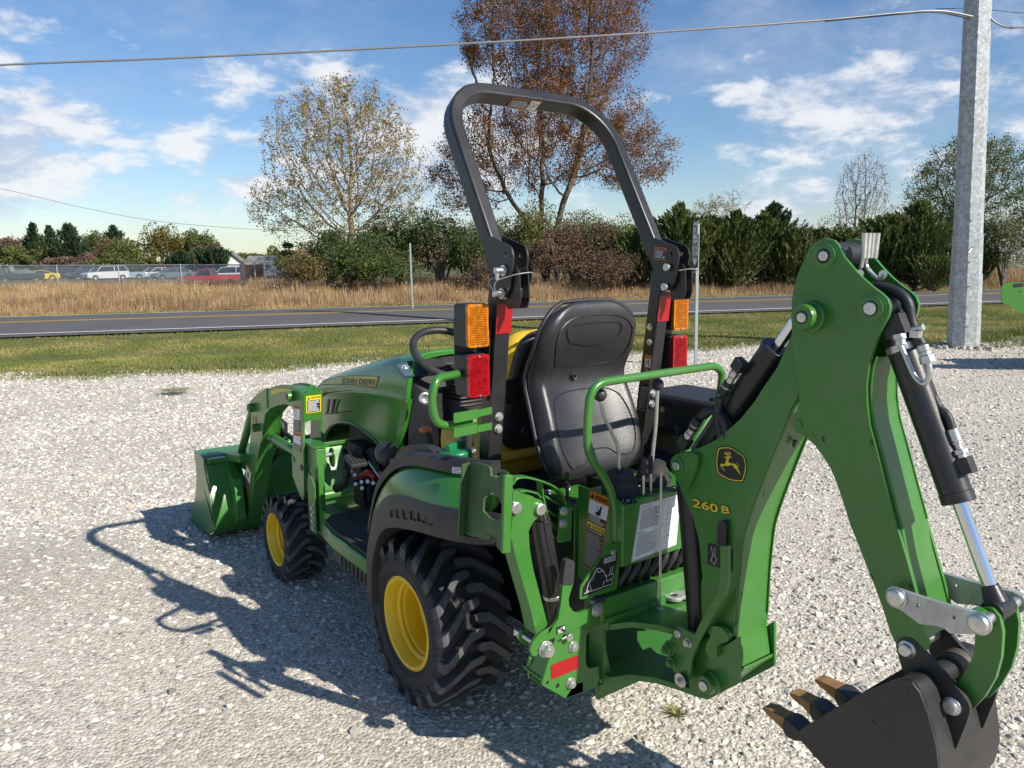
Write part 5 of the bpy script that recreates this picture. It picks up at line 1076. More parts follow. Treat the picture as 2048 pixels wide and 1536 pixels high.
# name band, curved along the hood shoulder
def onhood(x, y, lift=.002):
    Yk, czk, tzk, cwk = HY, HCZ, HTZ, HCW
    # march the sight line onto the lofted shoulder
    d = ray(x, y).normalized(); best = None
    for i in range(900):
        q = CAM+d*(2.2+i*.004); yy = q.y
        if yy < .6 or yy > 2.03: continue
        c = np.interp(yy, Yk, czk); t = np.interp(yy, Yk, tzk); w_ = np.interp(yy, Yk, cwk)
        if q.z < c or q.z > t+.02: continue
        f = (q.z-c)/(t-c); xs = -w_*np.interp(f, [0, .22, .52, .72, .87, .965, 1.0], [1, .985, .93, .86, .76, .55, .28])
        if q.x > xs: best = V3(xs-lift, yy, q.z+lift*.5); break
    return best
def hoodband():
    gold = MB()
    def strip(topc, botc, mi, lift, n=26):
        tp = [onhood(*p, lift) for p in spline2(topc, n)]; bt = [onhood(*p, lift) for p in spline2(botc, n)]
        pr = [(a, b) for a, b in zip(tp, bt) if a and b]; k = len(gold.v); rows = []
        for a, b in pr: rows.append([a, a*.5+b*.5, b])
        vs = [p for r in rows for p in r]; gold.add(vs, [(i*3+j, i*3+j+1, i*3+4+j, i*3+3+j) for i in range(len(rows)-1) for j in range(2)], mi)
    def spline2(c, n):
        L_ = [0]; 
        for a, b in zip(c[:-1], c[1:]): L_.append(L_[-1]+math.hypot(b[0]-a[0], b[1]-a[1]))
        return [(np.interp(t, L_, [p[0] for p in c]), np.interp(t, L_, [p[1] for p in c])) for t in np.linspace(0, L_[-1], n)]
    strip([(633, 770.5), (655, 759), (680, 752.5), (705, 751), (730, 751), (759, 752.5)], [(633, 770.8), (655, 770), (680, 769.5), (705, 770), (730, 773), (754, 776.5)], 1, .0015)
    strip([(637, 769), (657, 760.5), (682, 754), (705, 752.7), (730, 752.7), (757.5, 754)], [(637, 769.3), (657, 768.5), (682, 768), (705, 768.5), (730, 771), (752.5, 774)], 0, .0028)
    vs, fs = text_mesh('JOHN DEERE'); pts = []
    for x, y in vs:
        sx = 683+x*68+y*2.2; sy = 770.2-y*14.5+x*4.2
        pts.append(onhood(sx, sy, .0042) or V3(-.20, .9, 1.1))
    gold.add(pts, fs, 1)
    part(gold, 'name_band', ['dgold', 'dblack'], smooth=180)
hoodband()

# ---- dash, steering, cowl
mb = MB()
front_ = [V3(-.212, .66, .62), V3(-.222, .62, 1.04), V3(-.205, .625, 1.16), V3(-.15, .66, 1.232), V3(0, .67, 1.245), V3(.15, .66, 1.232), V3(.205, .625, 1.16), V3(.222, .62, 1.04), V3(.212, .66, .62)]
back = [V3(-.14, .56, .58), V3(-.15, .45, .90), V3(-.15, .50, 1.05), V3(-.12, .55, 1.10), V3(0, .55, 1.105), V3(.12, .55, 1.10), V3(.15, .50, 1.05), V3(.15, .45, .90), V3(.14, .56, .58)]
mb.loft([front_, back]); part(mb, 'dash_console', 'plastic', bevel=.008, smooth=40)
mb = MB(); mb.tube(spline([V3(-.232, .60, 1.05), V3(-.222, .60, 1.14), V3(-.17, .615, 1.235), V3(-.09, .63, 1.262), V3(.09, .63, 1.262), V3(.17, .615, 1.235), V3(.222, .60, 1.14), V3(.232, .60, 1.05)], 6), .011, 10); part(mb, 'cowl_edge', 'hoodgreen', smooth=70)
ia, ib = V3(0, .664, 1.240), V3(0, .552, 1.108); inn = V3(1, 0, 0).cross(ia-ib).normalized(); inn = -inn if inn.z < 0 else inn; ipl = (ia+inn*.008, inn)
iq = [P(787, 729, pl=ipl), P(853, 717, pl=ipl), P(874, 748, pl=ipl), P(806, 757, pl=ipl)]
ip = part(MB().prism(iq, inn*.006), 'instrument_panel', 'glassdash', bevel=.002)
M['decalface'] = mat('dial_face', (.05, .08, .11), .3)
d = Decal([q+inn*.006 for q in iq], ['decalface', 'white']); d.rect(.05, .08, .95, .92, 0, 0)
arc = [(.58+.20*math.cos(a)*.75, .5-.34*math.sin(a)) for a in np.linspace(-.5, 3.6, 22)]; d.line(arc, .03, 1, 1); d.line([(.58, .5), (.54, .2)], .04, 1, 1)
for a in np.linspace(-.4, 3.5, 9): d.line([(.58+.17*math.cos(a)*.75, .5-.29*math.sin(a)), (.58+.13*math.cos(a)*.75, .5-.22*math.sin(a))], .03, 1, 1)
d.line([(.24+.10*math.cos(a), .42-.19*math.sin(a)) for a in np.linspace(0, 3.14, 12)], .02, 1, 1); d.poly([(.19, .46), (.24, .30), (.29, .46)], 1, 1); d.rect(.78, .3, .88, .5, 1, 1)
d.build('dial_markings', ip)
sc_ = V3(0, .60, 1.258); sn = V3(0, -.55, .835).normalized(); sa = V3(1, 0, 0); sb_ = sn.cross(sa)
ring = [sc_+(sa*math.cos(a)+sb_*math.sin(a))*.178 for a in np.linspace(0, 2*math.pi, 49)[:-1]]
sw = part(MB().tube(ring, .0175, 12, closed=True), 'steering_wheel', 'plastic', smooth=70)
mb = MB(); mb.lathe([(-.06, .001), (-.06, .045), (-.03, .055), (-.022, .045), (-.02, .001)], sc_, sn, 24)
for a in (3.5, -.36, 1.57+3.14): e = sc_+(sa*math.cos(a)+sb_*math.sin(a))*.172; mb.bar([sc_-sn*.04, sc_*.55+e*.45-sn*.028, e], .062 if a != 4.71 else .045, .018, sn)
part(mb, 'wheel_spokes', 'plastic', parent=sw, bevel=.005)
mb = MB(); mb.cyl(sc_-sn*.05, V3(0, .62, 1.02), .04, 16); part(mb, 'steering_column', 'plastic')
mb = MB()
for k in range(6): mb.box(V3(0, .47, 1.13-k*.018), (.13, .12, .013))
mb.box((0, .48, .95), (.13, .13, .22)); part(mb, 'column_boot', 'plastic', bevel=.006)
part(MB().lathe([(-.02, .001), (-.02, .024), (.0, .028), (.004, .020), (-.006, .001)], P(850, 797, Y=.47), (-.2, -1, .2), 20), 'key_switch', 'zinc')

# ---- floor, steps
for s in (-1, 1):
    o = [(s*.30, .93), (s*.50, .93), (s*.565, .86), (s*.585, .70), (s*.585, .22), (s*.30, .22)]
    mb = MB().prism([V3(x, y, .40) for x, y in o], (0, 0, .072)); st = part(mb, 'foot_step', 'green', bevel=.012)
    o2 = [(s*.30, .915), (s*.49, .915), (s*.553, .85), (s*.572, .69), (s*.572, .22), (s*.30, .22)]
    part(MB().prism([V3(x, y, .475) for x, y in o2], (0, 0, .014)), 'step_mat', 'rubber', parent=st, bevel=.004)
    o3 = [(s*.30, .88), (s*.48, .885), (s*.535, .82), (s*.555, .68), (s*.555, .22), (s*.30, .22)]
    part(MB().prism([V3(x, y, .315) for x, y in o3], (0, 0, .088)), 'step_skirt', 'plastic', parent=st, bevel=.006)
    rb_ = MB()
    for k in range(11): y = .66-k*.042; rb_.box((s*.5565, y, .355), (.006, .006, .06))
    part(rb_, 'skirt_slots', 'dblack', parent=st)
part(MB().box((0, .50, .46), (.62, .80, .03)), 'floor_plate', 'plastic', bevel=.01)
# loader frame beam between tower and chassis
for s in (-1, 1):
    mb = MB(); mb.loft([[V3(s*.50, 1.115, .355), V3(s*.50, 1.115, .475), V3(s*.385, 1.125, .475), V3(s*.385, 1.125, .355)], [V3(s*.465, .80, .34), V3(s*.465, .80, .475), V3(s*.33, .86, .475), V3(s*.33, .86, .34)], [V3(s*.40, .62, .34), V3(s*.40, .62, .475), V3(s*.2, .62, .475), V3(s*.2, .62, .34)]])
    part(mb, 'loader_frame_beam', 'green', bevel=.008)

# ---- rear fenders (moulded green shell, black top cap and black flare)
def fender(s):
    X0 = .60
    def row(pts, x): return [V3(s*x_, P(a, b, X=-X0).y, P(a, b, X=-X0).z) if False else None for a, b in pts]
    # profiles run front to rear, measured on the outer face; (y, z)
    def yz(a, b, X=-X0): q = P(a, b, X=X); return (q.y, q.z)
    low = [(.262, .50), (.235, .60), (.185, .70), (.115, .775), (.03, .822), (-.08, .845), (-.20, .856), (-.31, .868), (-.40, .878), (-.45, .886)]
    high = [(.262, .50), (.250, .64), (.195, .78), (.12, .868), (.03, .922), (-.07, .951), (-.20, .966), (-.30, .973), (-.385, .977), (-.43, .980)]
    xl = [.605]*6+[.602, .594, .572, .540]; xm = [.603, .600, .597, .594, .592, .591, .586, .572, .545, .508]; xh = [.60, .592, .578, .565, .555, .547, .538, .522, .492, .455]
    g = MB(); A_ = []; B_ = []; C_ = []; D_ = []
    for (ly, lz), (hy, hz_), a, b, c in zip(low, high, xl, xm, xh):
        A_.append(V3(s*a, ly, lz)); m1 = (ly*.55+hy*.45, lz*.5+hz_*.5); B_.append(V3(s*b, *m1)); m2 = (ly*.15+hy*.85, lz*.18+hz_*.82); C_.append(V3(s*(b*.35+c*.65+.004), *m2)); D_.append(V3(s*c, hy, hz_))
    E_ = [p+V3(-s*.05, 0, .012) for p in D_]
    rows = [spline(r, 4) for r in (A_, B_, C_, D_, E_)]
    g.loft(rows, caps=False, closed=False); inner = [[p+V3(-s*.008, 0, -.006) for p in r] for r in rows]; g.loft(inner, caps=False, closed=False)
    g.loft([rows[0], inner[0]], caps=False, closed=False); g.add([r[-1] for r in rows]+[r[-1] for r in inner], [(i, i+1, 6+i, 5+i) for i in range(4)])
    f = part(g, 'rear_fender', 'hoodgreen', smooth=60)
    # rear face closing the green shell toward the inside
    R_ = [r[-1] for r in rows]; rf = MB(); rf.add([R_[0], R_[1], R_[2], R_[3], R_[4], V3(s*.44, -.43, .98), V3(s*.44, -.43, .88)], [(0, 1, 2, 3, 4, 5, 6)]); part(rf, 'fender_rear_face', 'hoodgreen', parent=f)
    # black flare: lip around the arch, wider toward the rear, turned in under
    fl = MB()
    lo = [(.268, .33), (.268, .50), (.24, .605), (.19, .705), (.12, .78), (.03, .828), (-.08, .850), (-.20, .861), (-.31, .872), (-.40, .882), (-.465, .888), (-.52, .888), (-.56, .880)]
    li = [(.215, .33), (.205, .47), (.175, .56), (.13, .635), (.07, .685), (-.01, .715), (-.10, .735), (-.20, .752), (-.30, .762), (-.39, .768), (-.46, .775), (-.53, .790), (-.575, .822)]
    xo = [.608]*7+[.605, .596, .576, .548, .515, .48]
    r1 = spline([V3(s*x, y, z) for (y, z), x in zip(lo, xo)], 3); r2 = spline([V3(s*(x+.012), y*.75+y2*.25, z*.75+z2*.25) for (y, z), (y2, z2), x in zip(lo, li, xo)], 3); r3 = spline([V3(s*(x+.012), y, z) for (y, z), x in zip(li, xo)], 3); r4 = spline([V3(s*(x-.03), y-.004, z-.015) for (y, z), x in zip(li, xo)], 3); r5 = spline([V3(s*.29, y, z+.0) for (y, z), x in zip(li, xo)], 3)
    fl.loft([r1, r2, r3, r4, r5], caps=False, closed=False); fl.loft([[p-V3(s*.01, 0, .003) for p in r] for r in (r1, r2)], caps=False, closed=False)
    part(fl, 'fender_flare', 'plastic', parent=f, smooth=50)
    # inner wheel house top so that no light comes through
    wh = MB(); wh.loft([[V3(s*.29, y, z+.03) for y, z in li], [V3(s*.585, y, z+.03) for y, z in li]], caps=False, closed=False); part(wh, 'wheel_house', 'dark', parent=f)
    iw = MB(); iw.prism([V3(s*.292, .30, .35), V3(s*.292, .30, .60), V3(s*.292, .18, .78), V3(s*.292, 0, .86), V3(s*.292, -.5, .90), V3(s*.292, -.5, .80), V3(s*.292, 0, .72), V3(s*.292, .2, .5), V3(s*.292, .24, .35)], (-s*.006, 0, 0)); part(iw, 'fender_inner_wall', 'plastic', parent=f)
    gr = MB()
    if s < 0:
        for x0, y0, y1, wd_ in ((781, 1021, 1033, 0), (792, 1020, 1034, 2), (805, 1020, 1037, 4), (820, 1022, 1039, 7), (835, 1026, 1043, 9), (851, 1030, 1048, 10), (870, 1034, 1054, 12)):
            X_ = -.6225 if x0 < 830 else -.620 if x0 < 845 else -.613 if x0 < 860 else -.600; a = P(x0, y0, X=X_); b = P(x0+1, y1, X=X_); c = P(x0+2+wd_, y1+1.5, X=X_); gr.tube([a, b, c], .0036, 6)
        part(gr, 'flare_grooves', 'dblack', parent=f)
    # black cap with grab handle
    cp = MB(); hi = [(.285, .61), (.215, .785), (.13, .880), (.04, .935), (-.07, .964), (-.20, .979), (-.30, .985), (-.38, .988), (-.43, .991)]; xo2 = [.590, .582, .572, .563, .556, .551, .545, .530, .505]
    xo2 = [.590, .582, .572, .563, .556, .550, .536, .506, .470]
    sp_ = lambda dx, dz, fix=None: spline([V3(s*(x+dx if fix is None else fix), y, z+dz) for (y, z), x in zip(hi, xo2)], 4)
    ra = sp_(.003, -.012); rb2 = sp_(.002, .026); rc = sp_(-.012, .037); rd_ = sp_(-.042, .037); re_ = sp_(-.052, -.09); rf_ = sp_(0, -.14, .29)
    cp.loft([ra, rb2, rc, rd_, re_, rf_], caps=False, closed=False); cp.add([ra[-1], rb2[-1], rc[-1], rd_[-1], re_[-1], V3(s*.435, -.43, .92)], [(0, 1, 2, 3, 4, 5)])
    cap = part(cp, 'fender_cap', 'plastic', parent=None, smooth=50) if False else part(cp, 'fender_cap', 'plastic', smooth=50)
    hpts = [P(x, y, X=-.50) for x, y in ((797, 942), (805, 912), (820, 900), (858, 899), (870, 906), (893, 942))]; hpts = hpts if s < 0 else [V3(-p.x, p.y, p.z) for p in hpts]
    part(MB().bar(smoothpath(hpts, .05, 4), .040, .040, (s, 0, 0)), 'grab_handle', 'plastic', parent=cap, bevel=.009)
    part(MB().lathe([(-.01, .03), (.012, .027), (.014, .018), (.010, .001)], P(822, 926, X=-.49) if s < 0 else V3(.46, .02, 1.0), (-.4*1, -.5, .75), 20), 'rate_knob', 'white', parent=cap)
    return f, cap
fenderL, capL = fender(-1); fenderR, capR = fender(1)
if True:
    q = [P(905, 934, X=-.5455), P(934, 935.5, X=-.5455), P(934, 949, X=-.5455), P(905, 946, X=-.5455)]
    d = Decal(q, ['white', 'dblack']); d.rect(0, 0, 1, 1, 0, 0); d.text('ULTRA LOW', .08, .10, .66, .36, 1, 1); d.text('SULFUR', .08, .42, .5, .62, 1, 1); d.text('FUEL ONLY', .08, .70, .62, .90, 1, 1); d.rect(.76, .2, .92, .5, 1, 1); d.rect(.76, .58, .92, .85, 1, 1); d.build('fuel_label', capL)
# fuel cap
fc = P(911, 926, X=-.455)
mb = MB(); mb.cyl(fc+V3(0, 0, -.03), fc+V3(0, 0, .028), .040, 28, 1); mb.lathe([(.024, .001), (.024, .054), (.034, .060), (.044, .060), (.052, .052), (.056, .001)], fc, (0, 0, 1), 28, 0)
mb.bar([fc+V3(-.045, -.02, .064), fc+V3(.045, .02, .064)], .022, .026, (0, 0, 1), 0); part(mb, 'fuel_cap', ['capgreen', 'plastic'], parent=capL, bevel=.003)
# levers around the seat
q0 = P(868, 925, X=-.30); q1 = P(862, 890, X=-.30); q2 = P(852, 862, X=-.31)
lv = part(MB().tube([q0+V3(0, -.06, -.10), q0, q1], [.010, .009, .008], 8), 'range_lever', 'dark')
part(MB().lathe([(-.075, .012), (-.04, .017), (0, .022), (.004, .026)], q2, (q2-q1), 18), 'lever_grip', 'plastic', parent=lv); part(MB().sphere(q2+(q2-q1).normalized()*.006, .028, 10, sc=(1, 1, .6)), 'orange_cap', 'orangegrip', parent=lv)
# loader joystick seen end on, and the diff-lock pedal
k = P(773, 907, X=-.42); jb = part(MB().sphere(k, .052, 14, sc=(.95, 1.15, 1.0)), 'joystick_knob', 'plastic', smooth=180)
j2 = P(786, 918, X=-.46); mb = MB(); mb.cyl(j2, j2+V3(0, 0, -.06), .014, 12); mb.cyl(j2+V3(0, 0, -.03), j2+V3(0, 0, -.037), .0155, 12, 1); mb.tube([j2+V3(0, 0, -.06), j2+V3(.02, .03, -.14)], .008, 8, 2); mb.box(j2+V3(.0, .06, -.085), (.05, .05, .04), 2); part(mb, 'switch_stalk', ['plastic', 'orangegrip', 'dark'], parent=jb)
pd = [P(690, 911, X=-.40), P(731, 914, X=-.40), P(727, 933, X=-.40), P(693, 928, X=-.40)]
mb = MB(); mb.box(P(711, 922, X=-.37), (.085, .10, .024), R=Matrix.Rotation(.30, 3, 'X')); 
pdl = part(mb, 'brake_pedal', 'rubber', bevel=.006)
pr = MB(); pc_ = P(711, 922, X=-.37)
for kx in (-.03, -.01, .01, .03): pr.box(pc_+Matrix.Rotation(.30, 3, 'X')@V3(kx, 0, .014), (.007, .09, .006), R=Matrix.Rotation(.30, 3, 'X'))
part(pr, 'pedal_ribs', 'lug', parent=pdl)
part(MB().tube(spline([P(693, 935, X=-.38), P(692, 958, X=-.38), P(684, 972, X=-.38), P(672, 975, X=-.38)], 5), [.020]*16, 10), 'pedal_arm', 'dark', parent=pdl)

# ---- tractor seat (yellow cushions, black shell behind)
mb = MB()
def cushion(mb, c, w_, h, d, axis_up, n=10, r=.45, mi=0, taper=.85):
    """soft slab: superellipse outline, domed"""
    up = Vector(axis_up).normalized(); rt = V3(1, 0, 0); f = rt.cross(up); rings = []
    for kx, sc in ((-1, .72), (-.9, .9), (-.55, .99), (0, 1), (.5, .99), (.88, .88), (1, .70)):
        ring = []
        for i in range(36):
            a = 2*math.pi*i/36; ca, sa_ = math.cos(a), math.sin(a); x = abs(ca)**r*(1 if ca >= 0 else -1); z = abs(sa_)**r*(1 if sa_ >= 0 else -1); tp = 1-(1-taper)*(z*.5+.5)
            ring.append(c+rt*(x*w_/2*sc*tp)+up*(z*h/2*(sc*.5+.5))+f*(kx*d/2))
        rings.append(ring)
    mb.loft(rings, mi=mi); return mb
up = V3(0, -.24, 1)
cushion(mb, V3(0, -.075, 1.19), .47, .46, .11, up, taper=.80); ts = part(mb, 'tractor_seat', 'vinyl', smooth=180)
mb = MB(); cushion(mb, V3(0, -.13, 1.185), .43, .49, .05, up, taper=.78); part(mb, 'seat_shell', 'plastic', parent=ts, smooth=180)
mb = MB(); cushion(mb, V3(0, .16, .905), .48, .50, .13, V3(0, 1, .10), taper=.92); part(mb, 'seat_cushion', 'vinyl', parent=ts, smooth=180)
mb = MB(); mb.cyl((-.24, -.10, .93), (.24, -.10, .93), .022, 12); mb.cyl((-.25, -.08, .93), (.25, -.08, .93), .012, 12); part(mb, 'lower_roll', 'vinyl', parent=ts)
mb = MB(); mb.box((0, .12, .80), (.44, .52, .10)); mb.box((0, -.2, .78), (.5, .3, .05)); part(mb, 'seat_base', 'dark', parent=ts, bevel=.01)
bl = MB()
for a in ((1080, 678), ): bl.lathe([(0, .012), (.008, .010), (.008, .001)], P(*a, Y=-.18), (0, -1, .2), 16)
part(bl, 'shell_screw', 'zinc', parent=ts)
q = P(1053, 862, Y=-.205); part(MB().lathe([(0, .024), (.006, .022), (.008, .001)], q, (0, -1, .1), 20), 'shell_plug', 'plastic', parent=ts)
for a, b in (((1027, 770), (1022, 777)), ): part(MB().box(P(1025, 782, Y=-.20), (.075, .012, .09)), 'seat_bracket', 'blackpaint', parent=ts, bevel=.003)
bl = MB()
for a in ((1027, 774), (1025, 791)): bl.bolt(P(*a, Y=-.208), (0, -1, 0), .009, .008)
part(bl, 'bracket_bolts', 'blackpaint', parent=ts)
# seat belt buckle arm
mb = MB(); mb.tube([P(936, 890, X=-.33), P(945, 912, X=-.34), P(952, 926, X=-.34)], .010, 8); mb.box(P(934, 876, X=-.33), (.03, .045, .06)); mb.bolt(P(946, 903, X=-.36), (-1, -.5, 0), .010, .012, 1); part(mb, 'belt_anchor', ['plastic', 'zinc'], bevel=.003)
# dark deck behind the seat
mb = MB(); mb.box((0, -.30, .84), (.54, .30, .04)); mb.box((0, -.33, .70), (.50, .20, .24)); mb.cyl((-.22, -.36, .9), (.2, -.36, .9), .018, 10)
for k in range(5): mb.bolt((-.2+.09*k, -.40, .863), (0, 0, 1), .010, .012, 1)
part(mb, 'rear_deck', ['dark', 'zinc'], bevel=.006)

# ---- roll bar
M['zincblock'] = M['zinc']
HPc = P(1003, 500, X=-.378)
hoop_n = V3(0, -1, .576).normalized(); hoop_p = V3(0, -.321, 1.75); hl = (hoop_p, hoop_n)
lft = [(1001, 492), (893, 228), (896, 196), (915, 178), (960, 180)]
def hp3(x, y): return P(x, y, pl=hl)
# centre line of the upper hoop: symmetric about x = 0
HW = .378; up_ = V3(0, .576, 1).normalized()
def hpt(x, t): return hoop_p+V3(x, 0, 0)+up_*t
hoop = [hpt(-HW, -.03), hpt(-HW, .43)]+[hpt(-HW+.19*(1-math.cos(a)), .43+.198*math.sin(a)) for a in np.linspace(.12, math.pi/2, 9)]+[hpt(HW-.19*(1-math.cos(a)), .43+.198*math.sin(a)) for a in np.linspace(math.pi/2, .12, 9)]+[hpt(HW, .43), hpt(HW, -.03)]
rb = MB().bar(hoop, .050, .064, hoop_n); rops = part(rb, 'roll_bar', 'blackpaint', bevel=.009, seg=3)
for s in (-1, 1):
    # lower post, fold at the foot
    cx_ = s*.378
    pts = [V3(cx_-s*.05, -.27, .84), V3(cx_-s*.012, -.282, .93), V3(cx_, -.295, 1.02), V3(cx_, -.312, 1.155), V3(cx_, -.364, 1.54), V3(cx_, -.375, 1.64)]
    po = part(MB().bar(pts, .060, .060, (0, 1, 0)), 'roll_bar_post', 'blackpaint', bevel=.007, seg=3)
    # hinge plates of the upper hoop, outer and inner
    out = [(977, 471.3), (1021, 492, 7), (1026, 512, 6), (1020, 578, 5), (1010, 596, 6), (998, 596, 5), (987, 560, 0), (980.8, 547.4), (963.3, 490.1, 2)]
    o3 = [P(x, y, X=-.410) for x, y in rnd(out)]; hole = [P(x, y, X=-.410) for x, y in circ_px(1011.4, 510.3, 3.4, 6)]
    for xo in (.410, .346):
        oo = [V3(s*xo, p.y, p.z) for p in o3]; hh = [V3(s*xo, p.y, p.z) for p in hole]
        part(MB().prism(oo, (-s*.007 if xo > .38 else s*.007, 0, 0), [hh]), 'hinge_plate', 'blackpaint', parent=rops, bevel=.0015)
    # channel between, with the bright stop block
    yb = P(1030, 555, X=-.378)
    ch = [V3(0, -.492, 1.665), V3(0, -.508, 1.650), V3(0, -.512, 1.56), V3(0, -.50, 1.535), V3(0, -.44, 1.53), V3(0, -.42, 1.66)]
    for xo in (.395, .361): part(MB().prism([V3(s*xo, p.y, p.z) for p in ch], (s*.005, 0, 0)), 'hinge_cheek', 'blackpaint', parent=rops, bevel=.001)
    bq = [P(x, y, X=-.378) for x, y in ((1034, 573), (1041, 576), (1040, 596), (1031, 601), (1014, 600), (1014, 576))]
    blk = part(MB().loft([[V3(s*.378+e, p.y, p.z) for p in bq] for e in (-.015, .015)]), 'stop_block', 'zincblock', parent=rops, bevel=.004) if 'zincblock' in M else None
    for yy, zz, h in ((P(1009, 541, X=-.41), None, .030), (P(1006, 587, X=-.41), None, .030)):
        a = V3(s*.412, yy.y, yy.z); m_ = MB(); m_.cyl(a, a+V3(s*.005, 0, 0), .018, 18); m_.cyl(a+V3(s*.005, 0, 0), a+V3(s*.034, 0, 0), .0105, 14); m_.cyl(V3(s*.35, yy.y, yy.z), V3(s*.405, yy.y, yy.z), .009, 12); a2 = V3(s*.339, yy.y, yy.z); m_.cyl(a2, a2-V3(s*.012, 0, 0), .014, 14)
        part(m_, 'hinge_pin', 'zinc', parent=rops)
    p1 = P(1009, 541, X=-.41); p2 = P(1006, 587, X=-.41); a = V3(s*.438, p1.y, p1.z); b_ = V3(s*.438, p2.y, p2.z)
    part(MB().tube([a+V3(0, 0, 0), a+V3(0, 0, -.03)], [.008, .006], 8).tube(spline([a+V3(0, 0, -.03), a*.5+b_*.5+V3(0, .012, -.01), b_], 5), .0016, 5).tube(spline([a+V3(0, 0, -.02), a*.5+b_*.5+V3(0, .045, 0), b_], 6), .0016, 5).tube(spline([a+V3(0, -.0, -.03), V3(s*.42, -.515, a.z-.012), V3(s*.37, -.525, a.z-.006), V3(s*.335, -.50, a.z-.012)], 6), .002, 5), 'pin_lanyard', 'zinc', parent=rops)
    part(MB().prism([V3(s*.410, -.37, 1.50), V3(s*.410, -.30, 1.50), V3(s*.410, -.28, 1.24), V3(s*.410, -.33, 1.21)], (s*.006, 0, 0)), 'bracket_web', 'blackpaint', bevel=.002)
    # red tape on the post
    rq = [V3(s*.378-.031, -.3955, 1.545), V3(s*.378+.031, -.3955, 1.545), V3(s*.378+.031, -.3835, 1.445), V3(s*.378-.031, -.3835, 1.445)]
    part(MB().prism(rq, (0, -.0015, 0)), 'reflective_tape', 'red', parent=po)
    # lamp bracket: plate stepping outward from the post
    part(MB().prism([V3(s*.395, -.305, 1.50), V3(s*.52, -.305, 1.50), V3(s*.52, -.305, 1.27), V3(s*.395, -.305, 1.22)], (0, .006, 0)), 'lamp_bracket', 'blackpaint', parent=po, bevel=.002)
    for (a, z0, z1_, m_, nm) in ((.478, 1.405, 1.548, 'amber', 'turn_lamp'), (.478, 1.240, 1.383, 'redlens', 'tail_light')):
        cy_ = -.345; x0, x1 = a-.042, a+.042
        def rbox(x0, x1, z0, z1_, y0, y1, r):
            pr_ = rnd([(x0, z0, r), (x1, z0, r), (x1, z1_, r), (x0, z1_, r)], 4); return [V3(s*x, y0, z) for x, z in pr_], (0, y1-y0, 0)
        o_, v_ = rbox(x0, x1, z0, z1_, -.372, -.305, .012); hb = part(MB().prism(o_, v_), nm, 'plastic', bevel=.003)
        o_, v_ = rbox(x0+.001, x1-.001, z0+.001, z1_-.001, -.388, -.372, .012); ln = part(MB().prism(o_, v_), 'lens', m_, parent=hb, bevel=.003)
        pz = MB()      # moulded prisms of the lens
        nx, nz = 9, 17
        for i in range(nx):
            for j in range(nz):
                xx = x0+.012+(x1-x0-.024)*i/(nx-1); z_ = z0+.013+(z1_-z0-.026)*j/(nz-1); w_ = (x1-x0-.024)/(nx-1)*.40; hh_ = (z1_-z0-.026)/(nz-1)*.40
                y = -.3885
                pz.add([V3(s*(xx-w_), y, z_-hh_), V3(s*(xx+w_), y, z_-hh_), V3(s*(xx+w_), y, z_+hh_), V3(s*(xx-w_), y, z_+hh_), V3(s*xx, y-.0045, z_)], [(0, 1, 4), (1, 2, 4), (2, 3, 4), (3, 0, 4)])
        pm_ = part(pz, 'lens_prisms', m_, parent=ln, smooth=5) if False else part(pz, 'lens_prisms', m_, parent=hb, smooth=5); pm_['kind'] = 'stuff'
        sc2 = MB()
        for z_ in (z0+.007, z1_-.007): sc2.cyl(V3(s*a, -.3885, z_), V3(s*a, -.392, z_), .0035, 10)
        part(sc2, 'lens_screws', 'zinc', parent=hb)
    bl = MB()
    for q in ((994.5, 833.9), (993.3, 858)): g_ = P(*q, X=-.378); bl.bolt(V3(s*.372, g_.y-.0, g_.z)+V3(0, -.001, 0), (0, -1, 0), .012, .010)
    bb = part(bl, 'post_bolts', 'zinc', parent=po)
    if s > 0:
        bl = MB()
        for q in ((1300.5, 654), (1299.5, 684)): g_ = P(*q, X=.347); bl.bolt(g_, (-1, 0, 0), .010, .009)
        part(bl, 'post_side_bolts', 'zinc', parent=po)
# ================================================================== FRONT LOADER
def cn(l, ox, oy, sc): return [((p[0]/sc+ox, p[1]/sc+oy) if len(p) == 2 else (p[0]/sc+ox, p[1]/sc+oy, p[2]/sc)) for p in l]
XO, XI = -.530, -.428
arm_out = cn([(190, 600), (340, 450), (500, 360), (600, 340), (700, 300), (820, 280), (950, 295), (1080, 350), (1200, 450, 20), (1200, 800), (1225, 1536)], 480, 740, 9.6)[:-1]+\
          cn([(1020, 500), (1030, 1100), (1020, 1180, 10), (990, 1130), (960, 1050), (925, 950), (925, 750), (930, 600), (935, 400), (925, 330, 30), (860, 308), (790, 320), (720, 350), (680, 400), (665, 480), (655, 580, 30), (600, 590, 30), (560, 520)], 380, 740, 4.519)
low_arm = [(502, 826), (500.6, 877), (495, 928), (488, 975), (480, 1000), (476, 1022, 3), (483, 1042, 3), (492, 1042, 3), (501, 1020), (507, 975), (512, 935), (519, 895), (526, 868)]
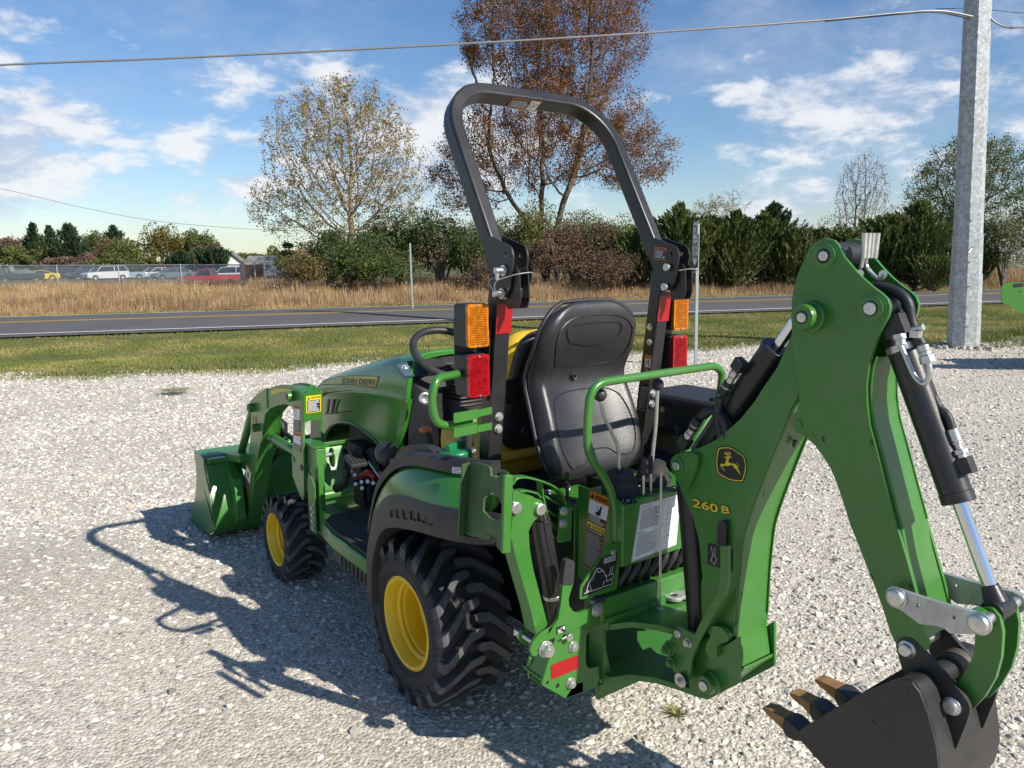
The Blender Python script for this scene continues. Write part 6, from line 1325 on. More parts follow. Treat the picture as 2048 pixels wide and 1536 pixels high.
for s in (-1, 1):
    sx = lambda v: v if s < 0 else -v
    def mir(pts): return pts if s < 0 else [V3(-p.x, p.y, p.z) for p in pts]
    o = [P(x, y, X=XO) for x, y in rnd(arm_out)]
    th = .010*(1 if s < 0 else -1)
    la = part(MB().prism(mir(o), (th, 0, 0)), 'loader_arm', 'green', bevel=.002)
    oi = [V3(XI, p.y, p.z) for p in o]; part(MB().prism(mir(oi), (-th, 0, 0)), 'inner_plate', 'green', parent=la, bevel=.002)
    # cover strip over the knee and down the rear
    path = cn([(190, 600), (340, 450), (500, 360), (600, 340), (700, 300), (820, 280), (950, 295), (1080, 350), (1190, 440)], 480, 740, 9.6)
    pt = [P(x, y, X=XO)+V3(.004, 0, -.010) for x, y in path]; m_ = MB(); m_.loft([mir([V3(XO+.008, p.y, p.z) for p in pt]), mir([V3(XI-.008, p.y, p.z) for p in pt])], caps=False, closed=False); m_.loft([mir([V3(XO+.008, p.y, p.z-.008) for p in pt]), mir([V3(XI-.008, p.y, p.z-.008) for p in pt])], caps=False, closed=False)
    part(m_, 'top_cover', 'green', parent=la, smooth=60)
    # inside strip of the arch
    path = cn([(935, 400), (925, 330), (860, 308), (790, 320), (720, 350), (680, 400), (665, 480), (655, 580)], 380, 740, 4.519)
    pt = [P(x, y, X=XO) for x, y in path]; m_ = MB().loft([mir([V3(XO+.008, p.y, p.z+.004) for p in pt]), mir([V3(XI-.008, p.y, p.z+.004) for p in pt])], caps=False, closed=False); part(m_, 'arch_web', 'green', parent=la, smooth=60)
    # rear cover with the caution label and a lifting eye on top
    a = P(605, 788, X=XO); b = P(605.5, 848, X=XO)
    yy = lambda z: a.y+(b.y-a.y)*(z-a.z)/(b.z-a.z)
    xm = (XO+XI)/2; r_ = [(XO+.002, a.z), (XO+.025, a.z+.008), (xm-.016, a.z+.036), (xm, a.z+.040), (xm+.016, a.z+.036), (XI-.025, a.z+.008), (XI-.002, a.z), (XI-.002, b.z-.01), (XI-.012, b.z+.008), (xm, b.z+.014), (XO+.012, b.z+.008), (XO+.002, b.z-.01)]
    rc = [V3(x, yy(z)-.004, z) for x, z in r_]; hole = [V3(xm+.008*math.cos(t), yy(a.z+.018)-.004, a.z+.016+.008*math.sin(t)) for t in np.linspace(0, 6.28, 13)[:-1]]
    rcv = part(MB().prism(mir(rc), (0, .008, 0), [mir(hole)]), 'rear_cover', 'green', parent=la, bevel=.002)
    # bosses
    m_ = MB()
    for (x, y, r) in ((507, 815, .026), (515, 855, .024), (586, 792, .026)):
        q = P(x, y, X=XO); q2 = V3(XO-.035, q.y, q.z); q = V3(XI+.01, q.y, q.z); m_.lathe([(0, .001), (0, r)], *[mir([q])[0], (-1 if s < 0 else 1, 0, 0)], n=20) ; m_.tube(mir([V3(XO+.005, q.y, q.z), V3(XO-.032, q.y, q.z)]), r, 20); m_.tube(mir([V3(XO-.033, q.y, q.z), V3(XO-.0335, q.y, q.z)]), r*.6, 16, 1)
    for (x, y) in ((587, 919), (603, 935)): q = P(x, y, X=XO); m_.tube(mir([V3(XO, q.y, q.z), V3(XO-.004, q.y, q.z)]), .017, 16, 0 if x == 587 else 1); m_.tube(mir([V3(XO-.004, q.y, q.z), V3(XO-.0045, q.y, q.z)]), .008, 12, 1)
    part(m_, 'pivot_boss', ['green', 'dblack'], parent=la)
    # weld seam of the knee casting
    m_ = MB(); m_.tube(mir([P(534, 778, X=XO-.002), P(535, 816, X=XO-.002)]), .004, 6); part(m_, 'knee_seam', 'green', parent=la)
    # lower arm, box tube down to the bucket
    o2 = [P(x, y, X=XO+.004) for x, y in rnd(low_arm)]; part(MB().prism(mir(o2), (.092 if s < 0 else -.092, 0, 0)), 'lower_arm', 'green', parent=la, bevel=.005)
    # lift cylinder and bucket cylinder
    c1 = P(524, 862, X=-.48); c2 = P(628, 925, X=-.48); m_ = MB(); d_ = (c2-c1); m_.tube(mir([c1, c1+d_*.93]), .026, 20); m_.tube(mir([c1+d_*.93, c2]), .014, 12, 1); m_.tube(mir([c1+V3(-.04, 0, 0), c1+V3(.04, 0, 0)]), .022, 16)
    m_.tube(mir([c1+d_*.28, c1+d_*.285]), .0285, 20, 2); part(m_, 'lift_cylinder', ['green', 'chrome', 'dblack'], parent=la)
    c1 = P(506, 818, X=-.50); c2 = P(473, 940, X=-.50); c3 = P(468, 968, X=-.50); m_ = MB(); m_.tube(mir([c1, c2]), .024, 20); m_.tube(mir([c2, c3]), .014, 12, 1); m_.tube(mir([c3+V3(-.05, 0, 0), c3+V3(.05, 0, 0)]), .030, 18); part(m_, 'bucket_cylinder', ['green', 'chrome'], parent=la)
    # mast: pocket casting and column on the frame beam
    m_ = MB()
    hd = [P(x, y, X=-.515) for x, y in rnd(cn([(1045, 690, 20), (1130, 700, 30), (1150, 800, 10), (1120, 930, 40), (1075, 950, 40), (1050, 860, 20)], 380, 740, 4.519))]
    m_.prism(mir([V3(-.508, 1.045, .785), V3(-.508, 1.20, .785), V3(-.508, 1.21, .75), V3(-.508, 1.15, .67), V3(-.508, 1.075, .655), V3(-.508, 1.045, .70)]), (.055*(1 if s < 0 else -1), 0, 0))
    col = [V3(-.498, 1.048, .34), V3(-.498, 1.046, .70), V3(-.498, 1.07, .73), V3(-.498, 1.10, .60), V3(-.498, 1.14, .34)]
    mast = part(m_, 'loader_mast', 'castgreen', bevel=.006)
    part(MB().prism(mir(col), (.030*(1 if s < 0 else -1), 0, 0)), 'mast_column', 'castgreen', parent=mast, bevel=.005)
    part(MB().prism(mir([V3(-.520, 1.06, .35), V3(-.520, 1.055, .60), V3(-.520, 1.12, .66), V3(-.520, 1.15, .60), V3(-.520, 1.15, .35)]), (.008*(1 if s < 0 else -1), 0, 0)), 'mast_plate', 'castgreen', parent=mast, bevel=.002)
    m_ = MB()
    for k in range(4): m_.bolt(mir([V3(-.521, 1.075, .38+.035*k)])[0], (-1 if s < 0 else 1, 0, 0), .012, .012)
    part(m_, 'mast_bolts', 'zinc', parent=mast)
    m_ = MB(); m_.tube(mir([V3(-.45, 1.08, .74), V3(-.405, 1.08, .74)]), .010, 10, 1); m_.prism(mir([V3(-.41, 1.09+.035*math.cos(t), .73+.04*math.sin(t)-(.02 if math.sin(t) < 0 else 0)) for t in np.linspace(0, 6.28, 17)[:-1]]), (.008*(1 if s < 0 else -1), 0, 0)); m_.prism(mir([V3(x, 1.038, z) for x, z in ((-.515, .80), (-.440, .80), (-.440, .788), (-.515, .788))]), (0, .19, 0)); part(m_, 'mast_latch', ['green', 'zinc'], parent=mast, bevel=.002)
    # quick attach carrier
    o = [P(x, y, X=-.60) for x, y in rnd(cn([(440, 380, 30), (480, 380, 30), (540, 560), (600, 690), (630, 850), (655, 1100), (670, 1250), (640, 1310, 30), (500, 1330, 30), (460, 1230), (470, 1120), (590, 1050), (580, 900), (550, 790), (500, 660), (410, 470)], 380, 860, 6.983))]
    ca = part(MB().prism(mir(o), (.05*(1 if s < 0 else -1), 0, 0)), 'bucket_carrier', 'green', bevel=.004)
    q = P(457, 1036, X=-.615); r_ = [V3(q.x, q.y+.045*math.cos(t), q.z+.045*math.sin(t)) for t in np.linspace(0, 6.28, 19)[:-1]]; part(MB().tube(mir(r_), .004, 8, closed=True), 'latch_ring', 'zinc', parent=ca); part(MB().cyl(mir([q+V3(.0, 0, 0)])[0], mir([q+V3(-.025, 0, 0)])[0], .018, 16), 'latch_pin', 'green', parent=ca)
    m_ = MB(); m_.prism(mir([P(x, y, X=-.585) for x, y in ((447, 906), (478, 912), (480, 925), (455, 922))]), (.12*(1 if s < 0 else -1), 0, 0)); part(m_, 'carrier_hook', 'green', parent=ca, bevel=.003)
    q = P(480, 1008, X=XO); part(MB().lathe([(0, .033), (.02, .033), (.02, .024), (0, .022)], mir([q])[0], (-1 if s < 0 else 1, 0, 0), 24), 'lower_pivot', 'green', parent=la)
    if s < 0:
        ids = {}
        # decals of the left arm
        d = Decal([P(537.5, 788, X=XO), P(588, 788, X=XO), P(588, 776, X=XO), P(537.5, 776, X=XO)], ['dgold', 'dblack'])
        band = cn([(600, 395), (640, 370), (720, 355), (820, 355), (920, 370), (1028, 392), (1025, 420), (940, 415), (860, 412), (780, 420), (690, 445), (600, 485)], 480, 740, 9.6)
        m_ = MB(); m_.prism([P(x, y, X=XO-.0008) for x, y in band], (-.0004, 0, 0)); part(m_, 'arm_stripe', 'dgold', parent=la)
        q = [P(x, y, X=XO) for x, y in cn([(400, 545), (500, 508), (497, 575), (402, 612)], 480, 740, 9.6)]; d = Decal(q, ['dgold']); d.text('120 R', 0, 0, 1, 1, 0, 0); d.build('arm_number', la)
        q = [P(x, y, X=XO) for x, y in cn([(245, 880), (330, 870), (330, 1130), (245, 1150)], 480, 740, 9.6)]; d = Decal(q, ['dblack', 'dgold']); d.rect(.02, .02, .98, .98, 1, 0, .22); d.rect(.07, .06, .93, .94, 0, 1, .2); d.poly([(.4, .2), (.6, .2), (.6, .5), (.85, .75), (.5, .68), (.25, .8), (.4, .5)], 1, 2); d.build('arm_emblem', la)
        q = [P(x, y, X=XO) for x, y in cn([(1030, 670), (1165, 690), (1165, 1200), (1030, 1185)], 480, 740, 9.6)]
        d = Decal(q, ['dblack', 'dorange', 'white', 'text']); d.rect(0, 0, 1, 1, 1, 0); d.rect(.04, .14, .96, .54, 2, 1); d.rect(.04, .54, .96, .985, 0, 1); d.lines(.1, .58, .9, .95, 10, 3, 3); d.text('WARNING', .10, .03, .90, .11, 0, 2)
        d.line([(.3+.18*math.cos(t), .3+.09*math.sin(t)) for t in np.linspace(0, 6.2, 14)], .015, 0, 2); d.line([(.55, .45), (.85, .46), (.88, .3)], .015, 0, 2); d.build('arm_warning_label', la)
        q = [P(x, y, X=XO) for x, y in [(587.5, 865), (601.5, 866), (603.5, 907), (587.5, 896)]]
        d = Decal(q, ['dblack', 'dorange', 'white', 'text']); d.rect(0, 0, 1, 1, 1, 0); d.rect(.04, .18, .96, .62, 2, 1); d.rect(.04, .62, .96, .97, 0, 1); d.lines(.1, .68, .9, .93, 6, 3, 5); d.text('WARNING', .10, .04, .90, .15, 0, 2); d.line([(.3, .3), (.5, .25), (.8, .4), (.75, .55)], .02, 0, 2); d.build('arm_warning_label', la)
        q = [P(x, y, X=XO+.004) for x, y in cn([(795, 470), (860, 600), (820, 910), (755, 790)], 380, 860, 6.983)]
        d = Decal(q, ['dblack', 'dorange', 'white', 'text']); d.rect(0, 0, 1, 1, 1, 0); d.rect(.06, .06, .94, .5, 2, 1); d.rect(.06, .62, .94, .97, 0, 1); d.lines(.12, .67, .88, .94, 6, 3, 8); d.text('WARNING', .10, .53, .90, .60, 0, 2); d.poly([(.35, .2), (.6, .18), (.65, .4), (.4, .38)], 0, 2); d.build('arm_warning_label', la)
        zt = a.z-.012; q = [V3(XO+.016, yy(zt)-.004, zt), V3(XI-.010, yy(zt)-.004, zt), V3(XI-.010, yy(zt-.088)-.004, zt-.088), V3(XO+.016, yy(zt-.088)-.004, zt-.088)]
        d = Decal(q, ['dyellow', 'dblack', 'white']); d.rect(0, 0, 1, 1, 0, 0, .04); d.rect(.07, .27, .93, .95, 1, 1); d.text('CAUTION', .30, .06, .95, .20, 1, 1); d.poly([(.08, .21), (.16, .05), (.24, .21)], 1, 1); d.lines(.12, .31, .88, .93, 11, 2, 12, fill=.55); d.build('caution_label', la)
# torque tube between the arms, hoses
part(MB().cyl((-.44, 1.78, .66), (.44, 1.78, .66), .030, 20), 'torque_tube', 'green')
for pts in ([(552, 836), (562, 842), (570, 866), (592, 880)], [(556, 838), (548, 870), (556, 905), (540, 925)], [(562, 838), (566, 880), (572, 905)]):
    part(MB().tube(spline([P(x, y, X=-.40) for x, y in pts], 6), .014, 10), 'loader_hose', 'hose', smooth=60)
q = P(562, 858, X=-.40); part(MB().lathe([(-.05, .02), (-.03, .036), (.03, .04), (.05, .02)], q, (.1, .3, 1), 12), 'hose_sleeve', 'hose')
m_ = MB(); 
for k, (x, y) in enumerate(((540, 880), (537, 895), (533, 910), (528, 925))): a = P(x, y, X=-.40); b = P(x-3, y+12, X=-.40); m_.cyl(a, b, .009 if k % 2 else .013, 8)
part(m_, 'hose_couplers', 'zinc')
# stiff return tube to the carrier
part(MB().tube([P(529, 900, X=-.41), P(516, 990, X=-.41)], .006, 8), 'level_rod', 'dark')
# bucket
bx = .70
side = [P(x, y, X=-.72) for x, y in rnd(cn([(50, 285), (130, 330), (190, 410), (190, 500), (220, 650), (270, 880), (300, 1080), (350, 1390, 10), (260, 1455, 10), (20, 1280), (10, 1230), (50, 1040), (80, 850), (90, 650), (80, 500), (60, 370)], 380, 860, 6.983))]
side = [V3(-.72, p.y, max(p.z, -.045)) for p in side]
lb = part(MB().prism(side, (.010, 0, 0)), 'loader_bucket', 'green', bevel=.002)
part(MB().prism([V3(.72, p.y, p.z) for p in side], (-.010, 0, 0)), 'bucket_side', 'green', parent=lb, bevel=.002)
prf = [(2.83, -.03), (2.42, -.01), (2.30, .03), (2.245, .10), (2.255, .20), (2.30, .32), (2.36, .42), (2.405, .480), (2.50, .492), (2.60, .495)]
ps = spline([V3(0, y, z) for y, z in prf], 4); m_ = MB(); m_.loft([[V3(-.712, p.y, p.z) for p in ps], [V3(.712, p.y, p.z) for p in ps]], caps=False, closed=False); m_.loft([[V3(-.712, p.y+.006, p.z+.006) for p in ps], [V3(.712, p.y+.006, p.z+.006) for p in ps]], caps=False, closed=False); part(m_, 'bucket_shell', 'green', parent=lb, smooth=50)
part(MB().box((0, 2.83, -.03), (1.44, .10, .012)), 'cutting_edge', 'worn', parent=lb, bevel=.002)
part(MB().tube([V3(-.35, 2.22, .17), V3(.45, 2.22, .17)], .032, 18), 'carrier_tube', 'green', parent=lb)
m_ = MB(); m_.box((0, 2.38, .475), (1.40, .05, .028)); part(m_, 'bucket_lip', 'green', parent=lb, bevel=.004)
# ================================================================== BACKHOE
XP = -.070           # left face of the dipper plates
dip = cn([(355, 185), (435, 145), (520, 165), (560, 215), (600, 300), (670, 385), (750, 470), (830, 540), (900, 590), (950, 640), (970, 700), (960, 770), (920, 850), (880, 930), (840, 1030), (815, 1110)], 1540, 440, 4.042)+\
      cn([(620, 390), (603, 520), (605, 650), (625, 800), (680, 1000), (740, 1230), (820, 1530)], 1560, 620, 3.49)+\
      cn([(960, 210), (1030, 460), (1110, 780, 20), (1090, 812, 10), (1000, 770), (905, 770, 20), (870, 700), (820, 540), (760, 380), (700, 230), (650, 100)], 1500, 1040, 3.097)+\
      cn([(490, 1500), (440, 1340), (400, 1220), (355, 1110), (300, 1020), (230, 930), (170, 885), (110, 850), (88, 800), (100, 740), (130, 670), (135, 600), (120, 480), (100, 350), (82, 200)], 1560, 620, 3.49)+\
      cn([(175, 750), (175, 650), (200, 520), (240, 400), (290, 290), (320, 225)], 1540, 440, 4.042)
dp = [P(x, y, X=XP) for x, y in rnd(dip)]
dipper = part(MB().prism(dp, (.010, 0, 0)), 'backhoe_dipper', 'green', bevel=.002)
part(MB().prism([V3(-XP, p.y, p.z) for p in dp], (-.010, 0, 0)), 'dipper_side_plate', 'green', parent=dipper, bevel=.002)
inner = cn([(655, 330), (632, 395), (615, 520), (617, 650), (638, 800), (693, 1000), (753, 1230), (833, 1530)], 1560, 620, 3.49)+cn([(962, 240), (1022, 460), (1092, 740), (1010, 745), (900, 745), (870, 680), (825, 540), (765, 380), (705, 230), (655, 100)], 1500, 1040, 3.097)+cn([(510, 1500), (460, 1340), (420, 1220), (375, 1110), (320, 1000), (270, 930)], 1560, 620, 3.49)
ip_ = [P(x, y, X=XP) for x, y in inner]; part(MB().prism([V3(-.059, p.y, p.z) for p in ip_], (.118, 0, 0)), 'dipper_box', 'green', parent=dipper, bevel=.003)
q = P(1852, 1182, X=-.02); hq = [P(x, y, X=-.058) for x, y in ((1849, 1180),)]
# access hole in the lit rear face
c_ = P(1828, 1180, X=-.060); nrm_ = None
# bosses and pins of the head
def boss(x, y, X, r, h, pr_, ph, name='pin_boss', parent=dipper, m_='green'):
    q = P(x, y, X=X-h); q = V3(X, q.y, q.z)
    b = part(MB().lathe([(0, r*1.22), (h*.25, r*1.18), (h*.3, r), (h*.9, r), (h, r*.92), (h, pr_*1.15)], q, (-1, 0, 0), 36), name, m_, parent=parent)
    part(MB().lathe([(h*.5, pr_), (h+ph, pr_), (h+ph+.002, pr_*.85), (h+ph+.002, .001)], q, (-1, 0, 0), 28), 'pivot_pin', 'zinc', parent=parent); return q
A_ = boss(1647, 512, XP, .030, .008, .0135, .003)
B_ = boss(1603, 635, XP, .033, .050, .0135, .002)
C_ = boss(1740, 617, XP, .031, .008, .016, .003)
part(MB().cyl(P(1597, 850, X=XP), P(1597, 850, X=XP)+V3(-.003, 0, 0), .012, 20), 'plug', 'green', parent=dipper)
part(MB().cyl(V3(-.062, A_.y, A_.z), V3(.062, A_.y, A_.z), .034, 24), 'head_tube', 'dark', parent=dipper)
# small stamped marks on the plates
m_ = MB()
for (x, y, w_, h_, a_) in ((1645.5, 878, 3, 10, .2), (1742.5, 885, 4, 11, .15), (1741, 1154, 4, 11, .3), (1820, 1173, 4, 11, .3)):
    o = [(x-w_/2, y-h_/2), (x+w_/2, y-h_/2), (x+w_/2+a_*h_, y+h_/2), (x-w_/2+a_*h_, y+h_/2)]; pp_ = [P(*q, X=XP-.0006) for q in o]; m_.tube(pp_, .0009, 4, closed=True)
part(m_, 'tab_slots', 'dblack', parent=dipper)

# ---- boom: box girder, wider at the foot
def bX(y): return float(np.interp(y, [640, 900, 1270], [-.056, -.074, -.081]))
boom_l = cn([(15, 500, 6), (15, 460, 20), (60, 420, 20), (110, 415), (200, 385), (300, 335), (400, 255), (480, 180), (560, 80), (610, 0)], 1340, 780, 3.34)+[(1555, 733), (1583, 668), (1590, 625), (1603, 608), (1622, 612), (1634, 640), (1632, 700), (1612, 762)]
boom_r = cn([(805, 130), (740, 300), (670, 460), (600, 640), (540, 800), (490, 960), (470, 1100), (450, 1300), (435, 1530)], 1340, 780, 3.34)
boom_px = boom_l+boom_r+[(1467, 1272), (1440, 1300), (1415, 1275), (1403, 1235), (1401, 1170), (1404, 1155), (1397, 1079), (1385, 1034), (1371, 1002), (1360, 976), (1349, 951)]
bo = [P(x, y, X=bX(y)) for x, y in rnd(boom_px)]
def sym_solid(mb, o, mi=0):
    flat = [[Vector((p.y, p.z, 0)) for p in o]]; t = tessellate_polygon(flat); n = len(o); vs = o+[V3(-p.x, p.y, p.z) for p in o]
    fs = [tuple(i) for i in t]+[tuple(j+n for j in reversed(i)) for i in t]+[(i, (i+1) % n, (i+1) % n+n, i+n) for i in range(n)]; mb.add(vs, fs, mi); return mb
def hollow(mb, o, th):   # two side plates
    for s in (1, -1):
        a = [V3(p.x*s, p.y, p.z) for p in o]; b = [V3((p.x+th)*s, p.y, p.z) for p in o]; t = tessellate_polygon([[Vector((p.y, p.z, 0)) for p in o]]); n = len(o)
        mb.add(a+b, [tuple(i) for i in t]+[tuple(j+n for j in reversed(i)) for i in t]+[(i, (i+1) % n, (i+1) % n+n, i+n) for i in range(n)])
    return mb
boom = part(hollow(MB(), bo, .008), 'backhoe_boom', 'green', bevel=.002)
# rear web plate (faces backwards, in the sun) and front web plate
rw = [P(x, y, X=bX(y)) for x, y in [(1612, 762)]+boom_r+[(1469.5, 1275), (1474, 1305), (1478, 1338)]]; rw[-2].x += .008; rw[-1].x += .008; rw[-3].x += .004
rw = spline(rw, 3); m_ = MB(); m_.loft([[V3(p.x+.004, p.y+.003, p.z) for p in rw], [V3(-p.x-.004, p.y+.003, p.z) for p in rw]], caps=False, closed=False); m_.loft([[V3(p.x+.004, p.y+.010, p.z) for p in rw], [V3(-p.x-.004, p.y+.010, p.z) for p in rw]], caps=False, closed=False); part(m_, 'boom_rear_plate', 'green', parent=boom, smooth=50)
m_ = MB(); g = spline([P(x, y, X=-.08) for x, y in ((1440, 880), (1520, 830), (1590, 720))], 4)
q = P(1582, 885, X=0); m_ = MB(); m_.tube([P(1588, 880, X=.0)+V3(0, -.004, 0), P(1584, 893, X=.0)+V3(0, -.004, 0)], [.007, .003], 8); part(m_, 'keyhole', 'dblack', parent=boom)
# lug for the dipper cylinder on the boom shoulder
lug = [P(x, y, X=-.092) for x, y in rnd(cn([(15, 480, 25), (30, 430, 25), (130, 418, 20), (185, 435, 15), (180, 500), (120, 660, 15), (90, 670, 10), (40, 560, 20)], 1340, 780, 3.34))]
lg = part(MB().prism(lug, (.012, 0, 0)), 'boom_lug', 'green', parent=boom, bevel=.003); part(MB().prism([V3(-p.x, p.y, p.z) for p in lug], (-.012, 0, 0)), 'boom_lug', 'green', parent=boom, bevel=.003)
Lp = boss(1353, 932, -.092, .026, .006, .014, .004, parent=boom); L0 = V3(0, Lp.y, Lp.z)
# pressed handle slot in the side
part(MB().prism([P(x, y, X=-.0805) for x, y in rnd([(1441, 1040, 8), (1458, 1040, 8), (1458, 1095, 2), (1440, 1095, 2)])], (-.014, 0, 0)), 'lever_grip', 'plastic', parent=boom, bevel=.003)
# ---- dipper cylinder on the boom back
A0 = V3(0, A_.y, A_.z); dv = (A0-L0); m_ = MB(); c1 = L0+dv*.04; c2 = L0+dv*.60
m_.cyl(c1, c2, .042, 32); m_.cyl(c2-dv*.02, c2+dv*.005, .0445, 32); m_.cyl(c1-dv*.03, c1, .036, 24); m_.cyl(L0-V3(.05, 0, 0), L0+V3(.05, 0, 0), .030, 20)
m_.cyl(c2, A0-dv*.05, .0165, 20, 1); m_.cyl(A0-dv*.06, A0, .026, 18); part(m_, 'dipper_cylinder', ['blackpaint', 'chrome'], bevel=.002)
def fitting(x0, y0, x1, y1, X, nm='hose_fitting'):
    a = P(x0, y0, X=X); b = P(x1, y1, X=X); d = b-a; m_ = MB(); m_.box(a, (.030, .034, .034), 0, R=(d.to_track_quat('Z', 'Y').to_matrix())); m_.tube([a, a+d*.18], .011, 10, 1); m_.tube([a+d*.18, a+d*.34], [.0145]*2, 6, 1); m_.tube([a+d*.36, a+d*.52], [.012]*2, 12, 1); m_.tube([a+d*.52, a+d*.9], [.015, .015], 12, 2); m_.tube([a+d*.64, a+d*.68], .0155, 12, 1); part(m_, nm, ['plastic', 'zinc', 'hose'], bevel=.001)
fitting(1479, 730, 1440, 795, -.05); fitting(1370, 884, 1400, 833, -.07)
hz_ = lambda pts, X, r, nm='hydraulic_hose': part(MB().tube(spline([P(x, y, X=X) for x, y in pts], 7), r, 10), nm, 'hose', smooth=60)
hz_([(1441, 795), (1436, 820), (1437, 850), (1446, 885), (1452, 905)], -.06, .013); hz_([(1400, 835), (1420, 822), (1440, 830), (1452, 860), (1455, 900)], -.06, .013); hz_([(1408, 832), (1428, 818), (1450, 838), (1462, 880)], -.05, .013)
# ---- boom cylinder standing in front of the boom
bt = P(1373, 960, X=-.03); bb_ = P(1400, 1260, X=-.03); m_ = MB(); t0 = V3(0, bt.y+.0, bt.z); b0 = V3(0, bb_.y+.005, bb_.z)
m_.cyl(V3(-.02, b0.y, b0.z), V3(-.02, t0.y+.0, t0.z), .040, 30); part(m_, 'boom_cylinder', 'blackpaint', bevel=.002)
# ---- bucket cylinder hanging behind the dipper
C0 = V3(0, C_.y, C_.z); E0 = P(1978, 1228, X=-.045); E0 = V3(0, E0.y, E0.z); dv = E0-C0; c2 = C0+dv*.66
m_ = MB(); m_.cyl(C0+dv*.02, C0+dv*.10, .030, 24); m_.cyl(C0+dv*.09, c2, .036, 32); m_.cyl(c2-dv*.03, c2+dv*.004, .0378, 32); m_.cyl(c2, E0-dv*.07, .0160, 20, 1); m_.tube([E0-dv*.075, E0-dv*.02], [.019, .026], 16); m_.cyl(E0-V3(.036, 0, 0), E0+V3(.036, 0, 0), .026, 22); m_.cyl(C0-V3(.05, 0, 0), C0+V3(.05, 0, 0), .030, 20)
bcy = part(m_, 'bucket_cylinder', ['blackpaint', 'chrome'], bevel=.002)
XH = -.035
m_ = MB(); q = P(1793, 652, X=XH); R_ = dv.to_track_quat('Z', 'Y').to_matrix(); m_.box(q, (.04, .05, .05), 0, R=R_)
a = P(1797, 668, X=XH-.02); b = P(1801, 690, X=XH-.02); m_.tube([a, a*.5+b*.5], [.016]*2, 6, 1); m_.tube([a*.5+b*.5, b], [.013]*2, 6, 1)
m_.tube(smoothpath([b, P(1829, 755, X=XH-.02), P(1850, 772, X=XH-.02), P(1861, 745, X=XH-.02), P(1856, 722, X=XH-.02)], .05, 8), .0062, 12, 1)
a = P(1856, 726, X=XH-.02); b = P(1846, 690, X=XH-.02); m_.tube([a, a*.6+b*.4], [.017]*2, 6, 1); m_.tube([a*.58+b*.42, a*.38+b*.62], [.013]*2, 8, 1); m_.tube([a*.35+b*.65, b], [.012]*2, 14, 1)
part(m_, 'steel_hose_bend', ['plastic', 'zinc'], parent=bcy, bevel=.001)
cl = C0+dv*.135; m_ = MB(); m_.tube([cl, cl+dv*.022], .0385, 30, 0, caps=False); m_.cyl(P(1826, 660, X=XH-.03), P(1847, 654, X=XH-.03), .008, 10); m_.box(P(1832, 668, X=XH-.03), (.02, .02, .016)); part(m_, 'band_clamp', 'zinc', parent=bcy)
hz_([(1738, 573), (1765, 575), (1795, 585), (1815, 605), (1822, 640), (1832, 668), (1843, 690)], -.01, .013); hz_([(1745, 578), (1790, 590), (1810, 610), (1815, 640), (1822, 680), (1838, 720), (1855, 770), (1868, 800)], .02, .012)
hz_([(1868, 795), (1878, 815), (1895, 832), (1904, 858)], 0, .010)
a = P(1904, 858, X=0); b = P(1925, 916, X=0); m_ = MB(); d_ = b-a; m_.tube([a, a+d_*.42], [.0125]*2, 14, 1); m_.tube([a+d_*.44, a+d_*.52], [.013]*2, 6, 1); m_.tube([a+d_*.52, a+d_*.7], [.009]*2, 12, 1); m_.tube([a+d_*.7, a+d_*.86], [.0165]*2, 6, 1); m_.tube([a+d_*.86, b], [.011]*2, 12, 1); m_.box(P(1931, 931, X=0), (.030, .032, .038), 0, R=R_); m_.cyl(P(1908, 935, X=0), P(1925, 933, X=0), .010, 10, 0); part(m_, 'hose_fitting', ['plastic', 'zinc'], parent=bcy, bevel=.001)
# bright hose guards at the boom head
m_ = MB()
for dx in (0, 1):
    X = -.03+.03*dx; pts = [(1728, 468), (1727, 500), (1726, 512), (1722, 533), (1716, 541), (1705, 543)] if dx == 0 else [(1736, 470), (1734, 505), (1730, 530), (1742, 546), (1757, 560), (1766, 556), (1770, 548)]
    m_.tube(smoothpath([P(x, y, X=X) for x, y in pts], .02, 4), .0055, 10)
for k, X in enumerate((-.045, -.034, -.010, .004)): a = P((1730, 1738, 1746, 1755)[k], 466, X=X); b = P((1727, 1734, 1741, 1749)[k], 516, X=X); m_.tube([a, b], .0075 if k % 2 else .0065, 8)
m_.cyl(P(1720, 547, X=-.058), P(1720, 547, X=-.064), .009, 12); m_.cyl(P(1766, 548, X=.03), P(1766, 548, X=.02), .010, 12)
part(m_, 'hose_guides', 'zinc', parent=dipper)

# ---- swing frame
def sym_plate(mb, pts, th): return mb.prism(pts, th)
m_ = MB()
def swing_plate(z, th): 
    o = [(-.245, -.70), (-.235, -.765), (-.17, -.79), (-.115, -.855), (-.085, -.93), (-.07, -.985), (0, -1.01), (.07, -.985), (.085, -.93), (.115, -.855), (.17, -.79), (.235, -.765), (.245, -.70)]; m_.prism([V3(x, y, z) for x, y in o], (0, 0, th))
swing_plate(.500, .020); swing_plate(.315, .020); 
m_.loft([[V3(-.245, -.762, .50), V3(-.245, -.762, .54), V3(.245, -.762, .54), V3(.245, -.762, .50)], [V3(-.245, -.74, .50), V3(-.245, -.74, .54), V3(.245, -.74, .54), V3(.245, -.74, .50)]])
sf = part(m_, 'swing_frame', 'green', bevel=.004)
m_ = MB(); m_.cyl((0, -.945, .30), (0, -.945, .555), .048, 28); part(m_, 'king_post', 'green', parent=sf, bevel=.004)
m_ = MB(); m_.prism([V3(-.26, -.72, .300), V3(.26, -.72, .300), V3(.26, -.40, .33), V3(-.26, -.40, .33)], (0, 0, .010)); m_.prism([V3(-.26, -.735, .25), V3(.26, -.735, .25), V3(.26, -.735, .318), V3(-.26, -.735, .318)], (0, .012, 0)); part(m_, 'belly_plate', 'green', parent=sf, bevel=.002)
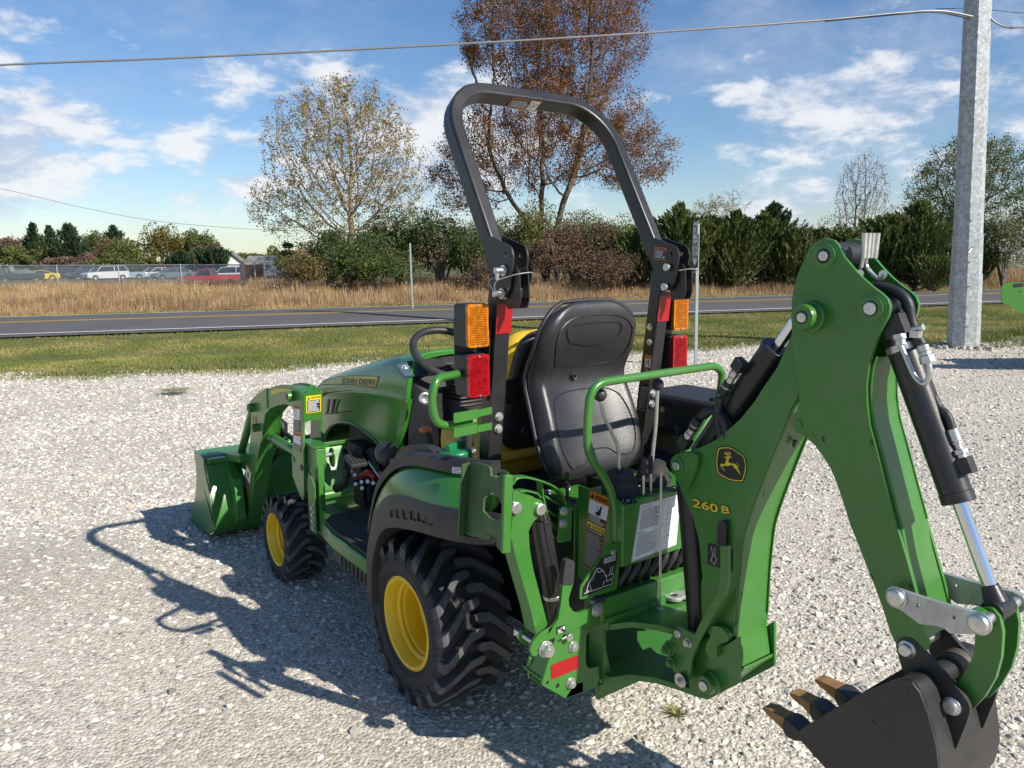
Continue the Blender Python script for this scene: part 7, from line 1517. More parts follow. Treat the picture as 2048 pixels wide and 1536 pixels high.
beam = part(MB().box((.02, -.705, .565), (.56, .090, .078)), 'cross_beam', 'green', bevel=.006)
# gusset with round opening on the right part of the beam
m_ = MB(); q = [V3(.13, -.765, .50), V3(.25, -.765, .50), V3(.25, -.765, .60), V3(.16, -.765, .61)]; hole = [V3(.195+.022*math.cos(t), -.765, .555+.028*math.sin(t)) for t in np.linspace(0, 6.28, 17)[:-1]]; m_.prism(q, (0, .008, 0), [hole]); part(m_, 'beam_gusset', 'green', parent=beam, bevel=.002)
# transport lock rod with eye link
a = P(1320, 1188, X=-.03); r0 = V3(a.x, a.y, .52); top_ = P(1322, 944, Y=a.y); lr = part(MB().cyl(r0, V3(top_.x, a.y, top_.z), .0042, 10), 'lock_rod', 'zinc')
part(MB().lathe([(0, .010), (.006, .010), (.006, .006), (.012, .006)], r0, (0, 0, 1), 12), 'rod_nut', 'zinc', parent=lr)
lk = [V3(x, y, .53) for x, y in [(P(1342, 1198, Z=.53).x+.030*math.cos(t), P(1342, 1198, Z=.53).y+.034*math.sin(t)) for t in np.linspace(math.pi*.5, math.pi*1.5, 10)]]
c_ = P(1347, 1196, Z=.53); o = [V3(c_.x+.034*math.cos(t), c_.y+.034*math.sin(t), .53) for t in np.linspace(.7, 5.2, 16)]+[V3(c_.x+.14, c_.y-.10, .53), V3(c_.x+.16, c_.y-.05, .53)]
hole = [V3(c_.x+.014*math.cos(t), c_.y+.014*math.sin(t), .53) for t in np.linspace(0, 6.28, 13)[:-1]]
sl_ = part(MB().prism(o, (0, 0, .012), [hole]), 'swing_link', 'linkzinc', parent=sf, bevel=.002); part(MB().cyl(c_, c_+V3(0, 0, .010), .010, 12), 'link_pin', 'dark', parent=sl_)
# ---- swing casting with lock bracket
XB = -.088
pB = cn([(900, 835, 6), (905, 1280, 20), (600, 1440, 20), (520, 1412), (470, 1365, 20), (440, 1240), (500, 960), (560, 860, 20), (640, 822), (700, 900), (770, 918)], 1290, 1100, 4.8)
o = [P(x, y, X=XB) for x, y in rnd(pB)]; sc0 = part(MB().prism(o, (.010, 0, 0)), 'swing_casting', 'green', bevel=.002); part(MB().prism([V3(-p.x, p.y, p.z) for p in o], (-.010, 0, 0)), 'casting_side', 'green', parent=sc0, bevel=.002)
pC = cn([(595, 760), (620, 722, 20), (740, 745, 30), (800, 830, 30), (790, 880, 15), (690, 915), (685, 1030), (640, 1045, 10), (580, 990, 30), (585, 900), (630, 830)], 1290, 1100, 4.8)
part(MB().prism([P(x, y, X=XB-.022) for x, y in rnd(pC)], (.020, 0, 0)), 'cam_plate', 'green', parent=sc0, bevel=.002)
# floor between the sides
a = P(1478.5, 1368, X=XB); b = P(1416, 1398, X=XB); m_ = MB(); m_.prism([V3(XB+.01, a.y+.006, a.z+.03), V3(-XB-.01, a.y+.006, a.z+.03), V3(-XB-.01, b.y, b.z+.012), V3(XB+.01, b.y, b.z+.012)], (0, 0, .012)); m_.box((0, -.985, .42), (.15, .05, .20)); part(m_, 'casting_web', 'green', parent=sc0, bevel=.002)
q = P(1407, 1372, X=-.13); q = V3(XB, q.y, q.z); part(MB().lathe([(0, .036), (.012, .034), (.016, .030), (.040, .030), (.042, .026), (.042, .018)], q, (-1, 0, 0), 32), 'foot_boss', 'green', parent=sc0); part(MB().lathe([(.03, .0165), (.046, .0165), (.048, .014), (.048, .001)], q, (-1, 0, 0), 24), 'foot_pin', 'zinc', parent=sc0)
XL = -.128
pL = [(1355.6, 1253, 3), (1390, 1268.8, 2), (1398, 1250, 3), (1435.8, 1183, 8), (1440.5, 1166.7, 6), (1440.4, 1092), (1456.7, 1092), (1456.2, 1166, 6), (1450.4, 1189.6, 6), (1396, 1287.5), (1383.8, 1318.8, 6), (1379.6, 1360, 4), (1367, 1371, 4), (1352.5, 1364.6, 4), (1354.6, 1335, 4), (1340, 1325, 5), (1329.6, 1300, 4), (1340, 1279)]
lkb = part(MB().prism([P(x, y, X=XL) for x, y in rnd(pL)], (.010, 0, 0)), 'boom_lock_bracket', 'green', bevel=.002)
m_ = MB(); m_.box(P(1368, 1310, X=-.10), (.045, .05, .12)); part(m_, 'bracket_block', 'green', parent=lkb, bevel=.003)
m_ = MB()
for (x, y, r, mi) in ((1357, 1267, .013, 1), ): g = P(x, y, X=XL); m_.lathe([(0, r), (.006, r), (.008, r*.85), (.008, .001)], g, (-1, 0, 0), 20, 1)
for (x, y) in ((1336, 1298), (1346, 1324)): g = P(x, y, X=XL-.01); g = V3(XL, g.y, g.z); m_.lathe([(0, .024), (.005, .022), (.006, .017), (.02, .017), (.02, .010), (.034, .009), (.034, .001)], g, (-1, 0, 0), 22, 0)
g = P(1377, 1285, X=XL); m_.bolt(g, (-1, 0, 0), .011, .014, 1); g = P(1362, 1360, X=XL-.01); g = V3(XL, g.y, g.z); m_.lathe([(0, .018), (.012, .018)], g, (-1, 0, 0), 22, 2); m_.lathe([(.012, .022), (.015, .022), (.015, .001)], g, (-1, 0, 0), 24, 1); m_.bolt(g+V3(-.015, 0, 0), (-1, 0, 0), .009, .014, 1)
part(m_, 'bracket_bolts', ['green', 'zinc', 'dblack'], parent=lkb)
# ---- bucket, ears, links
XK = -.096
lnk = cn([(850, 480, 20), (870, 440, 20), (910, 425, 20), (950, 440), (1100, 490), (1250, 535), (1400, 575), (1470, 610, 20), (1490, 660, 20), (1465, 710, 15), (1240, 705, 20), (1200, 670), (1150, 655), (1050, 645), (950, 570), (870, 520, 20)], 1500, 1040, 3.097)
o = [P(x, y, X=XK) for x, y in rnd(lnk)]; hs_ = [[P(x, y, X=XK) for x, y in circ_px(a, b, 3.4, 4.6, 12)] for a, b in ((1835.5, 1210.5), (1908.5, 1234.5))]
bl_ = part(MB().prism(o, (.012, 0, 0), hs_), 'bucket_link', 'linkzinc', bevel=.0015); part(MB().prism([V3(-p.x, p.y, p.z) for p in o], (-.012, 0, 0), [[V3(-p.x, p.y, p.z) for p in h] for h in hs_]), 'far_link', 'linkzinc', parent=bl_, bevel=.0015)
for (x, y) in ((1790, 1196), (1956, 1248)):
    g = P(x, y, X=XK-.008); part(MB().lathe([(0, .026), (.005, .026), (.007, .022), (.014, .020), (.017, .015), (.017, .001)], V3(XK, g.y, g.z), (-1, 0, 0), 28), 'link_bolt', 'zinc', parent=bl_); part(MB().cyl(V3(XK+.01, g.y, g.z), V3(-XK-.01, g.y, g.z), .013, 16), 'link_shaft', 'zinc', parent=bl_)
hook = cn([(1390, 570, 15), (1440, 540, 20), (1500, 545, 20), (1545, 600), (1565, 700), (1555, 850), (1520, 980), (1450, 1100), (1370, 1182, 8), (1340, 1140), (1290, 1060), (1270, 1020, 8), (1320, 960), (1380, 850), (1392, 760), (1395, 680)], 1500, 1040, 3.097)
o = [P(x, y, X=-.047) for x, y in rnd(hook)]; hk = part(MB().prism(o, (.014, 0, 0)), 'bucket_hook_arm', 'green', bevel=.002); part(MB().prism([V3(-p.x, p.y, p.z) for p in o], (-.014, 0, 0)), 'far_hook_arm', 'green', parent=hk, bevel=.002)
g = P(1958, 1240, X=-.06); part(MB().cyl(V3(-.084, g.y, g.z), V3(-.045, g.y, g.z), .026, 22), 'spacer', 'green', parent=hk)
ear = cn([(900, 775, 20), (920, 735, 20), (960, 722, 20), (1010, 735, 30), (1060, 790), (1150, 900), (1300, 1060), (1350, 1130, 25), (1365, 1180, 25), (1340, 1260), (1275, 1420, 15), (1225, 1425, 15), (1100, 1130), (1010, 985), (975, 985), (940, 920)], 1500, 1040, 3.097)
o = [P(x, y, X=-.072) for x, y in rnd(ear)]
XS = -.150
shell_px = cn([(270, 1320), (640, 1100), (870, 1000), (930, 982), (1000, 1005), (1050, 1070), (1100, 1200), (1150, 1400), (1170, 1560)], 1500, 1040, 3.097)+[(1880, 1580), (1868, 1625), (1830, 1652), (1770, 1650), (1715, 1612), (1655, 1542)]
so_ = [P(x, y, X=XS) for x, y in rnd(shell_px)]
bk = part(MB().prism(so_, (.010, 0, 0)), 'backhoe_bucket', 'blacksteel', bevel=.0015); part(MB().prism([V3(-p.x, p.y, p.z) for p in so_], (-.010, 0, 0)), 'far_side', 'blacksteel', parent=bk, bevel=.0015)
wall_px = cn([(930, 982), (1000, 1005), (1050, 1070), (1100, 1200), (1150, 1400), (1170, 1560)], 1500, 1040, 3.097)+[(1880, 1580), (1868, 1625), (1830, 1652), (1770, 1650), (1715, 1612), (1655, 1542), (1587, 1466)]
wp = spline([P(x, y, X=XS) for x, y in wall_px], 4); m_ = MB(); n_ = len(wp); cen = sum(wp, V3(0, 0, 0))/n_
inn_ = [p+(cen-p).normalized()*.007 for p in wp]; m_.loft([[V3(XS+.008, p.y, p.z) for p in wp], [V3(-XS-.008, p.y, p.z) for p in wp]], caps=False, closed=False); m_.loft([[V3(XS+.008, p.y, p.z) for p in inn_], [V3(-XS-.008, p.y, p.z) for p in inn_]], caps=False, closed=False); m_.loft([[V3(XS+.008, wp[-1].y, wp[-1].z), V3(-XS-.008, wp[-1].y, wp[-1].z)], [V3(XS+.008, inn_[-1].y, inn_[-1].z), V3(-XS-.008, inn_[-1].y, inn_[-1].z)]], caps=False, closed=False); part(m_, 'bucket_wall', 'blacksteel', parent=bk, smooth=50)
for s in (1, -1): part(MB().prism([V3(p.x*s, p.y, p.z) for p in o], (.012*s, 0, 0)), 'bucket_ear', 'blacksteel', parent=bk, bevel=.0015)
# reinforcing pad at the shoulder
for (x, y) in ((1810, 1301), (1899.4, 1415)):
    m_ = MB(); g = P(x, y, X=-.085); m_.lathe([(0, .022), (.006, .021), (.008, .016), (.016, .016), (.018, .013), (.018, .001)], V3(-.072, g.y, g.z), (-1, 0, 0), 28); part(m_, 'ear_pin', 'zinc', parent=bk)
    part(MB().cyl(V3(-.07, g.y, g.z), V3(.07, g.y, g.z), .014, 16), 'pin_shaft', 'zinc', parent=bk)
g = P(1870, 1345, X=-.04); m_ = MB(); m_.cyl(V3(-.058, g.y-.01, g.z), V3(.058, g.y-.01, g.z), .026, 26); m_.cyl(V3(.005, g.y-.01, g.z), V3(.055, g.y-.01, g.z), .036, 28, 1); part(m_, 'cross_tube', ['blacksteel', 'worn'], parent=bk, bevel=.002)
# three teeth along the cutting edge
e0 = P(1587, 1466, X=XS); d_in = (P(1655, 1542, X=XS)-e0); d_in.x = 0; d_in.normalize()       # down the floor
tip_near = P(1528, 1417, X=-.135); dt = (tip_near-V3(-.135, e0.y, e0.z)); dt.x = 0; dl = dt.length; dt.normalize(); nt_ = V3(1, 0, 0).cross(dt).normalized()
for x in (-.122, 0, .122):
    b0_ = V3(x, e0.y, e0.z); tt = MB(); rings = []
    for f, w_, h_, off in ((-.32, .026, .006, 0), (-.05, .030, .020, 0), (.18, .030, .024, 0), (.34, .023, .019, .002), (.55, .022, .013, .003), (.80, .0225, .010, .004), (1.0, .0215, .0035, .004)):
        c_ = b0_+dt*dl*f+nt_*off; rings.append([c_+V3(-w_, 0, 0)-nt_*h_, c_+V3(w_, 0, 0)-nt_*h_, c_+V3(w_, 0, 0)+nt_*h_, c_+V3(-w_, 0, 0)+nt_*h_])
    tt.loft(rings[:4]); th_ = part(tt, 'bucket_tooth', 'blacksteel', parent=bk, bevel=.003); t2 = MB(); t2.loft(rings[3:]); part(t2, 'tooth_tip', 'toothrust', parent=bk, bevel=.002)
    part(MB().cyl(b0_+dt*dl*.10+V3(-.031, 0, 0), b0_+dt*dl*.10+V3(.031, 0, 0), .009, 12), 'tooth_pin', 'dblack', parent=bk)

# ---- stabiliser legs (folded up) and their frame boxes
sc6 = lambda l: cn(l, 920, 900, 6.4); sc5 = lambda l: cn(l, 980, 1120, 5.12)
for s in (-1, 1):
    fx = (lambda pts: pts) if s < 0 else (lambda pts: [V3(-p.x, p.y, p.z) for p in pts])
    arm = sc6([(680, 540), (740, 515, 12), (790, 560, 15), (930, 590, 15), (955, 620, 10), (1040, 640, 20), (1068, 690, 15), (1075, 770, 40), (1010, 850), (930, 930), (880, 1040), (890, 1250), (940, 1536)])+sc5([(590, 660), (588, 690), (475, 772), (420, 520), (270, 0)])+sc6([(650, 1100), (672, 850)])
    o = [P(x, y, Y=-.725) for x, y in rnd(arm)]; sa_ = part(MB().prism(fx(o), (0, .058, 0)), 'stabiliser_arm', 'green', bevel=.004)
    for (x, y) in ((1033.5, 1016.5), (1082.5, 1019)):
        g = P(x, y, Y=-.735); part(MB().lathe([(0, .018), (.012, .018), (.014, .015), (.014, .001)], fx([V3(g.x, -.725, g.z)])[0], (0, -1, 0), 24), 'arm_pin', 'zinc', parent=sa_)
    # ground pad, folded against the arm
    pad = sc6([(130, 165, 20), (230, 165, 30), (350, 205, 20), (385, 240, 20), (390, 330, 15), (500, 370, 8), (510, 300, 15), (545, 270, 15), (600, 290), (575, 1300), (545, 1330, 10), (470, 1240, 20), (465, 1120, 10), (350, 1070, 10), (345, 1140, 10), (310, 1155, 10), (75, 1080, 30)])
    ph = sc6([(300, 600), (350, 580), (375, 540), (440, 560), (490, 600), (530, 700), (525, 850), (490, 912), (430, 900), (370, 870), (290, 780)])
    XPd = -.628; po_ = [P(x, y, X=XPd) for x, y in rnd(pad)]; hh = [P(x, y, X=XPd) for x, y in ph]
    pdm = part(MB().prism(fx(po_), (.008*(1 if s < 0 else -1), 0, 0), [fx(hh)]), 'stabiliser_pad', 'shadedworngreen', parent=sa_, bevel=.0012)
    lip = [P(x, y, X=XPd) for x, y in sc6([(130, 165), (75, 1080)])]; m_ = MB(); m_.loft([fx([V3(XPd-.030, p.y-.004, p.z) for p in lip]), fx([V3(XPd+.004, p.y+.006, p.z) for p in lip])], caps=False, closed=False); m_.loft([fx([V3(XPd-.030, p.y+.003, p.z) for p in lip]), fx([V3(XPd+.004, p.y+.013, p.z) for p in lip])], caps=False, closed=False); m_.loft([fx([V3(XPd-.030, p.y-.004, p.z) for p in lip]), fx([V3(XPd-.030, p.y+.003, p.z) for p in lip])], caps=False, closed=False); part(m_, 'pad_edge', 'shadedworngreen', parent=pdm)
    yl = P(1012, 955, X=XPd-.03).y; lp2 = [P(x, y, Y=yl) for x, y in sc6([(575, 320), (680, 320), (645, 1320), (548, 1330)])]; part(MB().prism(fx(lp2), (0, .010, 0)), 'pad_flange', 'green', parent=pdm, bevel=.002)
    kn = [P(x, y, X=XPd+.03) for x, y in sc6([(375, 560), (450, 600), (430, 720), (360, 800), (300, 770), (300, 640)])]; part(MB().prism(fx(kn), (.02*(1 if s < 0 else -1), 0, 0)), 'pad_hinge', 'green', parent=pdm, bevel=.002)
    # stabiliser cylinder
    a = P(1077, 1020, Y=-.66); b = P(1118, 1260, Y=-.66); d_ = b-a; m_ = MB(); m_.cyl(*fx([a+d_*.07, a+d_*1.02]), .032, 28); m_.cyl(*fx([a+d_*.0, a+d_*.08]), .020, 20, 1); m_.cyl(*fx([a+d_*.68, a+d_*.71]), .0335, 28, 2); part(m_, 'stabiliser_cylinder', ['blackpaint', 'worn', 'zinc'], bevel=.001)
    pth = [P(x, y, Y=-.69) for x, y in ((1083, 1010), (1098, 1100), (1112, 1150), (1118, 1190), (1112, 1240))]; part(MB().tube(spline(fx(pth), 6), .0045, 8), 'steel_pipe', 'dark')
    # frame box: rear plate with window, side plate, lever plate
    fp = sc5([(540, 1290, 8), (775, 1420, 6), (1125, 1288), (1122, 1090, 8), (1010, 1112, 25), (985, 1060, 15), (988, 780, 30), (1030, 705, 15), (1128, 668), (1130, 575), (690, 700), (660, 830), (535, 1250)])
    o = [P(x, y, Y=-.735) for x, y in rnd(fp)]; fr = part(MB().prism(fx(o), (0, .010, 0)), 'frame_plate', 'green', bevel=.0015)
    fl_ = sc5([(1160, 375, 10), (1190, 390), (1190, 920), (1235, 1130), (1240, 1290), (1215, 1350, 20), (1120, 1345, 20), (1122, 1290), (1165, 1270), (1160, 1130)])
    part(MB().prism(fx([P(x, y, Y=-.740) for x, y in rnd(fl_)]), (0, .07, 0)), 'frame_web', 'green', parent=fr, bevel=.002)
    sp_ = sc5([(410, 1000), (530, 980, 20), (655, 800), (520, 1240, 10), (525, 1300), (460, 1245, 20), (405, 1215, 15)])
    m_ = MB(); m_.prism(fx([P(x, y, Y=-.66) for x, y in rnd(sp_)]), (0, .010, 0)); part(m_, 'front_frame_plate', 'green', parent=fr, bevel=.0015)
    g1 = P(1084, 1365, Y=-.735); g2 = P(1110, 1280, Y=-.735); m_ = MB(); m_.prism(fx([V3(g1.x+.004, -.725, g1.z), V3(g2.x+.004, -.725, g2.z), V3(g2.x+.004, -.64, g2.z), V3(g1.x+.004, -.64, g1.z)]), (.006*(1 if s < 0 else -1), 0, 0)); g3 = P(1131, 1396, Y=-.735); m_.prism(fx([V3(g1.x, -.725, g1.z+.004), V3(g3.x, -.725, g3.z+.004), V3(g3.x, -.64, g3.z+.004), V3(g1.x, -.64, g1.z+.004)]), (0, 0, .006)); g4 = P(1199, 1371, Y=-.735); m_.prism(fx([V3(g4.x, -.725, g4.z+.004), V3(g3.x, -.725, g3.z+.004), V3(g3.x, -.50, g3.z+.004), V3(g4.x, -.50, g4.z+.004)]), (0, 0, .006)); part(m_, 'frame_sides', 'green', parent=fr)
    ea = sc5([(300, 790, 30), (330, 715, 20), (390, 712), (420, 900), (340, 865, 20), (305, 830, 20)]); part(MB().prism(fx([P(x, y, Y=-.66) for x, y in rnd(ea)]), (0, .010, 0)), 'pivot_ear', 'green', parent=fr, bevel=.0015)
    g = P(1062, 1281, Y=-.70); h = P(1047, 1273, Y=-.66); m_ = MB(); m_.cyl(*fx([V3(g.x, -.755, g.z), V3(g.x, -.62, g.z)]), .009, 12); part(m_, 'pivot_bolt', 'zinc', parent=fr)
    if s < 0:
        lv_ = sc5([(815, -2, 20), (862, 20, 30), (865, 80), (850, 250), (825, 330), (805, 400), (812, 470), (850, 525), (900, 545, 20), (1000, 510), (1040, 470), (1100, 410, 25), (1148, 405, 20), (1160, 480), (1152, 560, 20), (900, 690), (690, 785), (530, 850, 20), (490, 900, 20), (490, 975, 20), (440, 992, 25), (410, 930, 25), (430, 850, 25), (480, 790), (560, 740), (650, 680), (700, 600), (725, 450), (748, 250), (770, 60), (780, 10)])
        lvp = part(MB().prism([P(x, y, Y=-.758) for x, y in rnd(lv_)], (0, .010, 0)), 'mounting_lever', 'green', bevel=.0015)
        gp = sc5([(780, 10, 20), (815, -8, 25), (868, 15, 30), (868, 80), (853, 253), (745, 253), (765, 60)]); part(MB().prism([P(x, y, Y=-.763) for x, y in rnd(gp)], (0, .020, 0)), 'lever_grip', 'rubber', parent=lvp, bevel=.005)
        q = [P(x, y, Y=-.758) for x, y in sc5([(678, 690), (770, 660), (772, 735), (680, 766)])]; d = Decal(q, ['dblack', 'white']); d.rect(0, 0, 1, 1, 0, 0, .08); d.line([(.1, .35), (.3, .45), (.6, .2), (.62, .3)], .06, 1, 1); d.rect(.15, .55, .5, .68, 1, 1); d.rect(.7, .15, .92, .55, 1, 1, .05); d.rect(.12, .8, .7, .88, 1, 1); d.build('lever_label', lvp)
        m_ = MB()
        for (x, y, Y_, r, h_) in ((1194, 1220, -.760, .017, .012), (1091.5, 1298, -.760, .020, .022)): m_.bolt(P(x, y, Y=Y_), (0, -1, 0), r, h_)
        part(m_, 'lever_bolts', 'zinc', parent=lvp, bevel=.001)
        a = P(1196, 1200, Y=-.752); m_ = MB(); m_.cyl(a+V3(-.02, 0, 0), a+V3(.025, 0, 0), .011, 14); m_.cyl(a+V3(-.028, 0, 0), a+V3(-.02, 0, 0), .007, 12, 1); part(m_, 'bumper_pin', ['plastic', 'zinc'], parent=lvp)
        m_ = MB()
        for (x, y, r, h_) in ((1146, 1293, .014, .012), (1141, 1366, .014, .014)): m_.bolt(P(x, y, Y=-.736), (0, -1, 0), r, h_)
        g = P(1136, 1273, Y=-.745); m_.lathe([(0, .013), (.012, .012), (.012, .001)], g, (0, -1, 0), 20); m_.bar([P(1124, 1279, Y=-.75), P(1144, 1268, Y=-.75)], .006, .003, (0, 1, 0)); part(m_, 'frame_bolts', 'zinc', parent=fr, bevel=.001)
        m_ = MB()
        for (x, y, r) in ((1094, 1364, .006), (1114, 1370, .008)): m_.cyl(P(x, y, Y=-.7355), P(x, y, Y=-.7362), r, 14)
        part(m_, 'frame_holes', 'dblack', parent=fr)
    red_ = [P(x, y, Y=-.736) for x, y in rnd(sc5([(622, 1078, 20), (905, 968, 20), (908, 1110, 15), (630, 1224, 10)]))]; part(MB().prism(fx(red_), (0, -.0008, 0)), 'red_reflector', 'red', parent=fr)
# guard rails over the left rear corner of the frame
def flat(pts, w_, t_, nm, Y=-.63):
    return part(MB().bar(smoothpath([P(x, y, Y=Y) for x, y in pts], .05, 5), t_, w_, (0, 1, 0)), nm, 'green', bevel=.0015)
gd = flat(sc6([(640, 430), (690, 350), (800, 335), (1000, 380), (1180, 455), (1290, 565), (1325, 700), (1325, 800)]), .034, .006, 'corner_guard', -.62)
for pts in ([(740, 520), (830, 515), (960, 545), (1010, 600)], [(1060, 580), (1280, 710)], [(1090, 760), (1260, 880)], [(1110, 890), (1250, 1040)], [(1120, 1060), (1240, 1130)], [(1020, 400), (1035, 620)], [(1040, 600), (1100, 880)]):
    part(MB().bar([P(x, y, Y=-.60) for x, y in sc6(pts)], .006, .030, (0, 1, 0)), 'guard_bar', 'green', parent=gd, bevel=.0015)
o = [P(x, y, Y=-.645) for x, y in rnd(sc6([(1280, 735, 10), (1438, 740, 10), (1420, 1165, 12), (1258, 1190, 8)]))]; ge = part(MB().prism(o, (0, .006, 0)), 'guard_plate', 'green', parent=gd, bevel=.0015)
m_ = MB()
for q in sc6([(1330, 785), (1320, 940)]): m_.bolt(P(*q, Y=-.646), (0, -1, 0), .012, .010)
part(m_, 'guard_bolts', 'zinc', parent=gd, bevel=.001)

# ---- control tower
cy0, cy1, cxw, ctz = -.775, -.590, .195, .925
body = [V3(-cxw, cy0, .705), V3(-cxw, cy0, ctz), V3(-cxw, cy1, ctz), V3(-cxw, cy1, .60), V3(-cxw, cy1-.04, .60), V3(-cxw, cy1-.04, .705)]
ct = part(MB().prism(body, (cxw*2, 0, 0)), 'control_tower', 'green', bevel=.006)
part(MB().box((0, -.655, .645), (.33, .06, .12)), 'tower_base', 'dark', parent=ct); 
for k in range(8): part(MB().tube(spline([V3(-.15+.045*k, -.70, .60), V3(-.165+.045*k, -.735, .64), V3(-.145+.045*k, -.745, .68), V3(-.12+.045*k, -.73, .73)], 4), .0135, 8), 'tower_hose', 'hose', parent=ct, smooth=60)
# left skirt carrying the safety labels
sk = [V3(-.198, -.56, .93), V3(-.198, -.735, .93), V3(-.198, -.745, .70), V3(-.198, -.70, .60), V3(-.198, -.56, .60)]; part(MB().prism(sk, (.004, 0, 0)), 'tower_skirt', 'green', parent=ct)
tri = [P(x, y, Y=-.752) for x, y in rnd([(1240.7, 1084, 3), (1213.8, 1091.7, 4), (1161, 1174, 4), (1160, 1199.5, 3), (1233, 1180, 3), (1242, 1110)])]; tp_ = part(MB().prism(tri, (0, .006, 0)), 'diagram_plate', 'green', parent=ct, bevel=.001)
q = [P(x, y, Y=-.752) for x, y in ((1163, 1126), (1236, 1104), (1228, 1171), (1164, 1195))]
d = Decal(q, ['dblack', 'white']); d.poly([(.02, .72), (.55, .02), (.98, .0), (.98, .98), (.0, .98)], 0, 0)
d.line([(.06, .9), (.95, .92)], .015, 1, 1); d.lines(.60, .06, .95, .24, 4, 1, 4, k=1)
for L_ in ([(.12, .86), (.2, .62), (.38, .33), (.45, .28), (.60, .42), (.68, .6), (.75, .62)], [(.38, .33), (.32, .55), (.2, .62)], [(.12, .86), (.28, .88), (.22, .70)], [(.70, .62), (.92, .60), (.93, .74), (.74, .78), (.70, .62)], [(.80, .60), (.83, .38)], [(.86, .60), (.90, .36)], [(.66, .74), (.62, .88)], [(.88, .74), (.93, .88)], [(.40, .28), (.45, .42), (.60, .42)]): d.line(L_, .014, 1, 2)
d.build('backhoe_diagram_label', tp_)
part(MB().bolt(P(1226, 1104, Y=-.753), (0, -1, 0), .008, .008), 'plate_screw', 'zinc', parent=tp_)
q = [P(x, y, X=-.198) for x, y in ((1180.5, 980), (1222, 998), (1196, 1148), (1166, 1130))]
d = Decal(q, ['dblack', 'dorange', 'white', 'dyellow', 'text']); d.rect(0, 0, 1, 1, 1, 0); d.rect(.03, .11, .97, .29, 2, 1); d.rect(.03, .29, .97, .395, 0, 1); d.rect(.03, .395, .97, .47, 3, 1); d.rect(.03, .47, .97, .99, 0, 1)
d.text('WARNING', .28, .025, .97, .09, 0, 2); d.poly([(.06, .09), (.15, .02), (.24, .09)], 0, 2); d.text('CAUTION', .28, .41, .96, .46, 0, 2); d.poly([(.06, .46), (.15, .405), (.24, .46)], 0, 2)
d.poly([(.35, .25), (.55, .21), (.62, .13), (.68, .14), (.66, .26), (.5, .28)], 0, 2); d.line([(.4, .16), (.6, .24)], .01, 0, 2); d.lines(.08, .30, .94, .385, 4, 2, 1); d.text('HELP AVOID INJURY', .1, .485, .9, .51, 2, 2); d.lines(.08, .53, .94, .97, 26, 4, 2); d.build('tower_warning_label', ct)
q = [P(x, y, Y=cy0) for x, y in ((1280, 1010), (1361, 987.5), (1352, 1089), (1262, 1124))]
d = Decal(q, ['white', 'dblack', 'text']); d.rect(0, 0, 1, 1, 0, 0); d.line([(.02, .02), (.55, .02), (.55, .98), (.02, .98), (.02, .02)], .005, 1, 1); d.text('INSTALLATION', .05, .04, .30, .065, 1, 1); d.lines(.06, .09, .52, .47, 20, 1, 21, k=1, fill=.38); d.text('REMOVAL', .05, .50, .22, .525, 1, 1); d.lines(.06, .55, .52, .94, 20, 1, 22, k=1, fill=.38)
d.line([(.60, .05), (.97, .05), (.97, .50), (.60, .50), (.60, .05)], .004, 1, 1); d.line([(.60, .54), (.97, .54), (.97, .96), (.60, .96), (.60, .54)], .004, 1, 1)
for L_ in ([(.70, .08), (.72, .30), (.70, .42)], [(.66, .30), (.80, .30), (.80, .42), (.66, .42)], [(.76, .22), (.90, .20), (.88, .36)], [(.70, .60), (.74, .75), (.68, .85), (.80, .90)], [(.80, .62), (.78, .75), (.90, .80), (.88, .92)], [(.66, .75), (.86, .74)]): d.line(L_, .005, 1, 1)
d.build('instruction_sheet', ct)
for i, qx in enumerate((((1237, 998), (1265, 995), (1275, 1006), (1247, 1011)), ((1266, 969), (1285, 965), (1292, 974), (1272, 979)), ((1333, 975), (1356, 970), (1366, 980), (1342, 985)))):
    q = [P(x, y, Z=ctz) for x, y in qx]; d = Decal(q, ['dblack', 'white']); d.rect(0, 0, 1, 1, 0, 0); d.line([(.5, .3), (.5, .7)], .08, 1, 1); d.line([(.4, .5), (.6, .5)], .08, 1, 1); [d.rect(a, b, a+.08, b+.1, 1, 1) for a, b in ((.2, .2), (.72, .2), (.2, .7), (.72, .7), (.1, .45), (.82, .45))]; d.build('lever_chart', ct)
def boot(cx_, cy_, nm='lever_boot'):
    b = V3(cx_, cy_, ctz); part(MB().lathe([(0, .062), (.018, .064), (.026, .056), (.030, .054), (.046, .054), (.054, .046), (.058, .044), (.072, .042), (.078, .030), (.080, .008)], b, (0, 0, 1), 14), nm, 'rubber', parent=ct, smooth=40); return b+V3(0, 0, .078)
for (bx_, kx, pts) in (((1241, 985), (1200.5, 790), [(1201, 800), (1206, 828), (1238, 895), (1238, 935)]), ((1306, 965), (1315.5, 769), [(1315, 780), (1312, 850), (1308, 885), (1304, 925)])):
    q = P(*bx_, Z=ctz); tpz = boot(q.x, q.y); Yl = q.y
    pth = [P(x, y, Y=Yl) for x, y in pts]; lvx = part(MB().tube(smoothpath(pth+[V3(q.x, q.y, tpz.z-.02)], .03, 5), .0062, 12), 'control_lever', 'zinc'); part(MB().sphere(P(*kx, Y=Yl), .021, 14), 'lever_knob', 'plastic', parent=lvx, smooth=180)
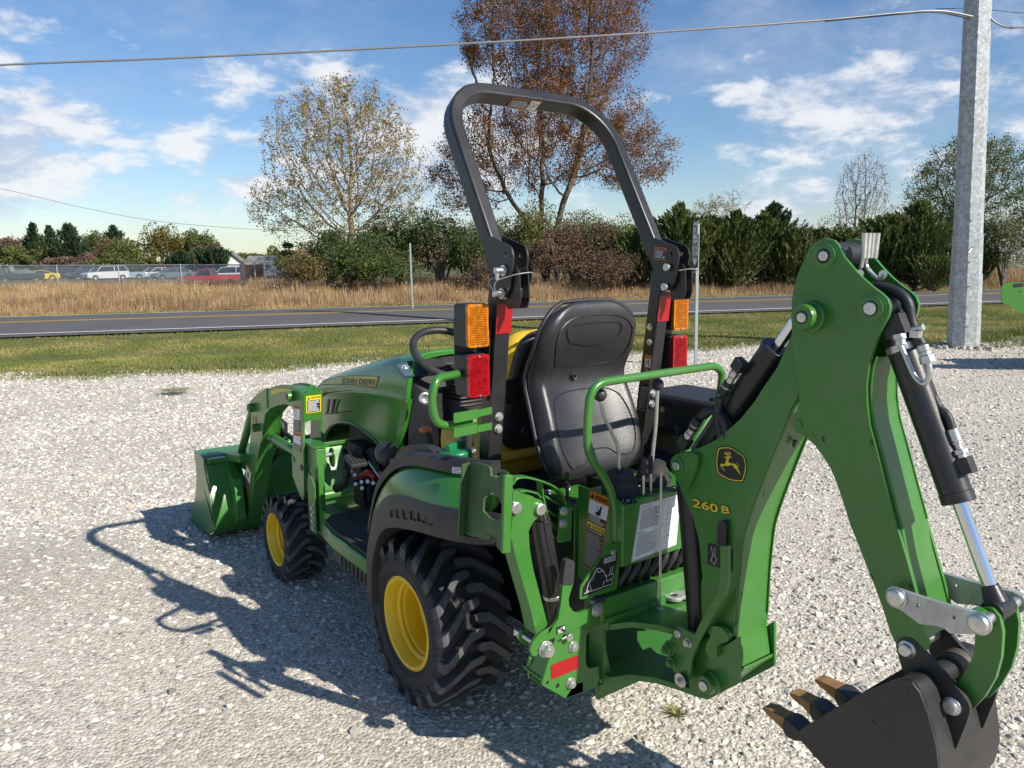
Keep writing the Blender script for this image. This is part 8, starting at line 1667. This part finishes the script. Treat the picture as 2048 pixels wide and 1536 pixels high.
for (x, y0_, y1_) in ((1287, 990, 914), (1301.5, 984, 912)):
    a = P(x-.5, y0_, Z=ctz); b = P(x, y1_, Y=a.y); m_ = part(MB().cyl(a, a*.45+b*.55, .0048, 10), 'stabiliser_lever', 'zinc'); part(MB().cyl(a*.48+b*.52, b, .0075, 12), 'lever_sleeve', 'rubber', parent=m_, bevel=.002); part(MB().lathe([(.0006, .001), (.0006, .016)], a+V3(.004, 0, 0), (0, 0, 1), 16), 'lever_slot', 'dblack', parent=ct)
part(MB().tube([P(x, y, Y=-.66) for x, y in ((1253, 940), (1262, 946), (1263, 955), (1258, 962))], .004, 8), 'wire_loop', 'zinc')
# hand hoop
hpp = cn([(515, 1780), (490, 1290), (480, 1205), (250, 930), (245, 700), (280, 400), (390, 285), (700, 240), (1330, 165), (1440, 190), (1458, 262), (1440, 430)], 1120, 700, 4.518)
hpp[0] = (1229, 1085); pth = [P(x, y, Y=-.735) for x, y in hpp]; pth[-1] = P(1440, 800, Y=-.735)
pth = smoothpath(pth[:1]+[pth[1], pth[3]*1.0, pth[4], P(1181, 768, Y=-.735), P(1430, 731, Y=-.735), P(1446, 745, Y=-.735), P(1438, 800, Y=-.735), P(1300, 960, Y=-.735)+V3(.12, 0, .0)], .075, 8)
part(MB().tube(pth, .0135, 18), 'grab_hoop', 'green', smooth=60)
# left hand rail bolted to the roll bar post
rp = cn([(875, 690), (760, 690), (680, 760), (670, 900), (690, 1000), (760, 1070), (860, 1060), (985, 1030)], 680, 560, 3.657)
Yr = -.42; pth = [P(x, y, Y=Yr) for x, y in rp]; hr = part(MB().tube(smoothpath([P(935, 744, Y=-.30), P(872, 757, Y=Yr), P(862, 800, Y=Yr), P(872, 848, Y=Yr), P(905, 852, Y=Yr), P(950, 842, Y=Yr)], .05, 7), .0135, 16), 'hand_rail', 'green', smooth=60)
for q in (((908, 827), (957, 818), (957, 837), (908, 847)), ((908, 857), (955, 848), (955, 866), (908, 876))): part(MB().prism([P(x, y, Y=-.455) for x, y in rnd([(a, b, 3) for a, b in q])], (0, .006, 0)), 'rail_bracket', 'green', parent=hr, bevel=.001)
for q in (((956, 820), (984, 814), (984, 828), (956, 834)), ((956, 851), (984, 845), (984, 859), (956, 865))): part(MB().prism([P(x, y, Y=-.440) for x, y in q], (0, .006, 0)), 'rail_bracket_arm', 'green', parent=hr)

# ---- backhoe seat: one moulded bucket seat facing rearward
prof_ = [  # y, z, half width, bolster depth, thickness
 (-.392, 1.545, .06, .00, .02), (-.404, 1.538, .115, .00, .04), (-.414, 1.518, .165, .004, .055), (-.419, 1.486, .203, .010, .07), (-.412, 1.438, .229, .018, .078), (-.390, 1.38, .233, .03, .075), (-.355, 1.32, .232, .036, .07), (-.332, 1.275, .230, .038, .07),
 (-.338, 1.23, .232, .040, .075), (-.362, 1.18, .236, .042, .08), (-.388, 1.12, .240, .045, .085), (-.412, 1.06, .243, .042, .09), (-.436, 1.01, .243, .030, .095), (-.455, .97, .236, .018, .095), (-.462, .94, .222, .008, .09), (-.458, .918, .195, .0, .075), (-.445, .905, .15, .0, .05)]
rings = []; NP = 17
for k, (y, z, hw, bo_, th) in enumerate(prof_):
    a = prof_[max(0, k-1)]; b = prof_[min(len(prof_)-1, k+1)]; t_ = V3(0, b[0]-a[0], b[1]-a[1]).normalized(); n_ = V3(0, t_.z, -t_.y);  n_ = n_ if n_.y < 0 else -n_
    r = []
    for i in range(NP):
        u = -1+2*i/(NP-1); f = abs(u)**3.2; e = 1-max(0, (abs(u)-.80)/.20)**2.2; r.append(V3(u*hw, y, z)+n_*(bo_*f*e*1.5+.018*e-.018))
    for i in range(NP):
        u = 1-2*i/(NP-1); e = (1-abs(u)**6); r.append(V3(u*hw*.985, y, z)-n_*(th*(.45+.55*e)))
    rings.append(r)
m_ = MB(); m_.loft(rings); bs = part(m_, 'backhoe_seat', 'seatvinyl', smooth=180, sub=1)
# stitched outlines and drain eye pressed in the skin
def onseat(u, k):  # point on the front skin
    i0 = int(k); f = k-i0; i1 = min(i0+1, len(rings)-1); t = (u+1)/2*(NP-1); j = int(min(t, NP-2)); g = t-j
    q = lambda r: r[j]*(1-g)+r[j+1]*g
    return q(rings[i0])*(1-f)+q(rings[i1])*f
CR_ = lambda pts, r=.0022: part(MB().tube([onseat(u, k)+V3(0, -.0012, .0) for u, k in pts], r, 6), 'seat_seam', 'dblack', parent=bs)
def cur(pts, n=7): return [(p.x, p.y) for p in spline([V3(a, b, 0) for a, b in pts], n)]
CR_(cur([(-.62, 13.6), (-.72, 12), (-.74, 10.4), (-.64, 8.9), (-.3, 8.4), (.3, 8.4), (.62, 8.9), (.74, 10.4), (.72, 12), (.60, 13.0), (.34, 12.8), (.16, 12.2), (-.16, 12.2), (-.34, 13.2), (-.62, 13.6)]))
CR_(cur([(-.62, 6.1), (0, 6.5), (.62, 6.1), (.78, 4.6), (.70, 3.4), (.3, 2.9), (-.3, 2.9), (-.66, 3.4), (-.76, 4.6), (-.62, 6.1)]), .0018)
CR_(cur([(-.45, 4.7), (0, 5.0), (.45, 4.7), (.56, 4.1), (.5, 3.6), (0, 3.5), (-.5, 3.6), (-.56, 4.1), (-.45, 4.7)]), .0018)
part(MB().lathe([(.002, .012), (.006, .010), (.004, .006), (-.004, .005), (-.004, .001)], P(1148, 753, Y=-.345), (0, -1, .1), 18), 'drain_eye', 'plastic', parent=bs)
rim = [V3(-hw*.995, y+.032, z) for (y, z, hw, b_, t_) in prof_[1:-1]][::-1]; part(MB().tube(rim+[V3(0, rim[-1].y, rim[-1].z+.004)]+[V3(-p.x, p.y, p.z) for p in rim[::-1]], .008, 8), 'seat_piping', 'plastic', parent=bs, smooth=60)
m_ = MB(); m_.box((0, -.47, .82), (.06, .12, .16)); m_.tube([P(1134, 945, Y=-.55), P(1135, 1000, Y=-.55), P(1150, 1003, Y=-.55)], .006, 8); m_.bolt(P(1133, 970, Y=-.56), (0, -1, 0), .01, .01); part(m_, 'seat_post', 'dark', parent=bs)
# green plates under the seat
m_ = MB(); m_.prism([V3(-.21, -.55, .84), V3(.22, -.55, .84), V3(.22, -.38, .86), V3(-.21, -.38, .86)], (0, 0, .01)); m_.prism([V3(-.21, -.555, .60), V3(-.13, -.555, .60), V3(-.13, -.555, .86), V3(-.21, -.555, .86)], (0, .006, 0)); m_.prism([V3(-.05, -.50, .60), V3(.3, -.50, .60), V3(.3, -.50, .84), V3(-.05, -.50, .84)], (0, .006, 0)); part(m_, 'tower_shelf', 'green', bevel=.002)

# ---- emblem, number and small prints on the boom
q = [P(x, y, X=bX(900)-.0003) for x, y in ((1429, 893), (1494, 893), (1494, 968), (1429, 968))]
def bpt(x, y, k=0): return P(x, y, X=bX(y)-.0016-.0005*k)
def bpoly(mb, pts, mi, k): t = tessellate_polygon([[Vector((x, y, 0)) for x, y in pts]]); mb.add([bpt(x, y, k) for x, y in pts], [tuple(i) for i in t], mi)
cc5 = lambda l: cn(l, 1340, 780, 3.34)
frame_px = cc5([(318, 380, 14), (400, 372, 40), (500, 440, 14), (518, 520, 40), (490, 618, 12), (400, 612, 60), (312, 560, 14), (300, 470, 30)])
m_ = MB(); bpoly(m_, rnd(frame_px, 5), 1, 0)
cx0 = 1340+408/3.34; cy0_ = 780+497/3.34
sh_ = lambda f: [(cx0+(x-cx0)*f, cy0_+(y-cy0_)*f) for x, y in rnd(frame_px, 5)]
bpoly(m_, sh_(.945), 0, 1); bpoly(m_, sh_(.885), 1, 2)
deer = cn([(1488, 1170), (1520, 960+0)][:0]+[(1660, 1168), (1640, 1140), (1612, 1105), (1590, 1078), (1572, 1060), (1560, 1040), (1540, 1038), (1518, 1050), (1500, 1046), (1480, 1050), (1462, 1048), (1466, 1060), (1482, 1080), (1494, 1096), (1484, 1090), (1466, 1070), (1450, 1045), (1448, 1030), (1462, 1028), (1486, 1034), (1492, 1020), (1500, 1000), (1506, 985), (1500, 972), (1484, 975), (1486, 964), (1510, 964), (1530, 962), (1553, 966), (1545, 975), (1528, 976), (1524, 990), (1522, 1006), (1532, 1022), (1560, 1024), (1585, 1032), (1600, 1050), (1608, 1054), (1612, 1046), (1604, 1032), (1592, 1016), (1602, 1024), (1612, 1038), (1614, 1054), (1604, 1064), (1618, 1095), (1634, 1130), (1652, 1160)], 1120, 700, 4.518)
bpoly(m_, deer, 0, 3)
for a in ([(1515, 964), (1508, 945), (1482, 938)], [(1512, 955), (1500, 935), (1484, 925)], [(1514, 950), (1506, 925), (1506, 918)], [(1524, 964), (1534, 945), (1534, 918)], [(1530, 950), (1544, 938), (1546, 930)], [(1528, 955), (1520, 935), (1522, 920)]):
    pts = cn(a, 1120, 700, 4.518)
    for (x0, y0), (x1, y1) in zip(pts[:-1], pts[1:]):
        dx, dy = x1-x0, y1-y0; l = math.hypot(dx, dy); nx, ny = -dy/l*.65, dx/l*.65; bpoly(m_, [(x0+nx, y0+ny), (x1+nx, y1+ny), (x1-nx, y1-ny), (x0-nx, y0-ny)], 0, 3)
part(m_, 'leaping_deer_emblem', ['dyellow', 'dblack'], parent=boom, smooth=180)
def num(mb, txt, quad, mi, k, grow=0):
    vs, fs = text_mesh(txt); out = []
    (ax_, ay_), (bx2, by2), (cx2, cy2), (dx2, dy2) = quad
    for u, v in vs: v = 1-v; x = (ax_*(1-u)+bx2*u)*(1-v)+(dx2*(1-u)+cx2*u)*v; y = (ay_*(1-u)+by2*u)*(1-v)+(dy2*(1-u)+cy2*u)*v; out.append((x, y))
    offs = [(0, 0)] if not grow else [(grow*math.cos(t), grow*math.sin(t)) for t in np.linspace(0, 6.28, 9)[:-1]]
    for j, (ox, oy) in enumerate(offs): mb.add([bpt(x+ox, y+oy, k+.04*j) for x, y in out], fs, mi)
m_ = MB(); Q1 = ((1385, 996), (1436, 1009), (1436, 1026.5), (1385, 1013.5)); Q2 = ((1443, 1011), (1459, 1014), (1459, 1029), (1443, 1025.5))
for Q_, t_ in ((Q1, '260'), (Q2, 'B')): num(m_, t_, Q_, 1, 0, 1.3); num(m_, t_, Q_, 0, 2)
part(m_, 'boom_number', ['dyellow', 'dblack'], parent=boom, smooth=180)
for quad in (((1416, 1087), (1440, 1093), (1440, 1136), (1415, 1128)), ((1456, 1096), (1463.5, 1099), (1463.5, 1142), (1456, 1139))):
    d = Decal([P(x, y, X=-.0806) for x, y in quad], ['dblack', 'white']); d.rect(0, 0, 1, 1, 0, 0); w_ = .02
    for L_ in ([(.3, .1), (.45, .45), (.3, .8), (.6, .9), (.75, .6), (.55, .5)], [(.6, .1), (.62, .5)]): d.line(L_, w_, 1, 1)
    d.build('boom_lock_label', boom)
m_ = MB()
for (x, y) in cc5([(620, 690), (475, 1365)])+[(1576, 870)]: m_.tube([P(x+1.5, y-5, X=bX(y)-.001), P(x+1, y+5, X=bX(y)-.001), P(x-1, y+5, X=bX(y)-.001)], .001, 4)
part(m_, 'boom_tab_slots', 'dblack', parent=boom)
# ---- small prints on the roll bar
def label_on(quad, name, parent, mats=('dblack', 'dorange', 'white'), title='WARNING'):
    d = Decal(quad, list(mats)); d.rect(0, 0, 1, 1, 1, 0); d.rect(.05, .22, .95, .95, 0, 1); d.text(title, .25, .05, .9, .18, 0, 2); d.poly([(.08, .18), (.14, .05), (.20, .18)], 0, 2); d.lines(.1, .28, .75, .9, 7, 2, 9, k=2); d.rect(.78, .72, .9, .86, 2, 2); d.build(name, parent); return d
X_ = .345; label_on([P(x, y, X=X_) for x, y in cn([(388, 415), (570, 430), (548, 618), (372, 598)], 1260, 440, 7.68)], 'hinge_warning_label', rops)
# under side of the top bar
t0_ = hpt(-.06, .628)-up_*.0262; dn = -up_
qa = [hpt(x, .628)-up_*.0265+hoop_n*o_ for x, o_ in ((-.085, -.028), (.05, -.028), (.05, .028), (-.085, .028))]
d = Decal(qa, ['dblack', 'dorange', 'white']); d.rect(0, 0, 1, 1, 1, 0); d.rect(.03, .08, .66, .94, 0, 1); d.rect(.66, .08, .97, .94, 2, 1); d.lines(.06, .18, .62, .85, 6, 2, 4); d.line([(.76+.06*math.cos(t), .5+.25*math.sin(t)) for t in np.linspace(0, 6.2, 12)], .05, 0, 2); d.line([(.85, .3), (.92, .7)], .06, 0, 2); d.build('top_bar_label', rops)
X_ = .3475
q = [P(x, y, X=X_) for x, y in ((1290, 708), (1304, 711), (1301, 767), (1287, 765))]; d = Decal(q, ['dblack', 'dorange', 'white']); d.rect(0, 0, 1, 1, 1, 0); d.rect(.1, .14, .9, .45, 2, 1); d.rect(.1, .45, .9, .97, 0, 1); d.lines(.15, .5, .85, .93, 8, 2, 3); d.line([(.3, .3), (.6, .2), (.7, .4)], .03, 0, 2); d.build('post_warning_label', rops)
q = [P(x, y, X=X_) for x, y in ((1283, 773), (1297, 775), (1288, 822), (1277, 818))]; d = Decal(q, ['text', 'dblack']); d.rect(0, 0, 1, 1, 0, 0); d.rect(.06, .03, .94, .97, 1, 1); d.lines(.12, .06, .88, .94, 12, 0, 6, k=2); d.build('post_data_plate', rops)

# ---- black tool box on the right fender
tb = []
bx0, bx1, by0, by1 = .47, .70, -.70, -.20
m_ = MB(); m_.loft([[V3(.46, by1, .99), V3(.72, by1, .99), V3(.72, by1, 1.10), V3(.46, by1, 1.10)], [V3(.46, by0, .99), V3(.72, by0, .99), V3(.72, by0, 1.10), V3(.46, by0, 1.10)]]); tbx = part(m_, 'tool_box', 'plastic', bevel=.008)
m_ = MB(); m_.loft([[V3(.445, by1+.01, 1.10), V3(.735, by1+.01, 1.10), V3(.735, by1+.01, 1.128), V3(.72, by1, 1.140), V3(.46, by1, 1.140), V3(.445, by1+.01, 1.128)], [V3(.445, by0-.01, 1.10), V3(.735, by0-.01, 1.10), V3(.735, by0-.01, 1.128), V3(.72, by0, 1.140), V3(.46, by0, 1.140), V3(.445, by0-.01, 1.128)]]); part(m_, 'box_lid', 'plastic', parent=tbx, bevel=.006)
m_ = MB(); m_.box((.59, -.60, 1.142), (.20, .14, .02)); m_.box((.44, -.60, 1.09), (.02, .12, .05)); part(m_, 'box_latch', 'plastic', parent=tbx, bevel=.005)
part(MB().box((.59, -.44, .985), (.30, .58, .012)), 'box_tray', 'plastic', parent=tbx)
part(MB().bolt(P(1326, 819, X=.46), (-1, 0, 0), .008, .008), 'box_screw', 'zinc', parent=tbx)

# scratches worn into the bucket side and small scuffs on the green plates
M['scratch'] = mat('scratch_in_paint', (.085, .070, .050), .6); M['scuff'] = mat('scuff_in_green', (.10, .17, .07), .6)
rgs = random.Random(4)
def scratches(name, parent, X, box_, n, m, w_=.0006, inside=None):
    mb = MB()
    for i in range(n):
        x = rgs.uniform(box_[0], box_[2]); y = rgs.uniform(box_[1], box_[3]); a = rgs.gauss(.45, .5); l = rgs.uniform(15, 95); c_ = rgs.uniform(-.006, .006); pts = []
        for k in range(7): pts.append((x, y)); x += math.cos(a)*l/6; y += math.sin(a)*l/6; a += c_*l/6
        if inside and not all(inside(*p) for p in pts): continue
        tp = [P(px_, py_, X=X(px_, py_) if callable(X) else X) for px_, py_ in pts]; d_ = (tp[-1]-tp[0]).normalized(); nn_ = V3(1, 0, 0).cross(d_)*(w_*rgs.uniform(.4, 1.3)); k = len(mb.v)
        mb.add([q+nn_ for q in tp]+[q-nn_ for q in tp], [(j, j+1, j+8, j+7) for j in range(6)])
    return part(mb, name, m, parent=parent, smooth=180)
def inpoly(poly):
    def f(x, y):
        c_ = False; n = len(poly)
        for i in range(n):
            x0, y0 = poly[i][:2]; x1, y1 = poly[i-1][:2]
            if (y0 > y) != (y1 > y) and x < (x1-x0)*(y-y0)/(y1-y0)+x0: c_ = not c_
        return c_
    return f
scratches('scratches', bk, XS-.0006, (1600, 1370, 1860, 1560), 130, 'scratch', .00055, inpoly([(1600, 1470), (1706, 1402), (1790, 1368), (1830, 1385), (1850, 1450), (1868, 1590), (1700, 1590)]))
scratches('scuffs', boom, lambda x, y: bX(y)-.0008, (1400, 780, 1560, 1260), 26, 'scuff', .0004, inpoly(boom_px))
scratches('scuffs', dipper, XP-.0008, (1600, 500, 1850, 1280), 34, 'scuff', .0004, inpoly(dip))

# weld beads along the box seams and grease round the pins
for s in (-1, 1):
    part(MB().tube([V3(s*(-p.x-.001)*-1 if False else s*abs(p.x+.007), p.y-.001, p.z) for p in rw[:-8:2]], .0028, 6), 'weld_bead', 'castgreen', parent=boom)
wd2 = [V3(-.060, p.y, p.z) for p in ip_[:8]]; wd2 = [p+V3(0, -.0015, .0005) for p in spline(wd2, 3)]
for s in (-1, 1): part(MB().tube([V3(s*.0585, p.y, p.z) for p in wd2], .0028, 6), 'weld_bead', 'castgreen', parent=dipper)
M['grease'] = mat('dark_grease', (.012, .011, .010), .35)
m_ = MB()
for q, h in ((A_, .008), (C_, .008), (B_, .050)): m_.tube([q+V3(-h-.0008, .0155*math.cos(t)*(1.08 if h < .02 else 1), .0155*math.sin(t)*(1.08 if h < .02 else 1)) for t in np.linspace(0, 6.28, 25)[:-1]], .0016, 6, closed=True)
part(m_, 'grease_ring', 'grease', parent=dipper)
